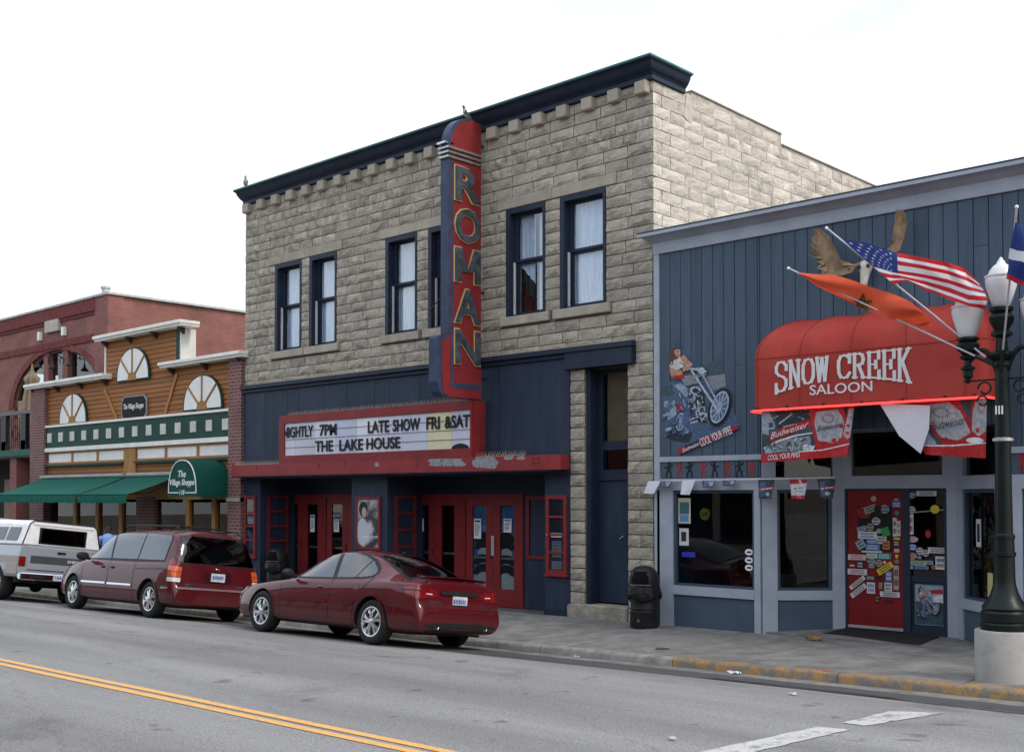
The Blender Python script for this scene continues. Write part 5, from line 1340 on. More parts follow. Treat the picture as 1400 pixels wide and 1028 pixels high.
for (a, b) in (((-31.15,5.4),(-30.4,4.5)),((-27.15,5.55),(-27.75,4.5))):
    A = Vector((a[0],-.02,a[1])); B = Vector((b[0],-.02,b[1])); d = (B-A).normalized()
    obj('brace', MB().obox((A+B)/2, (B-A)/2, (0,-.02,0), Vector((d.z,0,-d.x))*.05), M_WOOD, vs_)
# green frieze with square blocks
obj('frieze', MB().box(-34.85,-24.56,-.06,.02,3.78,4.42), M_VGREEN, vs_)
bx('frieze_trim', -34.9, -24.55, -.10, .02, 4.42, 4.485, M_CREAM, vs_); bx('frieze_trim', -34.9, -24.55, -.10, .02, 3.66, 3.78, M_CREAM, vs_)
for i in range(14):
    x = -34.6+(10.0-.1)*i/13; x = -34.58+i*.757
    bx('frieze_block', x-.14, x+.14, -.085, -.05, 3.95, 4.24, mat('block_grey',(.55,.55,.5),.6), vs_, bevel=.01)
for (a, b) in ((-34.75,-33.2),(-33.1,-31.6),(-31.5,-29.95),(-29.25,-27.75),(-27.65,-26.15),(-26.05,-24.6)):
    bx('white_panel', a, b, .0, .05, 3.33, 3.60, M_WHITEP, vs_)
obj('panel_rail', MB().box(-34.85,-24.56,-.03,.03,3.60,3.66).box(-34.85,-24.56,-.03,.03,3.27,3.33), M_WOOD, vs_)
for x in (-33.15,-31.55,-27.7,-26.1): bx('panel_stile', x-.05, x+.05, -.03, .03, 3.33, 3.60, M_WOOD, vs_)
bx('centre_post', -29.95, -29.28, -.05, .05, 2.86, 3.655, M_WOOD, vs_)
bx('green_ledge', -34.85, -29.96, -.1, .03, 3.2, 3.265, M_VGREEN, vs_); bx('green_ledge', -29.27, -24.56, -.1, .03, 3.2, 3.265, M_VGREEN, vs_)
# shop front under the awnings
bx('shop_header', -34.85, -24.56, .0, .3, 2.3, 2.86, M_WOOD, vs_)
for a, b in ((-29.3,-28.35),): bx('brick_pier', a, b, .0, .5, -.4, 2.3, M_BRK, vs_)
for x in (-33.1,-31.7,-30.3,-26.7,-25.45): bx('mullion', x-.09, x+.09, .05, .2, -.3, 2.3, M_WOOD, vs_)
for a, b in ((-34.85,-33.2),(-33.0,-31.8),(-31.6,-30.4),(-30.2,-29.3),(-28.35,-26.8),(-26.6,-25.55),(-25.35,-24.56)):
    bx('shop_window', a, b, .12, .13, .25, 2.3, glass('shop_glass', (.7,.72,.72), 1.38), vs_); bx('stall_riser', a, b, .08, .2, -.4, .25, M_WOOD, vs_)
bx('interior_screen', -34.8, -24.2, 1.6, 1.7, -.3, 4, MATS['saloon_interior'], vs_)
r = random.Random(8)
for i in range(16):
    x = -34.5+i*.64; h = r.uniform(.5,1.4)
    bx('shelf_goods', x, x+.3, .45, .7, .3, .3+h, mat('goods_%d'%(i%5), [(.3,.28,.25),(.12,.08,.05),(.3,.1,.06),(.15,.2,.25),(.4,.35,.25)][i%5],.7), vs_)
# oval sign
og = thing('shop_sign', at(183,557,-.1), 'small black oval sign lettered in white on the cedar planks', 'sign')
p = at(183,557,-.06); r_ = (at(200,557,-.06).x-at(166,557,-.06).x)/2
oct_ = [(-1,-.6),(-.8,-1),(.8,-1),(1,-.6),(1,.6),(.8,1),(-.8,1),(-1,.6)]
obj('sign_rim', MB().prism([(p.x+a*r_,-.02,p.z+b*.34) for a,b in oct_], (0,-.04,0)), mat('sign_rim_grey',(.25,.26,.26),.5), og)
obj('sign_face', MB().prism([(p.x+a*r_*.93,-.061,p.z+b*.3) for a,b in oct_], (0,-.01,0)), flat('sign_black',(.010,.009,.009),.7), og)
obj('lettering', put(fit_text('The Village Shoppe', r_*1.6, .2, bold=.01, shear=.2, depth=.004), (p.x,-.077,p.z+.02)), M_PAPER, og)
# --- retractable awnings
def awning(x0, x1, label):
    a = thing('green_awning', ((x0+x1)/2,-.7,2.3), label, 'awning', 'green sloped shop awnings')
    d, zt, zb = 1.5, 2.85, 2.33
    nx = 14; mb = MB()
    for i in range(nx+1):
        x = x0+(x1-x0)*i/nx
        for j in range(7):
            t = j/6; mb.v.append((x, -.02-d*t, zt+(zb-zt)*t-.03*math.sin(t*math.pi)))
    for i in range(nx):
        for j in range(6): mb.f.append((i*7+j,(i+1)*7+j,(i+1)*7+j+1,i*7+j+1)); mb.m.append(0)
    obj('canvas', mb, M_CANG, a, smooth=True)
    mb = MB(); n = 60
    for i in range(n+1):
        x = x0+(x1-x0)*i/n; w = .012*math.sin(i*1.7)
        mb.v += [(x,-.02-d-.005,zb+.0),(x,-.02-d-.02+w,zb-.12),(x,-.02-d-.02+w*1.5,zb-.235+.018*abs(math.sin(i*.5)))]
    for i in range(n):
        for j in range(2): mb.f.append((i*3+j,(i+1)*3+j,(i+1)*3+j+1,i*3+j+1)); mb.m.append(0)
    obj('valance', mb, M_CANG, a, smooth=True)
    obj('front_rail', MB().tube([(x0,-.02-d,zb),(x1,-.02-d,zb)],.025), MATS['green_canvas'], a)
    obj('roller', MB().tube([(x0,-.08,zt+.03),(x1,-.08,zt+.03)],.06,10), mat('roller_grey',(.3,.32,.32),.5), a)
    for x in (x0+.15, x1-.15): obj('arm', MB().tube([(x,-.05,zt-.15),(x,-.8,zb+.05),(x,-d,zb)],.02,6), flat('arm_dark',(.03,.03,.03)), a)
awning(-35.1,-29.82,'longer green canvas shop awning over the parked pickup'); awning(-29.65,-27.0,'shorter green canvas shop awning beside the arched canopy')
# --- arched entrance canopy
dc = thing('arched_canopy', (-25.25,-.5,2.33), 'dark green barrel canopy with arched front lettered The Village Shoppe 118', 'canopy')
DX0, DX1, DZ, DT, DD = -25.97, -24.58, 2.33, 3.20, .95
cx = (DX0+DX1)/2; rx = (DX1-DX0)/2
def dprof(k=1., n=24): return [(cx+rx*k*math.copysign(abs(math.cos(math.pi*i/n))**.8, math.cos(math.pi*i/n)), DZ+(DT-DZ)*k*math.sin(math.pi*i/n)**.9) for i in range(n+1)]
mb = MB(); P = dprof(); n = len(P)
for y in (-DD,-DD+.02,-.6,-.3,.0):
    for x, z in P: mb.v.append((x,y,z))
for j in range(4):
    for i in range(n-1): mb.f.append((j*n+i,j*n+i+1,(j+1)*n+i+1,(j+1)*n+i)); mb.m.append(0)
mb.f.append(tuple(range(n))); mb.m.append(0)
obj('canvas', mb, M_CANG2, dc, smooth=40)
bxv = obj('canopy_valance', MB().box(DX0-.005,DX1+.005,-DD-.005,-.0,DZ-.06,DZ), M_CANG2, dc)
Q = dprof(.93); Q = [(x, z+.04) for x,z in Q]
obj('arch_line', MB().tube([(x,-DD-.006,z) for x,z in Q], .014, 6).tube([(Q[0][0],-DD-.006,Q[0][1]),(cx+.16,-DD-.006,DZ+.04)],.014,6).tube([(Q[-1][0],-DD-.006,Q[-1][1]),(cx-.16,-DD-.006,DZ+.04)],.014,6), M_PAPER, dc)
for s, w, h, z in (('The',.36,.17,2.84),('Village Shoppe',1.14,.2,2.61),('118',.24,.12,2.38)):
    obj('lettering', put(fit_text(s, w, h, bold=.012, shear=.25, depth=.004), (cx,-DD-.012,z)), M_PAPER, dc)

# ------------------------------------------------------------------ brick building set back behind a terrace
bb = thing('brick_building', (-43,5,-.2), 'red brick building with big arched window and pale coping at far left', 'brick building')
M_BB = brickmat('far_brick', (.25,.075,.062), (.195,.058,.05), (.2,.13,.115), .22, .08, .01)
M_BBS = brickmat('far_brick_side', (.25,.095,.075), (.21,.08,.066), (.22,.12,.10), .22, .08, .008)
BXc, BY, BZ = -36.78, 3.0, 9.3
cxA = at(80,520,BY).x
ax0, ax1 = at(19,530,BY).x, at(138,506,BY).x
az0, azt = 5.3, at(90,476,BY).z
cxA = (ax0+ax1)/2; rA = (ax1-ax0)/2; zs = azt-.62*rA*.9
arcp = [(cxA+rA*math.cos(math.pi*i/20), zs+(azt-zs)*math.sin(math.pi*i/20)) for i in range(21)]
mb = MB()
# front wall built round the arched opening
mb.box(-60,ax0,BY,BY+.4,-.5,BZ-.05); mb.box(ax1,BXc,BY,BY+.4,-.5,BZ-.05); mb.box(ax0,ax1,BY,BY+.4,azt,BZ-.05); mb.box(ax0,ax1,BY,BY+.4,-.5,az0)
for i in range(20):
    (xa,za),(xb,zb) = arcp[i], arcp[i+1]
    mb.prism([(xb,BY,zb),(xa,BY,za),(xa,BY,azt),(xb,BY,azt)], (0,.4,0))
obj('front_wall', mb, M_BB, bb)
bx('side_wall', BXc-.4, BXc, BY+.401, 22, -.5, BZ-.04, M_BBS, bb)
bx('corner_pilaster', BXc-.9, BXc+.05, BY-.08, BY+.5, 3.5, BZ-.05, M_BB, bb)
obj('coping', MB().box(-60,BXc+.12,BY-.14,BY+.45,BZ-.05,BZ+.03).box(BXc-.45,BXc+.12,BY+.45,22,BZ-.05,BZ+.03), mat('coping_pale',(.42,.43,.42),.6), bb)
obj('brick_band', MB().box(-60,BXc-.9,BY-.1,BY,BZ-.5,BZ-.05).box(-60,BXc-.9,BY-.05,BY,BZ-.62,BZ-.5).box(-60,BXc-.9,BY-.06,BY,7.75,8.0), mat('brick_band',(.15,.04,.04),.85,var=.2,vs=6,bump=.3), bb)
# voussoir ring
for i in range(20):
    (xa,za),(xb,zb) = arcp[i], arcp[i+1]
    k = 1.11
    f_ = lambda x,z,k: (cxA+(x-cxA)*k, zs+(z-zs)*k)
    a2, b2 = f_(xa,za,k), f_(xb,zb,k)
    obj('arch_brick', MB().prism([(xa,BY-.03,za),(xb,BY-.03,zb),(b2[0],BY-.03,b2[1]),(a2[0],BY-.03,a2[1])], (0,.06,0)), mat('voussoir',(.17,.05,.046),.85,var=.2,vs=5,rand=.2), bb)
# arched glazing
M_TAN = mat('tan_frame', (.28,.22,.16), .6)
wn = obj('arched_window', MB().tube([(x,BY+.15,z) for x,z in arcp], .09, 6), mat('frame_brown',(.12,.07,.05),.6), bb)
for x in (at(62,520,BY).x, at(88,520,BY).x): bx('mullion', x-.2, x+.2, BY+.02, BY+.3, az0, azt-.02, M_BB, wn)
obj('pane', MB().prism([(x,BY+.2,z) for x,z in arcp]+[(ax0,BY+.2,az0),(ax1,BY+.2,az0)], (0,.01,0)), glass('arch_glass', (.6,.65,.7), 1.6), wn)
bx('interior_screen', ax0-.5, ax1+.5, BY+2, BY+2.1, 3, 9, MATS['saloon_interior'], bb)
dx0, dx1 = at(21,600,BY).x, at(35,600,BY).x
bx('terrace_door', dx0, dx1, BY+.08, BY+.14, 3.9, 6.0, M_TAN, bb)
bx('roof', -60, BXc-.4, BY+.4, 22, 8.85, 9.0, MATS['roof_felt'], bb); bx('back_wall', -60, BXc-.4, 21.6, 22, -.5, 8.85, M_BB, bb)
# plaque and wall lights
pa, pb = at(65,456,BY), at(83.5,436,BY)
pq = bx('stone_plaque', pa.x, pb.x, BY-.12, BY, pa.z, pb.z, mat('plaque_stone',(.45,.40,.36),.8,var=.15,vs=4), bb)
obj('numerals', put(fit_text('1906', (pb.x-pa.x)*.7, (pb.z-pa.z)*.4, depth=.01), ((pa.x+pb.x)/2,BY-.13,(pa.z+pb.z)/2)), mat('plaque_shadow',(.3,.24,.21),.8), pq) if False else None
for u, v in ((56.5,459),(89.3,452)):
    q = at(u,v,BY); bx('wall_block', q.x-.09, q.x+.09, BY-.12, BY, q.z-.19, q.z+.13, M_WHITEP, bb)
M_BLK = flat('black_iron_paint', (.012,.012,.014), .45)
for u, v in ((56,503),(76,504),(99,500)):
    q = at(u,v,BY-.3)
    obj('barn_lantern', MB().lathe([(.02,.26),(.03,.24),(.05,.13),(.15,.02),(.16,0)], (q.x,BY-.4,q.z), 14).tube([(q.x,BY-.02,q.z+.2),(q.x,BY-.02,q.z+.42),(q.x,BY-.2,q.z+.48),(q.x,BY-.4,q.z+.42),(q.x,BY-.4,q.z+.25)],.018,6), M_BLK, bb, smooth=40)
obj('vent_pipe', MB().tube([at(144.5,404,6),at(144.5,392,6)], .16, 12).tube([at(144.5,395,6),at(144.5,392,6)], .2, 12), mat('zinc',(.45,.46,.47),.4,metal=.4), bb)
# terrace over the ground floor
bx('terrace_slab', -60, -35.86, .0, BY, 3.55, 3.72, mat('terrace_concrete',(.12,.12,.12),.8), bb)
bx('terrace_edge', -60, -35.86, -.05, .0, 3.6, 3.8, mat('terrace_green',(.015,.10,.07),.6), bb)
for i in range(12):
    x = -36.6-i*1.5
    obj('baluster', MB().box(x-.17,x+.17,-.02,.12,3.8,4.95).prism([(x-.24,-.02,3.72),(x+.24,-.02,3.72),(x+.15,-.02,4.1),(x-.15,-.02,4.1)],(0,.14,0)), M_BLK, bb)
    mb = MB()
    for k in range(7): mb.tube([(x-.25-k*.16,.05,3.85),(x-.25-k*.16,.05,4.9)],.016,5)
    for k in range(3): mb.tube([(x-.75+.22*math.cos(t*math.pi/6),.05,4.35+.22*math.sin(t*math.pi/6)) for t in range(13)],.014,5)
    obj('railing_bars', mb, M_BLK, bb)
bx('handrail', -60, -35.9, -.05, .12, 4.95, 5.06, mat('rail_top',(.06,.065,.07),.35), bb)
for x in (-37.6,-40.5,-43.5): bx('porch_post', x-.25, x+.25, .1, .5, -.5, 3.55, M_BB, bb)
obj('shop_front', MB().box(-60,-35.9,1.5,1.6,-.5,3.55), mat('porch_dark',(.035,.03,.028),.8), bb)
for x in (-36.9,-38.9,-41): bx('porch_window', x-.5, x+.3, 1.45, 1.49, .8, 2.9, M_TAN, bb)
# parasol on the terrace
um = thing('closed_parasol', at(40,600,1.0)*1, 'closed beige patio parasol on the terrace', 'parasol')
tp = at(44,500,1.2)
um.location = (tp.x,1.2,3.72); BASE[um.name] = Vector(um.location)
mb = MB(); n = 16
prof_ = [(0.03,6.75),(.05,6.62),(.16,6.45),(.24,6.35),(.20,6.2),(.22,5.9),(.36,5.0),(.42,4.45),(.38,4.35)]
for r0, z in prof_:
    for k in range(n): q = 2*math.pi*k/n; rr = r0*(1+.22*math.cos(q*8)); mb.v.append((tp.x+rr*math.cos(q),1.2+rr*math.sin(q),z))
for i in range(len(prof_)-1):
    for k in range(n): mb.f.append((i*n+k,i*n+(k+1)%n,(i+1)*n+(k+1)%n,(i+1)*n+k)); mb.m.append(0)
obj('folded_canvas', mb, mat('beige_canvas',(.21,.16,.115),.85,var=.15,vs=4,bump=.2), um, smooth=60)
obj('pole', MB().tube([(tp.x,1.2,3.73),(tp.x,1.2,6.85)],.03), M_WOOD, um)
bx('base', tp.x-.25, tp.x+.25, .95, 1.45, 3.722, 3.8, M_BLK, um)
# ------------------------------------------------------------------ vehicles
def paint(name, c, metal=.0, rough=.45):
    m, t, b = nt(name); N = t.nodes.new; L = t.links.new; MATS[name] = m
    b.inputs['Metallic'].default_value = metal; b.inputs['Roughness'].default_value = rough
    b.inputs['Coat Weight'].default_value = .8; b.inputs['Coat Roughness'].default_value = .025; b.inputs['Coat IOR'].default_value = 1.5; b.inputs['Specular IOR Level'].default_value = .1
    tc_ = N('ShaderNodeTexCoord'); n = N('ShaderNodeTexNoise'); n.inputs['Scale'].default_value = 3; n.inputs['Detail'].default_value = 8; L(tc_.outputs['Object'], n.inputs['Vector'])
    sx = N('ShaderNodeSeparateXYZ'); L(tc_.outputs['Object'], sx.inputs[0])
    # road dust settled on the sills
    mr = N('ShaderNodeMapRange'); mr.inputs[1].default_value = .55; mr.inputs[2].default_value = .15; mr.inputs[3].default_value = 0; mr.inputs[4].default_value = .22; L(sx.outputs[2], mr.inputs[0])
    mu = N('ShaderNodeMath'); mu.operation = 'MULTIPLY'; L(mr.outputs[0], mu.inputs[0]); L(n.outputs[0], mu.inputs[1])
    mi = N('ShaderNodeMix'); mi.data_type = 'RGBA'; mi.inputs[6].default_value = c+(1,); mi.inputs[7].default_value = (.13,.11,.09,1); L(mu.outputs[0], mi.inputs[0]); L(mi.outputs[2], b.inputs['Base Color'])
    r2 = N('ShaderNodeMapRange'); r2.inputs[3].default_value = rough; r2.inputs[4].default_value = .8; L(mu.outputs[0], r2.inputs[0]); L(r2.outputs[0], b.inputs['Roughness'])
    return m
M_CGLASS = glass('car_glass', (.36,.42,.40), 2.15)
M_CGLASS_D = glass('car_privacy_glass', (.05,.055,.055), 1.55)
M_TYRE = mat('tyre_rubber', (.022,.022,.022), .8, var=.15, vs=8, bump=.2, bs=50)
M_RIM = mat('alloy_rim', (.62,.63,.65), .22, metal=.85, var=.05, bump=0)
M_BLKP = mat('black_plastic', (.016,.016,.017), .5, var=.1, bump=.05)
M_CHROME = mat('chrome', (.75,.76,.78), .12, metal=1., var=.04, bump=0)
M_LRED = mat('lamp_red_lens', (.17,.006,.007), .12, var=.2, vs=12, bump=0, coat=1)
M_LAMB = mat('lamp_amber_lens', (.5,.085,.02), .12, var=.15, vs=12, bump=0, coat=1)
M_LWHT = mat('lamp_clear_lens', (.6,.6,.6), .1, var=.15, vs=16, bump=0, coat=1)
M_PLATE = mat('licence_plate', (.5,.53,.58), .5, var=.15, vs=10, bump=0)
def car_section(row):
    x, zb, wl, zs, ws, zt, wr, zre = row
    pts = [(0,zb),(.72*wl,zb),(.93*wl,zb+.035),(.985*wl,zb+.14),(wl,zb+(zs-zb)*.45),(.5*wl+.5*ws+.008,zb+(zs-zb)*.82),(ws,zs-.015),(ws-.035,zs+.012),
           ((ws-.035)*.47+wr*.53+.012,(zs+.012)*.5+zre*.5),(wr+.01,zre-.035),(wr-.05,zre+.01),(.5*wr,zt-.012),(0,zt)]
    return [(x, y, z) for y, z in pts]
def remap(rows, ax, kf, kr):
    return [((ax+(r[0]-ax)*kf if r[0] > ax else (-ax+(r[0]+ax)*kr if r[0] < -ax else r[0])),)+tuple(r[1:]) for r in rows]
def car_body(rows, m, arches, sub=2):
    """lofted closed body; arches: list of (x, z, r) cut right through the flanks"""
    secs = [car_section(r) for r in rows]; k = len(secs[0]); mb = MB()
    full = [s + [(x,-y,z) for x,y,z in s[-2:0:-1]] for s in secs]; n = len(full[0])
    for s in full: mb.v += s
    for i in range(len(full)-1):
        for j in range(n): mb.f.append((i*n+j,(i+1)*n+j,(i+1)*n+(j+1)%n,i*n+(j+1)%n)); mb.m.append(0)
    for base, rev in ((0,False),((len(full)-1)*n,True)):
        for j in range(k-1):
            a, b, c_, d = j, j+1, (n-j-1)%n, (n-j)%n
            q = [base+a, base+b, base+c_, base+d]; q2 = []
            for t in q:
                if t not in q2: q2.append(t)
            if len(q2) >= 3: mb.f.append(tuple(q2 if not rev else q2[::-1])); mb.m.append(0)
    me = mk_mesh('body_cage', mb, [m, M_BLKP], smooth=True)
    o = bpy.data.objects.new('body_cage', me); col.objects.link(o)
    s = o.modifiers.new('s','SUBSURF'); s.levels = sub; s.render_levels = sub
    dg = bpy.context.evaluated_depsgraph_get(); dg.update()
    bm = bmesh.new(); bm.from_mesh(o.evaluated_get(dg).to_mesh()); bvh = BVHTree.FromBMesh(bm); bm.free()
    cut = MB()
    for (ax, az, ar) in arches:
        for sy in (-1,1):
            N_ = 36; ring_ = [(ax+ar*math.cos(2*math.pi*i/N_), az+ar*math.sin(2*math.pi*i/N_)) for i in range(N_)]
            cut.prism([(x, sy*.55, z) for x,z in ring_], (0, sy*.7, 0))
    co = bpy.data.objects.new('cutter', mk_mesh('cutter', cut, M_BLKP)); col.objects.link(co)
    bo = o.modifiers.new('b','BOOLEAN'); bo.object = co; bo.operation = 'DIFFERENCE'; bo.solver = 'EXACT'
    dg = bpy.context.evaluated_depsgraph_get(); dg.update()
    res = bpy.data.meshes.new_from_object(o.evaluated_get(dg)); res.name = 'body'
    bpy.data.objects.remove(o); bpy.data.objects.remove(co)
    if len(res.materials) < 2:
        res.materials.clear(); res.materials.append(m); res.materials.append(M_BLKP)
    for p in res.polygons:
        vs = [res.vertices[i].co for i in p.vertices]; p.material_index = 0
        for (ax, az, ar) in arches:
            dd = [math.hypot(v.x-ax, v.z-az) for v in vs]
            if all(abs(d-ar) < .004 for d in dd) or (all(d < ar+.004 for d in dd) and all(abs(abs(v.y)-.55) < .01 for v in vs)): p.material_index = 1
        p.use_smooth = p.material_index == 0
    res.set_sharp_from_angle(angle=R(38))
    return res, bvh
def rx_(x): return x if x > -AXL else -AXL+(x+AXL)*KR
def decal(bvh, pts, view, off=.005, step=.07, both=False):
    if view in ('side','top'): pts = [(rx_(a), b) for a, b in pts]
    elif isinstance(view, tuple): pts = [(a-math.sin(R(view[1]))*(-2.55-rx_(-2.55)), b) for a, b in pts]
    """2D outline dropped onto the body: view 'side' (x,z), 'rear' (y,z), 'front' (y,z), 'top' (x,y)"""
    mb = MB()
    for sgn in ((1,-1) if both else (1,)):
        bm = bmesh.new(); bm.faces.new([bm.verts.new((a,b,0)) for a,b in pts])
        for ax in (0,1):
            lo = min(p[ax] for p in pts); hi = max(p[ax] for p in pts); c = math.floor(lo/step)*step+step
            while c < hi:
                bmesh.ops.bisect_plane(bm, geom=bm.verts[:]+bm.edges[:]+bm.faces[:], plane_co=(c,0,0) if ax == 0 else (0,c,0), plane_no=(1,0,0) if ax == 0 else (0,1,0)); c += step
        bm.verts.index_update(); vs = []; ok = []
        for v in bm.verts:
            a, b = v.co.x, v.co.y
            if view == 'side': o, d = Vector((a,2*sgn,b)), Vector((0,-sgn,0))
            elif view == 'rear': o, d = Vector((-6,a*sgn,b)), Vector((1,0,0))
            elif view == 'front': o, d = Vector((6,a*sgn,b)), Vector((-1,0,0))
            elif isinstance(view, tuple):
                A = R(view[1]); d = Vector((math.cos(A), -sgn*math.sin(A), 0)); o = Vector((math.sin(A)*a, sgn*math.cos(A)*a, b))-d*8
            else: o, d = Vector((a,b*sgn,4)), Vector((0,0,-1))
            h = bvh.ray_cast(o, d)
            if h[0] is None: vs.append(o); ok.append(False)
            else:
                nn = h[1] if h[1].dot(d) < 0 else -h[1]
                vs.append(h[0]+nn*off); ok.append(abs(nn.dot(d)) > .28)
        fs = [[v.index for v in f.verts] for f in bm.faces if all(ok[v.index] for v in f.verts)]
        mb.add(vs, fs); bm.free()
    return mb
def seam(bvh, path, view='side', w=.015, off=.0025, both=True):
    out = MB()
    for (a, b) in zip(path, path[1:]):
        d = Vector((b[0]-a[0], b[1]-a[1])); L_ = d.length
        if L_ < 1e-6: continue
        d /= L_; nx_, ny_ = -d.y*w/2, d.x*w/2
        m_ = decal(bvh, [(a[0]+nx_,a[1]+ny_),(b[0]+nx_,b[1]+ny_),(b[0]-nx_,b[1]-ny_),(a[0]-nx_,a[1]-ny_)], view, off, .08, both)
        out.add(m_.v, m_.f)
    return out
def P2(name, bvh, pts, m, car, view='side', off=.007, **k):
    """the same outline on the left and on the right flank, one part each"""
    out = []
    for sg in (1,-1):
        mb = decal(bvh, pts, view, off)
        if sg < 0: mb.v = [(p[0],-p[1],p[2]) for p in mb.v]
        out.append(P_(name, mb, m, car, smooth=True, **k))
    return out
def smooth_path(pts, n=6):
    out = []
    for i in range(len(pts)-1):
        p0 = Vector(pts[max(i-1,0)]); p1 = Vector(pts[i]); p2 = Vector(pts[i+1]); p3 = Vector(pts[min(i+2,len(pts)-1)])
        for k in range(n):
            t = k/n; out.append(tuple(.5*((2*p1)+(p2-p0)*t+(2*p0-5*p1+4*p2-p3)*t*t+(3*p1-p0-3*p2+p3)*t**3)))
    return out+[tuple(pts[-1])]
def wheel_meshes(r, w, rr, style):
    ty = MB().lathe([(rr-.01,-w*.42),(rr+.012,-w*.46),(r-.05,-w*.5),(r-.018,-w*.44),(r,-w*.32),(r,w*.32),(r-.018,w*.44),(r-.05,w*.5),(rr+.012,w*.46),(rr-.01,w*.42)], (0,0,0), 40, 'y')
    # rim: outer lip, barrel and spokes; outer face towards +y
    rim = MB().lathe([(rr,w*.45),(rr-.008,w*.46),(rr-.022,w*.44),(rr-.028,w*.36),(rr-.03,-w*.3)], (0,0,0), 40, 'y')
    y0 = w*.36
    def spoke(a0, r0, a1, r1, w0, w1, th_=.03):
        A = Vector((r0*math.cos(a0),0,r0*math.sin(a0))); B = Vector((r1*math.cos(a1),0,r1*math.sin(a1))); d = (B-A).normalized(); n_ = Vector((-d.z,0,d.x))
        f_ = [A+n_*w0,A-n_*w0,B-n_*w1,B+n_*w1]
        top = [p*1+Vector((0,y0+(.02 if i < 2 else .0),0)) for i,p in enumerate(f_)]; bot = [p+Vector((0,y0-th_,0)) for p in f_]
        rim.add(top+bot, [(0,1,2,3),(4,7,6,5),(0,4,5,1),(1,5,6,2),(2,6,7,3),(3,7,4,0)])
    for k in range(5):
        a = 2*math.pi*k/5+math.pi/2
        if style == 'split':
            for s in (-1,1): spoke(a+s*.16, .045, a+s*.2, rr-.018, .019, .020); spoke(a+s*.2, rr*.55, a+s*.42, rr-.018, .009, .012)
        else:
            for s in (-1,1): spoke(a+s*.25, .045, a+s*.21, rr-.018, .026, .021)
    rim.lathe([(.0,y0+.03),(.03,y0+.028),(.055,y0+.015),(.06,y0-.03)], (0,0,0), 16, 'y')
    back = MB().lathe([(.0,-.02),(rr-.03,-.02)], (0,0,0), 24, 'y')
    hub = MB().lathe([(.0,.02),(rr*.72,.018),(rr*.72,.0)], (0,0,0), 24, 'y')
    return [mk_mesh('tyre', ty, M_TYRE, smooth=35), mk_mesh('rim', rim, M_RIM, smooth=30), mk_mesh('wheel_back', back, M_BLKP), mk_mesh('brake_disc', hub, mat('brake_steel',(.12,.11,.10),.5,metal=.6))]
def add_wheels(car, xs_, track, r, w, rr, style):
    ms = wheel_meshes(r, w, rr, style)
    for x in xs_:
        for s in (1,-1):
            wh = bpy.data.objects.new('wheel', ms[0]); col.objects.link(wh); wh.parent = car; wh.location = (x, s*track, r); wh.rotation_euler = (0, random.uniform(0,6), 0 if s > 0 else math.pi)
            for me in ms[1:]:
                c = bpy.data.objects.new(me.name, me); col.objects.link(c); c.parent = wh
def place_car(car, x, y, heading=math.pi):
    """set the car on the cambered road, facing -X"""
    zl = road_z(x, y-.8); zr = road_z(x, y+.8)
    roll = math.atan2(zl-zr, 1.6); pit = math.atan2(road_z(x+1,y)-road_z(x-1,y), 2)
    M = Matrix.Translation((x,y,(zl+zr)/2)) @ Matrix.Rotation(-roll,4,'X') @ Matrix.Rotation(-pit,4,'Y') @ Matrix.Rotation(heading,4,'Z')
    car.matrix_world = M; car.location = M.translation; car.rotation_euler = M.to_euler()
def P_(name, mb, m, car, **k):
    k.setdefault('local', True); return obj(name, mb, m, car, **k)
def plate(car, x0_, z, y=0, w=.30, h=.155, tilt=0.):
    x = rx_(x0_) if car.name != 'pickup_truck' else x0_
    pl = P_('licence_plate', MB().box(x-.012,x,y-w/2,y+w/2,z-h/2,z+h/2), M_PLATE, car)
    mb = MB(); r = random.Random(int(x*100)); yy = y-w*.38
    while yy < y+w*.36:
        ww = r.uniform(.02,.034); mb.box(x-.0135,x-.012,yy,yy+ww,z-h*.22,z+h*.22); yy += ww+.012
    P_('plate_marks', mb, M_INKB, pl)
def mirror(car, x, y, z, m, s=1.):
    for sg in (1,-1):
        mb = MB().ball((x, sg*(y+.13), z+.03), .075*s, .115*s, .075*s, 14, 8)
        mb.v = [(min(p[0], x+.06) if p[0] > x else max(p[0], x-.05), p[1], p[2]) for p in mb.v]
        o = P_('wing_mirror', mb, m, car, smooth=True)
        P_('mirror_stalk', MB().tube([(x+.01,sg*(y-.04),z-.02),(x,sg*(y+.06),z+.0)], .03, 8), M_BLKP, o)

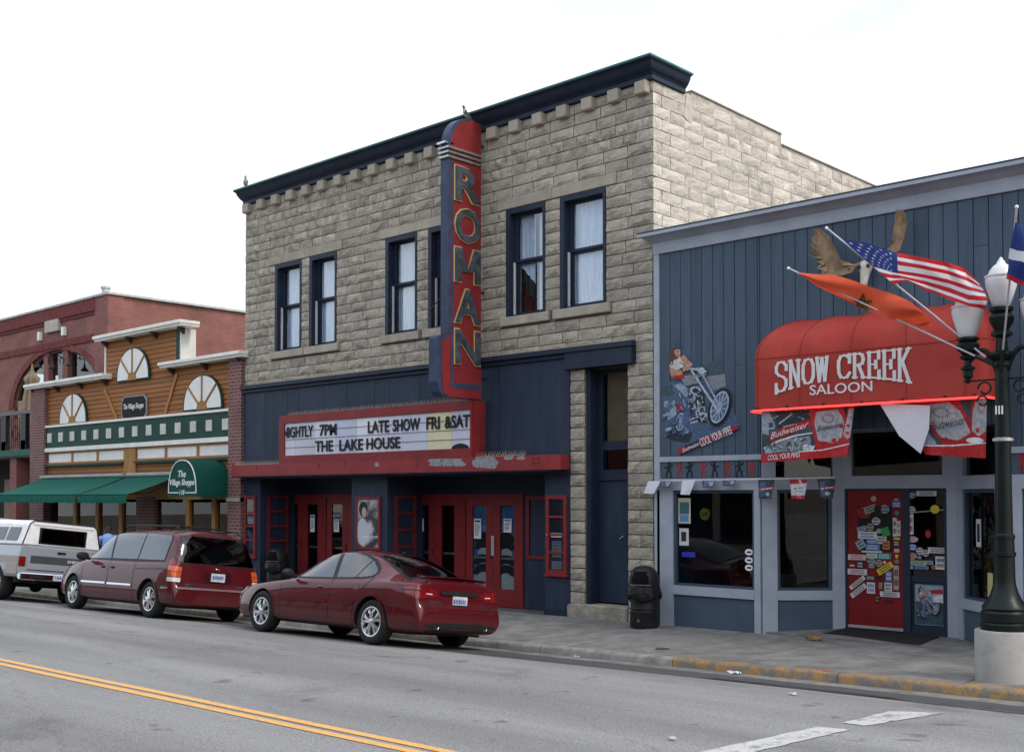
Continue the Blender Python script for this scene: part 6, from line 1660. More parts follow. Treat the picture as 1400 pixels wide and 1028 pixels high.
# ================= maroon sedan
M_MAROON = paint('maroon_paint', (.078,.0032,.007))
sed = link('sedan', None, None, (0,0,0), 'glossy maroon four door sedan parked in front of the theatre', 'car')
rows = [(2.43,.36,.50,.54,.46,.57,.22,.565),(2.38,.24,.68,.62,.62,.65,.3,.645),(2.18,.20,.83,.69,.76,.725,.38,.72),(1.75,.19,.905,.77,.84,.82,.45,.81),(1.30,.19,.93,.825,.87,.905,.5,.89),(.98,.19,.935,.85,.88,.955,.55,.935),(.82,.19,.935,.865,.885,1.0,.62,.97),(.52,.19,.935,.875,.89,1.17,.62,1.12),(.18,.19,.935,.885,.89,1.345,.60,1.28),(-.12,.19,.935,.89,.89,1.42,.60,1.365),(-.55,.19,.935,.90,.895,1.44,.60,1.39),(-1.0,.19,.935,.915,.90,1.40,.585,1.345),(-1.45,.2,.935,.93,.90,1.27,.57,1.215),(-1.85,.2,.93,.94,.89,1.11,.60,1.07),(-2.10,.21,.915,.94,.87,1.025,.62,1.005),(-2.32,.22,.90,.935,.85,1.015,.62,1.0),(-2.47,.23,.88,.93,.82,1.02,.60,1.005),(-2.515,.23,.875,.92,.815,1.0,.60,.985),(-2.535,.24,.87,.80,.82,.86,.6,.85),(-2.56,.24,.87,.68,.83,.71,.6,.705),(-2.61,.25,.86,.62,.82,.645,.6,.64),(-2.655,.27,.83,.57,.78,.59,.55,.588),(-2.67,.31,.77,.53,.72,.55,.5,.548)]
KR, AXL = .79, 1.405
rows = remap(rows, 1.405, 1.05, KR)
me, bv = car_body(rows, M_MAROON, [(1.405,.335,.385),(-1.405,.335,.385)])
link('body', me, sed)
fw = [(.74,.935),(.66,.99),(.45,1.12),(.25,1.225),(.05,1.30),(-.20,1.335),(-.345,.955)]
rw = [(-.44,.96),(-.30,1.34),(-.55,1.345),(-.82,1.315),(-1.05,1.24),(-1.24,1.12),(-1.285,1.06),(-1.24,1.015),(-1.05,.985)]
trim = [(.84,.915),(.68,1.02),(.45,1.155),(.25,1.255),(.05,1.33),(-.2,1.365),(-.55,1.375),(-.85,1.345),(-1.1,1.265),(-1.29,1.14),(-1.33,1.05),(-1.27,.99),(-1.05,.96),(-.4,.935),(.4,.915)]
P2('window_trim', bv, trim, M_BLKP, sed, 'side', .003)
P2('door_window', bv, fw, M_CGLASS, sed, 'side', .007); P2('door_window', bv, rw, M_CGLASS, sed, 'side', .007)
P_('window_bar', seam(bv, [(-.90,.98),(-1.02,1.25)], w=.02, off=.009), M_BLKP, sed)
P_('rear_glass_trim', decal(bv, [(-1.02,-.53),(-1.02,.53),(-1.5,.60),(-2.04,.66),(-2.09,.3),(-2.09,-.3),(-2.04,-.66),(-1.5,-.6)], 'top', .003), M_BLKP, sed, smooth=40)
P_('rear_window', decal(bv, [(-1.06,-.49),(-1.06,.49),(-1.5,.56),(-2.0,.61),(-2.04,.3),(-2.04,-.3),(-2.0,-.61),(-1.5,-.56)], 'top', .008), M_CGLASS_D, sed, smooth=True)
P_('windscreen', decal(bv, [(.86,-.62),(.90,0),(.86,.62),(.5,.58),(.12,.5),(.09,0),(.12,-.5),(.5,-.58)], 'top', .006), M_CGLASS, sed, smooth=True)
sm = MB()
for path in ([(.92,.90),(.90,.6),(.88,.30),(.80,.24)], [(-.39,.95),(-.37,.6),(-.40,.25)], smooth_path([(-1.30,1.0),(-1.25,.9),(-1.05,.72),(-.98,.5),(-.98,.26)],4), [(.9,.24),(-.95,.24)], [(-2.1,.66),(-1.85,.62),(-1.75,.5)]):
    s_ = seam(bv, path); sm.add(s_.v, s_.f)
for path in ([(-.72,.655),(-.70,.93)],[(.72,.655),(.70,.93)],[(-.8,.655),(.8,.655)]):
    s_ = seam(bv, path, 'rear', both=False); sm.add(s_.v, s_.f)
P_('panel_seam', sm, M_BLKP, sed)
for (a, b) in ((.82,-.33),(-.45,-.98)): P2('side_moulding', bv, [(a,.555),(a,.60),(b,.61),(b,.565)], M_MAROON, sed, 'side', .014)
P2('sill_skirt', bv, [(.95,.20),(.95,.25),(-.95,.25),(-.95,.20)], M_MAROON, sed, 'side', .02)
for x in (-.12,-1.02):
    for sg in (1,-1): P_('door_handle', MB().ball((x,sg*.905,.80),.085,.022,.022,12,6), M_MAROON, sed, smooth=True)
P_('fuel_cap', seam(bv, [(-1.72+.07*math.cos(t*math.pi/8),.80+.07*math.sin(t*math.pi/8)) for t in range(17)], both=False, w=.006), M_BLKP, sed)
for sg in (1,-1):
    flip = lambda m_: m_ if sg > 0 else (setattr(m_,'v',[(p[0],-p[1],p[2]) for p in m_.v]), m_)[1]
    tl = P_('tail_light', flip(decal(bv, [(-1.66,.765),(-1.66,.82),(-1.60,.875),(-1.40,.895),(-1.22,.885),(-1.18,.865),(-1.22,.82),(-1.24,.755),(-1.36,.73),(-1.5,.735)], ('c',50), .008, .03)), M_LRED, sed, smooth=True)
    P_('reverse_lens', flip(decal(bv, [(-1.60,.79),(-1.60,.805),(-1.52,.81),(-1.52,.795)], ('c',50), .011, .03)), M_LWHT, tl)
    P_('lamp_band', flip(decal(bv, [(-1.45,.83),(-1.45,.845),(-1.16,.855),(-1.16,.84)], ('c',50), .011, .03)), mat('lamp_dark_red',(.08,.004,.005),.2), tl)
    P_('exhaust_tip', MB().lathe([(.032,rx_(-2.67)),(.045,rx_(-2.675)),(.045,rx_(-2.5))], (0,sg*.50,.335), 18, 'x').lathe([(0,rx_(-2.655)),(.034,rx_(-2.655))], (0,sg*.50,.335), 12, 'x'), [M_CHROME], sed, smooth=30)
    P_('exhaust_bore', MB().lathe([(0,rx_(-2.668)),(.031,rx_(-2.668))], (0,sg*.50,.335), 14, 'x'), M_INK, sed)
    P_('head_light', decal(bv, [(2.36,.56),(2.30,.67),(1.98,.73),(2.0,.66),(2.2,.58)], 'side', .006, both=False) if sg > 0 else (lambda m_: (setattr(m_,'v',[(p[0],-p[1],p[2]) for p in m_.v]), m_)[1])(decal(bv, [(2.36,.56),(2.30,.67),(1.98,.73),(2.0,.66),(2.2,.58)], 'side', .006)), M_LWHT, sed, smooth=True)
P_('rear_valance', decal(bv, [(-.70,.265),(-.74,.37),(-.40,.40),(.40,.40),(.74,.37),(.70,.265)], 'rear', .006), M_BLKP, sed, smooth=True)
P_('bumper_crease', seam(bv, [(-.78,.60),(.78,.60)], 'rear', w=.012, off=.004, both=False), mat('crease_maroon',(.03,.001,.003),.5), sed)
P_('trunk_handle_bar', decal(bv, [(-.36,.80),(-.38,.84),(-.30,.865),(.30,.865),(.38,.84),(.36,.80)], 'rear', .02), M_BLKP, sed, smooth=True)
plate(sed, -2.575, .715, 0.0)
P_('badge', MB().box(rx_(-2.58),rx_(-2.565),.38,.62,.685,.70), M_CHROME, sed)
P_('spoiler', MB().prism([(rx_(a),b,c_) for a,b,c_ in [(-2.38,-.66,1.02),(-2.50,-.62,1.045),(-2.53,0,1.06),(-2.50,.62,1.045),(-2.38,.66,1.02),(-2.36,0,1.03)]], (0,0,.014)), M_MAROON, sed, smooth=30)
mirror(sed, .60, .88, .95, M_BLKP)
P_('antenna_base', MB().ball((-1.0,0,1.415),.03,.02,.02), M_BLKP, sed)
P_('underbody', MB().box(-2.1,2.2,-.7,.7,.2,.3), M_BLKP, sed)
for ax in (1.405,-1.405):
    for sg in (1,-1):
        mb_ = seam(bv, [(ax+.392*math.cos(R(t)), .335+.392*math.sin(R(t))) for t in range(-12,193,8)], w=.03, off=.006, both=False)
        if sg < 0: mb_.v = [(p[0],-p[1],p[2]) for p in mb_.v]
        P_('wheel_arch_lip', mb_, M_MAROON, sed)
P_('seat', MB().box(-.25,-.1,-.62,-.12,.5,1.12).box(-.25,-.1,.12,.62,.5,1.12).ball((-.17,-.37,1.2),.06,.12,.09).ball((-.17,.37,1.2),.06,.12,.09), mat('seat_grey',(.08,.08,.085),.8), sed)
add_wheels(sed, (1.405,-1.405), .80, .335, .225, .225, 'split')
place_car(sed, -14.44, -4.2)

# ================= maroon minivan
M_MAROON2 = paint('maroon_van_paint', (.075,.0038,.0085))
van = link('minivan', None, None, (0,0,0), 'dark maroon minivan with roof rails parked behind the pickup', 'minivan')
rows = [(2.50,.36,.55,.62,.50,.66,.25,.655),(2.44,.26,.74,.70,.68,.75,.35,.74),(2.15,.22,.90,.83,.82,.90,.45,.885),(1.7,.21,.96,.93,.90,1.03,.52,1.01),(1.40,.21,.975,.97,.925,1.11,.6,1.08),(1.22,.21,.98,.985,.93,1.18,.7,1.13),(.90,.21,.98,.995,.935,1.40,.73,1.31),(.58,.21,.98,1.0,.94,1.60,.73,1.50),(.25,.21,.98,1.005,.94,1.69,.745,1.60),(-.6,.21,.98,1.01,.94,1.725,.755,1.635),(-1.6,.22,.98,1.02,.94,1.72,.75,1.63),(-2.1,.23,.975,1.025,.93,1.695,.73,1.60),(-2.28,.24,.97,1.025,.925,1.64,.715,1.545),(-2.40,.24,.965,1.02,.92,1.45,.76,1.36),(-2.50,.25,.955,1.0,.91,1.20,.80,1.14),(-2.555,.25,.945,.94,.90,1.02,.75,1.0),(-2.585,.26,.94,.78,.90,.82,.7,.815),(-2.60,.26,.94,.66,.90,.68,.7,.675),(-2.66,.27,.93,.60,.88,.615,.65,.61),(-2.70,.30,.88,.54,.83,.555,.6,.553)]
KR, AXL = .75, 1.535
rows = remap(rows, 1.535, 1.07, KR)
me, bv = car_body(rows, M_MAROON2, [(1.535,.345,.40),(-1.535,.345,.40)])
link('body', me, van)
trim = [(1.22,1.04),(.95,1.26),(.62,1.475),(.40,1.57),(.2,1.60),(-1.0,1.615),(-1.93,1.59),(-2.03,1.52),(-2.04,1.06),(-.8,1.035)]
P2('window_trim', bv, trim, M_BLKP, van, 'side', .003)
P2('door_window', bv, [(1.10,1.06),(.92,1.22),(.62,1.43),(.42,1.53),(.30,1.555),(.14,1.075)], M_CGLASS, van, 'side', .007)
P2('sliding_window', bv, [(.07,1.08),(.22,1.565),(.1,1.575),(-.93,1.59),(-.90,1.085)], M_CGLASS, van, 'side', .007)
P2('quarter_window', bv, [(-.95,1.085),(-.97,1.59),(-1.90,1.565),(-1.99,1.50),(-2.0,1.09)], M_CGLASS, van, 'side', .007)
P_('rear_glass_trim', decal(bv, [(-.84,1.05),(-.87,1.15),(-.72,1.60),(.72,1.60),(.87,1.15),(.84,1.05)], 'rear', .003), M_BLKP, van, smooth=40)
P_('rear_window', decal(bv, [(-.80,1.07),(-.83,1.15),(-.69,1.575),(.69,1.575),(.83,1.15),(.80,1.07)], 'rear', .008), M_CGLASS_D, van, smooth=True)
P_('windscreen', decal(bv, [(1.24,-.68),(1.28,0),(1.24,.68),(.9,.66),(.42,.6),(.38,0),(.42,-.6),(.9,-.66)], 'top', .006), M_CGLASS, van, smooth=True)
sm = MB()
for path in ([(1.18,1.0),(1.15,.7),(1.05,.30)], [(.10,1.06),(.08,.7),(.05,.26)], [(-.92,1.06),(-.92,.6),(-.98,.27)], [(1.05,.27),(-1.0,.27)], [(-.95,.90),(-2.3,.93)], [(-2.25,.68),(-2.0,.62),(-1.95,.4)]):
    s_ = seam(bv, path); sm.add(s_.v, s_.f)
for path in ([(-.86,.70),(-.88,1.05)],[(.86,.70),(.88,1.05)],[(-.86,.69),(.86,.69)]):
    s_ = seam(bv, path, 'rear', both=False); sm.add(s_.v, s_.f)
P_('panel_seam', sm, M_BLKP, van)
for (a, b) in ((1.12,.12),(.04,-.9),(-2.15,-2.45)): P2('side_moulding', bv, [(a,.565),(a,.60),(b,.605),(b,.57)], M_CHROME, van, 'side', .014)
P_('bumper_strip', decal(bv, [(-.86,.575),(-.86,.61),(.86,.61),(.86,.575)], 'rear', .014), mat('bumper_grey',(.14,.10,.11),.4), van)
for x in (.30,-.08):
    for sg in (1,-1): P_('door_handle', MB().ball((x,sg*.965,.90),.085,.022,.024,12,6), M_BLKP, van, smooth=True)
for sg in (1,-1):
    flip = lambda m_: m_ if sg > 0 else (setattr(m_,'v',[(p[0],-p[1],p[2]) for p in m_.v]), m_)[1]
    tl = P_('tail_light', flip(decal(bv, [(-1.27,.80),(-1.27,.985),(-1.03,1.0),(-1.03,.80)], ('c',45), .008, .03)), M_LAMB, van, smooth=True)
    P_('upper_lens', flip(decal(bv, [(-1.17,1.0),(-1.15,1.10),(-1.07,1.13),(-1.02,1.09),(-1.03,1.01)], ('c',45), .008, .03)), M_LRED, tl, smooth=True)
    P_('reverse_lens', flip(decal(bv, [(-1.27,.70),(-1.27,.785),(-1.03,.785),(-1.03,.71)], ('c',45), .009, .03)), M_LWHT, tl, smooth=True)
    P_('lens_rib', flip(decal(bv, [(-1.27,.885),(-1.27,.90),(-1.03,.905),(-1.03,.89)], ('c',45), .011, .03)), mat('lens_rib_red',(.35,.04,.02),.3), tl)
    P_('roof_rail', MB().tube([(.1,sg*.66,1.70),(0,sg*.66,1.745),(-1.8,sg*.66,1.75),(-1.9,sg*.66,1.70)], .018, 6), M_BLKP, van)
    P_('head_light', flip(decal(bv, [(2.42,.62),(2.36,.74),(2.0,.82),(2.02,.72),(2.25,.64)], 'side', .006)), M_LWHT, van, smooth=True)
    P_('tail_chrome', decal(bv, [(sg*.42,.66),(sg*.42,.68),(sg*.74,.675),(sg*.74,.66)], 'rear', .012), M_CHROME, van)
for x in (-.2,-.9,-1.6): P_('roof_bar', MB().tube([(x,-.66,1.755),(x-.02,0,1.785),(x,.66,1.755)], .016, 6), M_BLKP, van)
plate(van, -2.615, .83, 0.)
P_('plate_recess', decal(bv, [(-.30,.72),(-.30,.94),(.30,.94),(.30,.72)], 'rear', .002), mat('recess_maroon',(.035,.003,.006),.4), van)
P_('hatch_badge', MB().ball((rx_(-2.58),.0,.985),.008,.05,.02), M_CHROME, van, smooth=True)
P_('rear_wiper', seam(bv, [(0,1.08),(-.45,1.14)], 'rear', w=.018, off=.015, both=False), M_BLKP, van)
mirror(van, .95, .96, 1.06, M_BLKP, 1.15)
for ax in (1.535,-1.535):
    for sg in (1,-1):
        mb_ = seam(bv, [(ax+.408*math.cos(R(t)), .345+.408*math.sin(R(t))) for t in range(-12,193,8)], w=.03, off=.006, both=False)
        if sg < 0: mb_.v = [(p[0],-p[1],p[2]) for p in mb_.v]
        P_('wheel_arch_lip', mb_, M_MAROON2, van)
P_('underbody', MB().box(-2.2,2.2,-.75,.75,.22,.32), M_BLKP, van)
add_wheels(van, (1.535,-1.535), .83, .345, .225, .225, 'wide')
place_car(van, -21.12, -4.12)

# ================= silver pickup with a white bed cap
M_SILV = paint('silver_truck_paint', (.27,.295,.335), .1, .4)
M_TANP = paint('tan_truck_paint', (.21,.165,.13), .2, .45)
M_CAPW = mat('cap_white', (.76,.77,.78), .35, var=.1, vs=4, bump=.05, stain=.2, stc=(.4,.4,.4), sts=3)
tr = link('pickup_truck', None, None, (0,0,0), 'older silver pickup with a white bed cap, cut by the left frame edge', 'pickup truck')
W2 = .97
def tprof(rows_, m, name, bev=.03):
    mb = MB(); k = len(rows_[0][1])
    for x, sec in rows_:
        for (y,z) in sec: mb.v.append((x,y,z))
    for i in range(len(rows_)-1):
        for j in range(k): mb.f.append((i*k+j,(i+1)*k+j,(i+1)*k+(j+1)%k,i*k+(j+1)%k)); mb.m.append(0)
    mb.f += [tuple(range(k)), tuple(range(len(rows_)*k-1,(len(rows_)-1)*k-1,-1))]; mb.m += [0,0]
    return mb
bedsec = [(-W2+.03,.55),(-W2,.70),(-W2-.005,1.0),(-W2+.05,1.27),(W2-.05,1.27),(W2+.005,1.0),(W2,.70),(W2-.03,.55)]
def with_arch(mb, ax, r, name, m):
    me0 = mk_mesh(name, mb, m, bevel=.02); o = bpy.data.objects.new(name, me0); col.objects.link(o)
    cut = MB(); 
    for sy in (-1,1): cut.prism([(ax+r*math.cos(2*math.pi*i/32), sy*.55, .40+r*math.sin(2*math.pi*i/32)) for i in range(32)], (0,sy*.8,0))
    co = bpy.data.objects.new('cutter', mk_mesh('cutter', cut, m)); col.objects.link(co)
    b_ = o.modifiers.new('b','BOOLEAN'); b_.object = co; b_.operation = 'DIFFERENCE'; b_.solver = 'EXACT'
    dg = bpy.context.evaluated_depsgraph_get(); dg.update(); res = bpy.data.meshes.new_from_object(o.evaluated_get(dg)); res.name = name
    bpy.data.objects.remove(o); bpy.data.objects.remove(co); return res
link('bed', with_arch(tprof([(-2.85,bedsec),(-.75,bedsec)], M_SILV, 'bed'), -1.75, .44, 'bed', M_SILV), tr)
link('cab_lower', with_arch(tprof([(-.72,bedsec),(1.0,bedsec),(2.4,[(-W2+.05,.5),(-W2+.02,.7),(-W2+.03,.95),(-W2+.1,1.16),(W2-.1,1.16),(W2-.03,.95),(W2-.02,.7),(W2-.05,.5)])], M_SILV, 'cab_lower'), 1.72, .44, 'cab_lower', M_SILV), tr)
cab = [(-.9,1.27),(-.78,1.85),(-.7,1.9),(.7,1.9),(.78,1.85),(.9,1.27)]
P_('cab_roof', tprof([(-.70,cab),(.35,cab),(.95,[(y*.97,1.27 if z < 1.3 else 1.30) for y,z in cab])], M_SILV, 'cab_roof'), M_SILV, tr, bevel=.03)
P_('side_stripe', MB().box(-2.84,2.2,W2+.004,W2+.008,.86,1.02).box(-2.84,2.2,-W2-.008,-W2-.004,.86,1.02), M_TANP, tr)
P_('side_lower_panel', MB().box(-2.84,-2.25,W2+.002,W2+.007,.62,.84).box(-1.25,1.2,W2+.002,W2+.007,.60,.84), M_TANP, tr)
for sg in (1,-1):
    P_('cab_window', MB().prism([(-.6,sg*.885,1.33),(.55,sg*.885,1.33),(.3,sg*.80,1.78),(-.55,sg*.80,1.78)], (0,sg*.006,0)), M_CGLASS_D, tr)
    P_('tail_light', MB().box(-2.872,-2.84,sg*.80-(.02 if sg < 0 else .0)-.0,sg*.80+(.155 if sg > 0 else -.155)*1.0 if sg > 0 else sg*.80-.155,.80,1.02) if sg > 0 else MB().box(-2.872,-2.84,-.955,-.80,.80,1.02), M_LRED, tr, bevel=.01)
    P_('mirror', MB().box(.5,.6,sg*1.05-.1,sg*1.05+.1,1.3,1.55), M_CHROME, tr, bevel=.02)
tg = P_('tailgate', MB().box(-2.875,-2.82,-.775,.775,.72,1.255), M_SILV, tr, bevel=.02)
P_('tailgate_band', MB().box(-2.882,-2.874,-.70,.70,.88,1.05), mat('band_charcoal',(.06,.065,.075),.3), tg, bevel=.004)
P_('tailgate_handle', MB().box(-2.888,-2.87,-.10,.10,1.12,1.17), M_CHROME, tg)
P_('lettering', put(fit_text('CHEVROLET', .52, .055, depth=.003, bold=.01), (-2.886,-.42,.965), (0,-1,0)), M_PAPER, tg)
bp_ = P_('rear_bumper', MB().box(-3.02,-2.89,-.95,.95,.50,.66).box(-3.0,-2.86,-.95,-.88,.52,.64).box(-3.0,-2.86,.88,.95,.52,.64), M_CHROME, tr, bevel=.02)
P_('bumper_pad', MB().box(-3.026,-3.018,.40,.72,.55,.62).box(-3.026,-3.018,-.8,-.3,.55,.61), M_BLKP, bp_)
plate(tr, -3.028, .585, .05, .3, .13)
# bed cap
def capsec(x, t): return [(-.93,1.275),(-.80,1.76-t),(-.70,1.84-t),(.70,1.84-t),(.80,1.76-t),(.93,1.275)]
cap = P_('bed_cap', tprof([(-2.86,capsec(0,.0)),(-.76,capsec(0,-.02))], M_CAPW, 'cap'), M_CAPW, tr, bevel=.025)
P_('cap_rear_window', MB().prism([(-2.868,-.52,1.35),(-2.868,.52,1.35),(-2.868,.50,1.66),(-2.868,-.50,1.66)], (-.008,0,0)), M_CGLASS_D, cap, bevel=.0)
P_('cap_window_seal', MB().box(-2.869,-2.862,-.56,.56,1.32,1.69), M_BLKP, cap, bevel=.002)
mb = MB()
for sg in (1,-1): mb.tube([(-2.87,sg*.92,1.285),(-2.87,sg*.795,1.76),(-2.87,sg*.70,1.835)], .014, 6)
mb.tube([(-2.87,-.70,1.835),(-2.87,.70,1.835)], .016, 6)
P_('cap_edge_trim', mb, M_BLKP, cap)
P_('cap_rail', MB().box(-2.878,-2.862,-.72,.72,1.745,1.79), M_PAPER, cap)
for sg in (1,-1):
    q = lambda x, t: (x, sg*(.93-.13*t+.006), 1.275+.485*t)
    for a, b in ((-2.55,-1.95),(-1.85,-1.05)):
        P_('cap_side_window', MB().prism([q(a,.2),q(b,.2),q(b,.82),q(a,.82)], (0,sg*.006,.0)), M_CGLASS_D, cap)
P_('frame_rail', MB().box(-2.8,2.3,-.5,-.4,.42,.56).box(-2.8,2.3,.4,.5,.42,.56).box(-2.7,-2.5,-.4,.4,.42,.52), M_BLKP, tr)
P_('rear_axle', MB().tube([(-1.75,-.75,.37),(-1.75,.75,.37)], .05, 8).ball((-1.75,.0,.37),.17,.15,.16), M_BLKP, tr, smooth=True)
P_('grille', MB().box(2.4,2.44,-.7,.7,.75,1.08), M_BLKP, tr)
P_('front_bumper', MB().box(2.42,2.58,-.97,.97,.48,.68), M_CHROME, tr, bevel=.02)
add_wheels(tr, (1.72,-1.75), .80, .37, .24, .20, 'wide')
place_car(tr, -28.15, -4.15)
# ------------------------------------------------------------------ street lamp
LX, LY = -4.87, -2.28
LZ = walk_z(LX,LY)
M_LAMP = mat('lamp_green_black', (.012,.017,.016), .35, var=.15, vs=5, bump=.06, bs=60, metal=.2)
lp = thing('street_lamp', (LX,LY,LZ), 'ornate dark street lamp with frosted globes on a round concrete base', 'street lamp')
obj('concrete_base', MB().lathe([(0,-.1),(.335,-.1),(.335,.57),(.325,.585),(0,.588)], (LX,LY,LZ), 40), mat('lamp_concrete',(.36,.35,.33),.85,var=.15,vs=3,bump=.3,bs=90,bd=.004,stain=.35,stc=(.2,.19,.17),sts=3), lp, smooth=40)
b0 = LZ+.588
flute = [(.0,b0),(.27,b0),(.275,b0+.07),(.255,b0+.09),(.265,b0+.11),(.265,b0+.2),(.24,b0+.23),(.255,b0+.25),(.245,b0+.28),(.20,b0+.33),(.155,b0+.42),(.125,b0+.52),(.118,b0+.6),(.115,b0+.85),(.13,b0+.86),(.13,b0+.9),(.115,b0+.91),(.11,b0+1.05),(.12,b0+1.06),(.12,b0+1.1),(.098,b0+1.12),(.09,b0+1.9)]
obj('post', MB().lathe(flute+[(.088,b0+2.2),(.075,LZ+3.66),(.10,LZ+3.67),(.10,LZ+3.72),(.08,LZ+3.74),(.0,LZ+3.74)], (LX,LY,0), 20), M_LAMP, lp, smooth=25)
def pxz(v): return at(1372,v,LY).z
zc = [pxz(v) for v in (495,470,440,420,405)]
zt = pxz(419)   # foot of the top globe
FS = lambda z: LZ+3.72+(z-4.12)*1.0
obj('finial_stack', MB().lathe([(r_,FS(z_)) for r_,z_ in [(.06,4.12),(.14,4.2),(.14,4.23),(.07,4.25),(.06,4.4),(.12,4.43),(.12,4.46),(.08,4.5),(.13,4.58),(.14,4.64),(.10,4.70),(.13,4.72),(.13,4.76),(0,4.76)]], (LX,LY,0), 20), M_LAMP, lp, smooth=25)
def globe_glass():
    m, t, b = nt('frosted_globe'); 
    b.inputs['Base Color'].default_value = (.88,.9,.92,1); b.inputs['Roughness'].default_value = .2; b.inputs['Transmission Weight'].default_value = .25; b.inputs['IOR'].default_value = 1.25
    b.inputs['Subsurface Weight'].default_value = .2
    return m
M_GLOBE = globe_glass()
def globe(cx, cy, z, par, s=1.0):
    pr_ = [(.085,0),(.11,.03),(.15,.14),(.19,.27),(.205,.36),(.2,.4),(.17,.44),(.165,.45),(.15,.5),(.10,.56),(.06,.59),(.05,.62),(.03,.64),(.025,.66),(.0,.685)]
    vs = [(r*s, z+h*s) for r, h in pr_]
    obj('globe', MB().lathe(vs, (cx,cy,0), 24), M_GLOBE, par, smooth=40)
    obj('globe_ring', MB().lathe([((.196)*s,z+.405*s),(.212*s,z+.41*s),(.212*s,z+.43*s),(.19*s,z+.435*s)], (cx,cy,0), 24), mat('globe_band',(.7,.72,.74),.3), par)
globe(LX, LY, LZ+4.36, lp, .88)
# side arms with hanging-stem globes
for sx_, zz in ((-1,LZ+4.05),(1,LZ+4.05)):
    gx = LX+sx_*.40
    pts = []
    for i in range(11):
        t = i/10; pts.append((LX+sx_*(.06+.34*t), LY, LZ+3.62+.26*math.sin(min(t,.75)*math.pi)**.8-max(0,t-.75)*.3))
    obj('arm', MB().tube(pts, .03, 8), M_LAMP, lp, smooth=True)
    zb = LZ+3.50
    obj('arm_stem', MB().lathe([(r_*.95,zb+h_*.74) for r_,h_ in [(.0,-.02),(.02,0),(.05,.03),(.03,.06),(.06,.1),(.06,.2),(.09,.22),(.09,.25),(.045,.28),(.04,.36),(.09,.39),(.1,.42),(.06,.45),(.13,.53),(.145,.61),(.10,.67),(.135,.69),(.135,.73),(0,.73)]], (gx,LY,0), 18), M_LAMP, lp, smooth=25)
    globe(gx, LY, zb+.54, lp, .88)
# collar, scrolls and banner clip
obj('collar', MB().lathe([(.09,LZ+2.78),(.115,LZ+2.79),(.115,LZ+2.82),(.09,LZ+2.83)], (LX,LY,0), 18), mat('clamp_steel',(.45,.46,.47),.35,metal=.5), lp)
for z in (3.05,3.08,3.11): pass
mb = MB()
for sx_ in (-1,1):
    for k, (r0, zz) in enumerate(((.085,3.42),(.07,3.27))):
        c0 = Vector((LX+sx_*(.2+.03*k), LY, LZ+zz)); mb.tube([c0+Vector((sx_*r0*math.cos(t*.45),0,r0*math.sin(t*.45)))*(1-.03*t) for t in range(14)], .012, 6)
    mb.tube([(LX,LY,LZ+3.52),(LX+sx_*.45,LY,LZ+3.52)], .012, 6)
obj('scroll_bracket', mb, M_LAMP, lp)
mb = MB()
for k in range(3): p = LX-.04+.035*k; mb.box(p-.008,p+.008,LY-.1,LY-.092,LZ+3.1,LZ+3.2)
obj('number_marks', mb, M_PAPER, lp)

# ------------------------------------------------------------------ flags on poles
JX, JZ = LX-.06, pxz(497)
def pole(name, tip, foot, label, r=.012):
    p = thing(name, foot, label, 'flagpole', 'flagpoles clamped to the lamp post')
    obj('shaft', MB().tube([foot, tip], r, 8), mat('pole_grey',(.42,.43,.45),.4,metal=.5), p)
    d = (Vector(tip)-Vector(foot)).normalized()
    obj('cap', MB().ball(Vector(tip), r*1.8, n=10, m=6), M_PAPER, p)
    obj('socket', MB().tube([Vector(foot)-d*.05, Vector(foot)+d*.18], r*1.8, 8), M_LAMP, p)
    return d
def t2(u, v, y): return at(u, v, y)
tipA, footA = t2(1130,312,-2.34), Vector((LX-.03, LY-.06, pxz(502)))
tipB, footB = t2(1078,367,-2.42), Vector((LX-.1, LY-.14, pxz(496)))
tipC, footC = t2(1390,283,-2.75), Vector((LX+.03, LY-.1, pxz(500)))
dA = pole('flagpole', tipA, footA, 'flagpole carrying the striped flag, upper of the two slanting left')
dB = pole('flagpole', tipB, footB, 'flagpole carrying the orange-red flag, lower of the two slanting left')
dC = pole('flagpole', tipC, footC, 'near vertical flagpole in front of the top lamp globe')
def cloth_mat(name, c):
    if name in MATS: return MATS[name]
    m, t, b = nt(name); MATS[name] = m; b.inputs['Base Color'].default_value = c+(1,); b.inputs['Roughness'].default_value = .8
    tr = t.nodes.new('ShaderNodeBsdfTranslucent'); tr.inputs[0].default_value = c+(1,)
    mi = t.nodes.new('ShaderNodeMixShader'); mi.inputs[0].default_value = .4
    o = t.nodes['Material Output']; t.links.new(b.outputs[0], mi.inputs[1]); t.links.new(tr.outputs[0], mi.inputs[2]); t.links.new(mi.outputs[0], o.inputs[0])
    return m
FR, FW, FB, FO, FG = cloth_mat('flag_red',(.55,.02,.03)), cloth_mat('flag_white',(.78,.78,.80)), cloth_mat('flag_blue',(.02,.045,.22)), cloth_mat('flag_orange_red',(.70,.10,.035)), cloth_mat('flag_green_ink',(.12,.10,.02))
def flag_surface(rows, yf):
    """rows: list over fly (s) of lists over hoist (t) of photo points; smooth bilinear"""
    S, T = len(rows)-1, len(rows[0])-1
    def f(s, t, o=0.):
        s = min(max(s,0),.99999)*S; t = min(max(t,0),.99999)*T; i, j = int(s), int(t); a, b = s-i, t-j
        def q(i_, j_): return Vector(rows[i_][j_])
        p = (q(i,j)*(1-a)+q(i+1,j)*a)*(1-b)+(q(i,j+1)*(1-a)+q(i+1,j+1)*a)*b
        w = at(p.x, p.y, yf(s/S, t/T)-o); return w
    return f
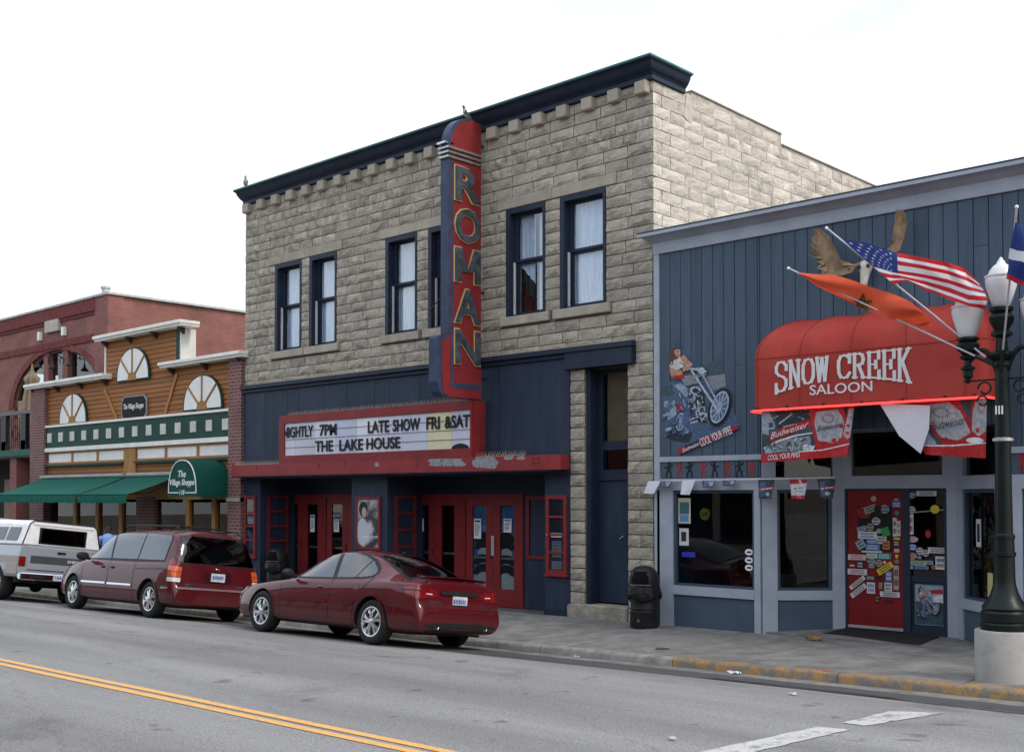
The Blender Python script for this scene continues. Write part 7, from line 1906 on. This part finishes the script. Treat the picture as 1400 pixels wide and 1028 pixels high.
# --- striped flag (hoist along the pole, fly to the right)
us = thing('striped_flag', footA, 'red and white striped flag with starry blue canton flying from the lamp post', 'flag')
rowsA = [[(1151,327),(1171,345),(1190,361),(1208,377),(1222,389)],[(1185,332),(1198,348),(1208,366),(1221,380),(1232,385)],[(1219,344),(1219,356),(1219,371),(1232,379),(1246,386)],[(1255,351),(1259,363),(1262,377),(1266,388),(1268,398)],[(1290,358),(1293,370),(1296,384),(1298,398),(1300,410)],[(1318,366),(1322,380),(1323,393),(1324,408),(1326,419)],[(1337,386),(1341,391),(1346,399),(1350,409),(1347,423)]]
fA = flag_surface(rowsA, lambda s,t: -2.36-.28*s+.16*math.sin(s*9+t*3.5)*s+.07*math.sin(s*17-t*6)*s)
NS, NT = 60, 39
mb = MB(); n = NT+1
for i in range(NS+1):
    for j in range(NT+1): mb.v.append(fA(i/NS, j/NT))
for i in range(NS):
    for j in range(NT):
        st = (j*9)//NT; canton = i < NS*.36 and st < 5
        mb.f.append((i*n+j,i*n+j+1,(i+1)*n+j+1,(i+1)*n+j)); mb.m.append(2 if canton else (0 if st % 2 == 0 else 1))
obj('flag_cloth', mb, [FR,FW,FB], us, smooth=True)
mb = MB()
for a in range(5):
    for b in range(4):
        for off in ((0,0),(.5,.5)):
            if off[0] and (a == 4 or b == 3): continue
            s0 = .36*(a+.5+off[0])/5; t0 = 5/9*(b+.5+off[1])/4
            for o in (.004,-.004):
                mb.poly([fA(s0+(.016 if k%2==0 else .007)*math.sin(math.pi*k/5), t0+(.03 if k%2==0 else .013)*math.cos(math.pi*k/5), o) for k in range(10)])
obj('star', mb, FW, us, kind='stuff')
# --- orange-red flag with a dark star outline
mo = thing('star_flag', footB, 'orange red flag with a dark star outline drooping below its pole', 'flag')
rowsB = [[(1090,372.5),(1092,374),(1094,375),(1096,376)],[(1115,375),(1115,382),(1116,388),(1118,392)],[(1140,376),(1142,388),(1146,400),(1150,408)],[(1165,383),(1168,398),(1173,411),(1180,423)],[(1195,394),(1198,408),(1204,420),(1212,434)],[(1222,402),(1223,414),(1228,428),(1236,441)],[(1246,413),(1250,424),(1254,436),(1258,446)],[(1262,428),(1267,434),(1271,440),(1274,445)]]
fB = flag_surface(rowsB, lambda s,t: -2.44+.13*math.sin(s*11+t*5)*s-.08*math.sin(t*5)*(1-s*.5))
NS, NT = 48, 20; mb = MB(); n = NT+1
for i in range(NS+1):
    for j in range(NT+1): mb.v.append(fB(i/NS, j/NT))
for i in range(NS):
    for j in range(NT): mb.f.append((i*n+j,i*n+j+1,(i+1)*n+j+1,(i+1)*n+j)); mb.m.append(0)
obj('flag_cloth', mb, FO, mo, smooth=True)
cu, cv = 1178, 412; pts = [(cu+(13 if 1 else 0)*math.sin(2*math.pi*k*2/5+.15), cv+2-12*math.cos(2*math.pi*k*2/5+.15)) for k in range(6)]
mb = MB()
def findst(u, v):
    best = None
    for i in range(81):
        for j in range(41):
            q = pix(fB(i/80, j/40)); d = (q[0]-u)**2+(q[1]-v)**2
            if best is None or d < best[0]: best = (d, i/80, j/40)
    return best[1:]
stp = [findst(*p) for p in pts[:5]]; stp.append(stp[0])
for a, b in zip(stp, stp[1:]):
    mb.tube([fB(a[0]+(b[0]-a[0])*k/6, a[1]+(b[1]-a[1])*k/6, .012) for k in range(7)], .012, 5)
obj('star_outline', mb, FG, mo)
# --- furled blue, white and red flag on the near pole
tf = thing('furled_flag', footC, 'furled blue white and red flag wrapped round the near pole at the frame edge', 'flag')
mb = MB(); segs = 26; nn = 12
bands = [(0,.46,0),(.46,.62,1),(.62,.90,0),(.90,1,2)]
for i in range(segs+1):
    t = i/segs; p = tipC+(footC-tipC)*(.1+.37*t)
    w = .05+.26*min(1,t*1.5)
    for k in range(nn):
        q = 2*math.pi*k/nn
        rr = 1+.25*math.sin(3*q+t*9)
        mb.v.append(p+Vector((w*.9*(math.cos(q)+.8)*rr*.55, w*.35*math.sin(q)*rr, -.12*w*math.cos(q)*2-.1*w)))
for i in range(segs):
    t = i/segs; mi = next(b[2] for b in bands if b[0] <= t < b[1]+1e-6)
    for k in range(nn): mb.f.append((i*nn+k,i*nn+(k+1)%nn,(i+1)*nn+(k+1)%nn,(i+1)*nn+k)); mb.m.append(mi)
obj('flag_cloth', mb, [FB,FW,FR], tf, smooth=True)

# ------------------------------------------------------------------ bins
M_BAG = mat('black_bin_bag', (.012,.012,.013), .28, var=.2, vs=8, bump=.5, bs=22, bd=.03)
M_BINM = mat('bin_steel_black', (.018,.018,.02), .4, var=.2, vs=6, bump=.1)
def bin_(x, y, label, sc=1.):
    z = walk_z(x, min(y,0))
    b = thing('litter_bin', (x,y,z), label, 'litter bin', 'black litter bins')
    obj('drum', MB().lathe([(0,.0),(.225,.0),(.24,.03),(.24,.26),(.246,.275),(.24,.29),(.245,.58),(.0,.58)], (x,y,z), 28), M_BINM, b, smooth=30)
    obj('hoop', MB().lathe([(.241,.30),(.252,.31),(.252,.33),(.241,.34)], (x,y,z), 28), M_BINM, b)
    mb = MB(); n = 40; prof_ = [(.25,.50),(.275,.47),(.29,.50),(.285,.56),(.28,.62),(.268,.68),(.255,.72),(.24,.70)]
    for r0, h in prof_:
        for k in range(n): q = 2*math.pi*k/n; w = 1+.04*math.sin(q*7+h*9)+.03*math.sin(q*13-h*20); mb.v.append((x+r0*w*math.cos(q), y+r0*w*math.sin(q), z+h+.035*math.sin(q*3+1)*(1 if h < .56 else .4)))
    for i in range(len(prof_)-1):
        for k in range(n): mb.f.append((i*n+k,i*n+(k+1)%n,(i+1)*n+(k+1)%n,(i+1)*n+k)); mb.m.append(0)
    obj('bin_bag', mb, M_BAG, b, smooth=True)
    obj('lid', MB().lathe([(.245,.66),(.25,.70),(.245,.84),(.22,.93),(.16,1.0),(.08,1.03),(0,1.035)], (x,y,z), 28), M_BINM, b, smooth=True)
    a0 = math.atan2(-.94,.30); mb = MB(); cols_ = 9
    for h, rr_ in ((.73,.255),(.84,.25),(.90,.236),(.95,.212)):
        for k in range(cols_): q = a0+R(-36+72*k/(cols_-1))*(1 if h < .9 else .85); mb.v.append((x+rr_*math.cos(q), y+rr_*math.sin(q), z+h))
    for i in range(3):
        for k in range(cols_-1): mb.f.append((i*cols_+k,i*cols_+k+1,(i+1)*cols_+k+1,(i+1)*cols_+k)); mb.m.append(0)
    obj('lid_mouth', mb, flat('bin_mouth',(.002,.002,.002),.9), b)
    obj('lid_rim', MB().tube([(x+.262*math.cos(a0+R(t)), y+.262*math.sin(a0+R(t)), z+.722) for t in range(-44,45,8)], .01, 6), mat('rim_worn',(.12,.12,.12),.4), b)
    obj('lettering', put(fit_text('RED', .09, .035, bold=.03, depth=.002), (x-.17,y-.243,z+.33), (.82,-.57,0)), M_PAPER, b) if False else None
    obj('label', MB().add([(x+.248*math.cos(q),y+.248*math.sin(q),z+h) for h in (.28,.43) for q in (R(226),R(234),R(242))], [(0,1,4,3),(1,2,5,4)]), mat('bin_label',(.4,.4,.4),.6), b)
    obj('drum_badge', MB().ball((x+.05,y-.236,z+.13),.03,.01,.03,10,6), mat('badge_brown',(.16,.07,.03),.5), b)
bin_(-11.42, -.47, 'black litter bin with bag liner on the pavement between theatre and saloon')
bin_(-22.75, .12, 'black litter bin mostly hidden behind the maroon sedan at the theatre doors')
# ------------------------------------------------------------------ small litter, rock, lid in the pavement
def blob(name, p, r, h, m, label, cat, seed):
    rr = random.Random(seed); mb = MB().ball((0,0,0), r, r*.7, h, 9, 6)
    mb.v = [(p[0]+v[0]*rr.uniform(.75,1.2), p[1]+v[1]*rr.uniform(.75,1.2), p[2]+h*.7+v[2]*rr.uniform(.8,1.1)) for v in mb.v]
    return obj(name, mb, m, None, label, cat, origin=p)
q = at(1113,863,-.25); blob('rock', (q.x,-.25,walk_z(q.x,-.25)), .13, .045, mat('brown_rock',(.22,.13,.06),.9,var=.3,vs=9,bump=.5,bs=30), 'flat brown rock lying on the pavement beside the doormat', 'rock', 1)
g = (gpix(1017,918)[0], -3.13)
def crumple(name, g, label, c, s, seed):
    rr = random.Random(seed); mb = MB(); pts = []
    for i in range(5):
        for j in range(4): pts.append((g[0]+s*(i/4-.5)+rr.uniform(-.02,.02), g[1]+s*.7*(j/3-.5)+rr.uniform(-.02,.02), road_z(*g)+.012+rr.uniform(0,.07)*s*4))
    mb.add(pts, [(i*4+j,(i+1)*4+j,(i+1)*4+j+1,i*4+j+1) for i in range(4) for j in range(3)])
    return obj(name, mb, mat('litter_'+str(seed), c, .5, var=.3, vs=20, bump=0), None, label, 'litter', origin=(g[0],g[1],road_z(*g)))
crumple('litter_wrapper', g, 'crumpled white and blue wrapper in the gutter', (.55,.6,.68), .16, 1)
for k, (u, v, lab) in enumerate(((788,898.5,'paper scrap in the gutter, nearest the maroon sedan'),(1084,950,'paper scrap on the dark asphalt below the yellow kerb'),(921,1012,'paper scrap on the open road below the yellow kerb'))):
    crumple('paper_scrap', gpix(u,v), lab, (.5,.49,.46), .07, 11+k)['group'] = 'paper scraps on the road'
q = at(912,888,-2.2)
kx, ky = -9.0, -2.0
def wpix(u, v):
    d = ray(u,v); z = .05
    for i in range(20): p = CAM+d*((z-CAM.z)/d.z); z = walk_z(p.x, min(max(p.y,-2.9),0))
    return p
p = wpix(906,887)
obj('valve_cover', MB().lathe([(0,.008),(.1,.008),(.105,.0)], (p.x,p.y,walk_z(p.x,p.y)+.002), 18), mat('cast_iron_rust',(.07,.05,.04),.7), None, 'small dark iron valve cover set in the pavement', 'valve cover', origin=(p.x,p.y,p.z))
p = wpix(1140,915)
obj('paint_mark', MB().prism([(p.x-.09,-2.86,curb_z(p.x)+.003),(p.x+.06,-2.88,curb_z(p.x)+.003),(p.x+.1,-2.83,curb_z(p.x)+.004),(p.x-.05,-2.82,curb_z(p.x)+.004)], (0,0,.001)), flat('red_spray',(.5,.04,.03)), kerb)

# ------------------------------------------------------------------ birds on the roof line
def bird(loc, face, label, body, head, s=1., wing=(.05,.05,.055)):
    b = thing('perched_bird', loc, label, 'bird', 'birds perched on the theatre')
    M = Matrix.Translation(loc) @ Matrix.Rotation(face,4,'Z') @ Matrix.Scale(s,4)
    ring_ = [(-.17,.02,.015,.012),(-.12,.05,.03,.02),(-.05,.11,.065,.06),(.02,.19,.085,.08),(.05,.27,.075,.075),(.065,.335,.045,.048),(.075,.375,.05,.05),(.09,.41,.045,.045),(.1,.445,.02,.02)]
    mb = MB(); n = 12
    for (x,z,ry,rz) in ring_:
        for k in range(n): q = 2*math.pi*k/n; mb.v.append((x+rz*.8*math.cos(q), ry*math.sin(q), z+.05+rz*.35*math.cos(q)*-1))
    for i in range(len(ring_)-1):
        for k in range(n): mb.f.append((i*n+k,i*n+(k+1)%n,(i+1)*n+(k+1)%n,(i+1)*n+k)); mb.m.append(1 if i >= 5 else 0)
    mb.f.append(tuple(range((len(ring_)-1)*n, len(ring_)*n))); mb.m.append(1)
    mb.xf(M); obj('body', mb, [flat('feather_%s'%label[:9].replace(' ','_'), body), flat('feather_head_%s'%label[:9].replace(' ','_'), head)], b, smooth=True)
    for sy in (-1,1):
        w = MB().add([(.04,sy*.085,.34),(.075,sy*.075,.25),(.0,sy*.095,.18),(-.12,sy*.05,.05),(-.19,sy*.02,.02),(-.1,sy*.07,.17),(0,sy*.09,.3)], [(0,1,2),(0,2,6),(6,2,5),(2,3,5),(3,4,5)]); w.xf(M)
        obj('wing', w, flat('feather_wing',wing), b)
        g = MB().tube([(.0,sy*.03,.1),(.0,sy*.035,-.005)],.008,5).tube([(-.02,sy*.035,.002),(.05,sy*.035,.002)],.006,4); g.xf(M)
        obj('leg', g, flat('bird_leg',(.3,.2,.08)), b)
    k = MB().add([(.125,.01,.475),(.125,-.01,.475),(.165,0,.455),(.125,0,.455)], [(0,1,2),(0,2,3),(1,3,2)]); k.xf(M)
    obj('beak', k, flat('bird_beak',(.03,.03,.03)), b)
p = at(336,254,-.2); bird((p.x,-.2,9.85), R(-40), 'pale breasted bird standing on the far left end of the theatre cornice', (.38,.30,.26), (.28,.30,.32), .62, (.04,.05,.06))
bird((BX-.17,-.42,9.6), R(-130), 'greyish bird standing on top of the red vertical sign', (.33,.31,.28), (.12,.12,.13), .72, (.14,.13,.12))
# ------------------------------------------------------------------ person stooping on the pavement between pickup and minivan
def skin_mesh(name, verts, edges, radii, m, root=0, sub=2):
    me = bpy.data.meshes.new(name); me.from_pydata(verts, edges, []); o = bpy.data.objects.new(name, me); col.objects.link(o)
    s = o.modifiers.new('skin','SKIN'); s.use_smooth_shade = True
    for i, r in enumerate(radii): me.skin_vertices[0].data[i].radius = r if isinstance(r, tuple) else (r, r)
    for d in me.skin_vertices[0].data: d.use_root = False
    me.skin_vertices[0].data[root].use_root = True
    u = o.modifiers.new('sub','SUBSURF'); u.levels = sub; u.render_levels = sub
    dg = bpy.context.evaluated_depsgraph_get(); dg.update()
    res = bpy.data.meshes.new_from_object(o.evaluated_get(dg)); res.name = name; bpy.data.objects.remove(o)
    res.materials.clear(); 
    for q in m: res.materials.append(q)
    res.polygons.foreach_set('use_smooth', [True]*len(res.polygons))
    return res
PXx, PYy = -26.75, -2.15; PZz = walk_z(PXx, PYy)
pe = thing('person', (PXx,PYy,PZz), 'stooping dark haired person in a light blue shirt between pickup and minivan', 'person')
V = [(0,0,.92),(.03,0,1.08),(.10,0,1.25),(.20,0,1.40),(.27,0,1.48),  (.16,.19,1.36),(.25,.24,1.12),(.42,.15,1.0),(.50,.12,.97), (.16,-.19,1.36),(.25,-.24,1.12),(.42,-.15,1.0),(.50,-.12,.97), (0,.1,.86),(.05,.11,.48),(-.02,.11,.09),(.12,.12,.04),(0,-.1,.86),(.05,-.11,.48),(-.02,-.11,.09),(.12,-.12,.04)]
E_ = [(0,1),(1,2),(2,3),(3,4),(3,5),(5,6),(6,7),(7,8),(3,9),(9,10),(10,11),(11,12),(0,13),(13,14),(14,15),(15,16),(0,17),(17,18),(18,19),(19,20)]
Rr = [(.15,.12),(.14,.11),(.16,.12),(.13,.11),.055,.075,.055,.045,.035,.075,.055,.045,.035,.09,.07,.05,.04,.09,.07,.05,.04]
SH = mat('blue_shirt',(.16,.27,.52),.8,var=.1,vs=6,bump=.3,bs=25); JE = mat('jeans',(.04,.06,.12),.85,bump=.2); SK = mat('skin',(.45,.27,.19),.6,var=.08,bump=.05); HA = mat('dark_hair',(.03,.018,.012),.6,var=.3,vs=20,bump=.6,bs=60); SHO = flat('shoe_dark',(.03,.03,.03))
me = skin_mesh('body', V, E_, Rr, [SH, JE, SK, SHO])
for p in me.polygons:
    c = p.center
    p.material_index = 0
    if c.z < .93: p.material_index = 1
    if c.z < .09: p.material_index = 3
    if c.x > .33 and c.z < 1.1 or (c.z > 1.455 and c.x > .22): p.material_index = 2
o = link('body', me, pe); BASE[o.name] = Vector((0,0,0))
hd = MB().ball((.345,0,1.535),.095,.078,.115,16,12)
hd.v = [(x+(.012 if abs(y) < .02 and x > .42 and 1.49 < z < 1.54 else 0), y, z) for x,y,z in hd.v]
h = P_('head', hd, SK, pe, smooth=True)
P_('hair', MB().ball((.325,0,1.565),.10,.09,.105,16,10).ball((.27,0,1.50),.07,.085,.11,12,8), HA, pe, smooth=True)
P_('nose', MB().ball((.44,0,1.515),.02,.014,.022,8,6), SK, h, smooth=True)
for s in (-1,1):
    P_('eye', MB().ball((.428,s*.03,1.54),.010,.013,.008,8,6), flat('eye_dark',(.02,.015,.012)), h); P_('ear', MB().ball((.34,s*.082,1.525),.02,.012,.03,8,6), SK, h, smooth=True)
    for k in range(5):
        a = (-.03+.018*k); L_ = [.05,.075,.085,.078,.06][k]
        base = Vector((.52, s*.12+a*.8, .965 if k else .975)); 
        P_('finger', MB().tube([base, base+Vector((L_*.5,a*.2,-.012)), base+Vector((L_*.9,a*.2,-.035))], [.009,.0085,.007], 6), SK, pe, smooth=True)
P_('mouth', MB().ball((.425,0,1.475),.012,.022,.004,8,5), flat('lip',(.3,.1,.08)), h)
pe.rotation_euler = (0,0,R(150))
# ------------------------------------------------------------------ buildings across the street (seen in reflections)
def opposite(x0, x1, h, m, label, seed):
    r = random.Random(seed); b = thing('street_building', ((x0+x1)/2,-24,0), label, 'building', 'buildings across the street')
    bx('front_wall', x0, x1, -21.4, -21, -.4, h, m, b); bx('block', x0+.1, x1-.1, -36, -21.4, -.4, h-.4, m, b)
    bx('cornice', x0-.1, x1+.1, -21.4, -20.7, h-.25, h, M_DRESS, b)
    n = int((x1-x0)/1.8)
    for i in range(n):
        cx_ = x0+(i+.5)*(x1-x0)/n
        w = bx('window', cx_-.5, cx_+.5, -21, -20.96, h*.58, h*.58+1.9, M_DARK, b); bx('pane', cx_-.45, cx_+.45, -20.955, -20.95, h*.58+.05, h*.58+1.85, M_GLASS, w)
        w = bx('shop_window', cx_-.8, cx_+.8, -21, -20.96, .5, 2.6, M_DARK, b); bx('pane', cx_-.75, cx_+.75, -20.955, -20.95, .55, 2.55, M_GLASS, w)
opposite(-46,-28,8.5,M_BB,'red brick block across the street left of the theatre',1); opposite(-27.9,-14,7.0,M_DRESS,'stone block across the street facing the theatre',2); opposite(-13.9,2,8.8,M_BBS,'brown brick block across the street facing the saloon',3); opposite(2.1,20,7.5,M_BB,'red brick block across the street beyond the saloon',4)
bx('pavement', -60, 30, -21, -16.7, -.4, .1, M_WALK)['kind'] = 'structure'
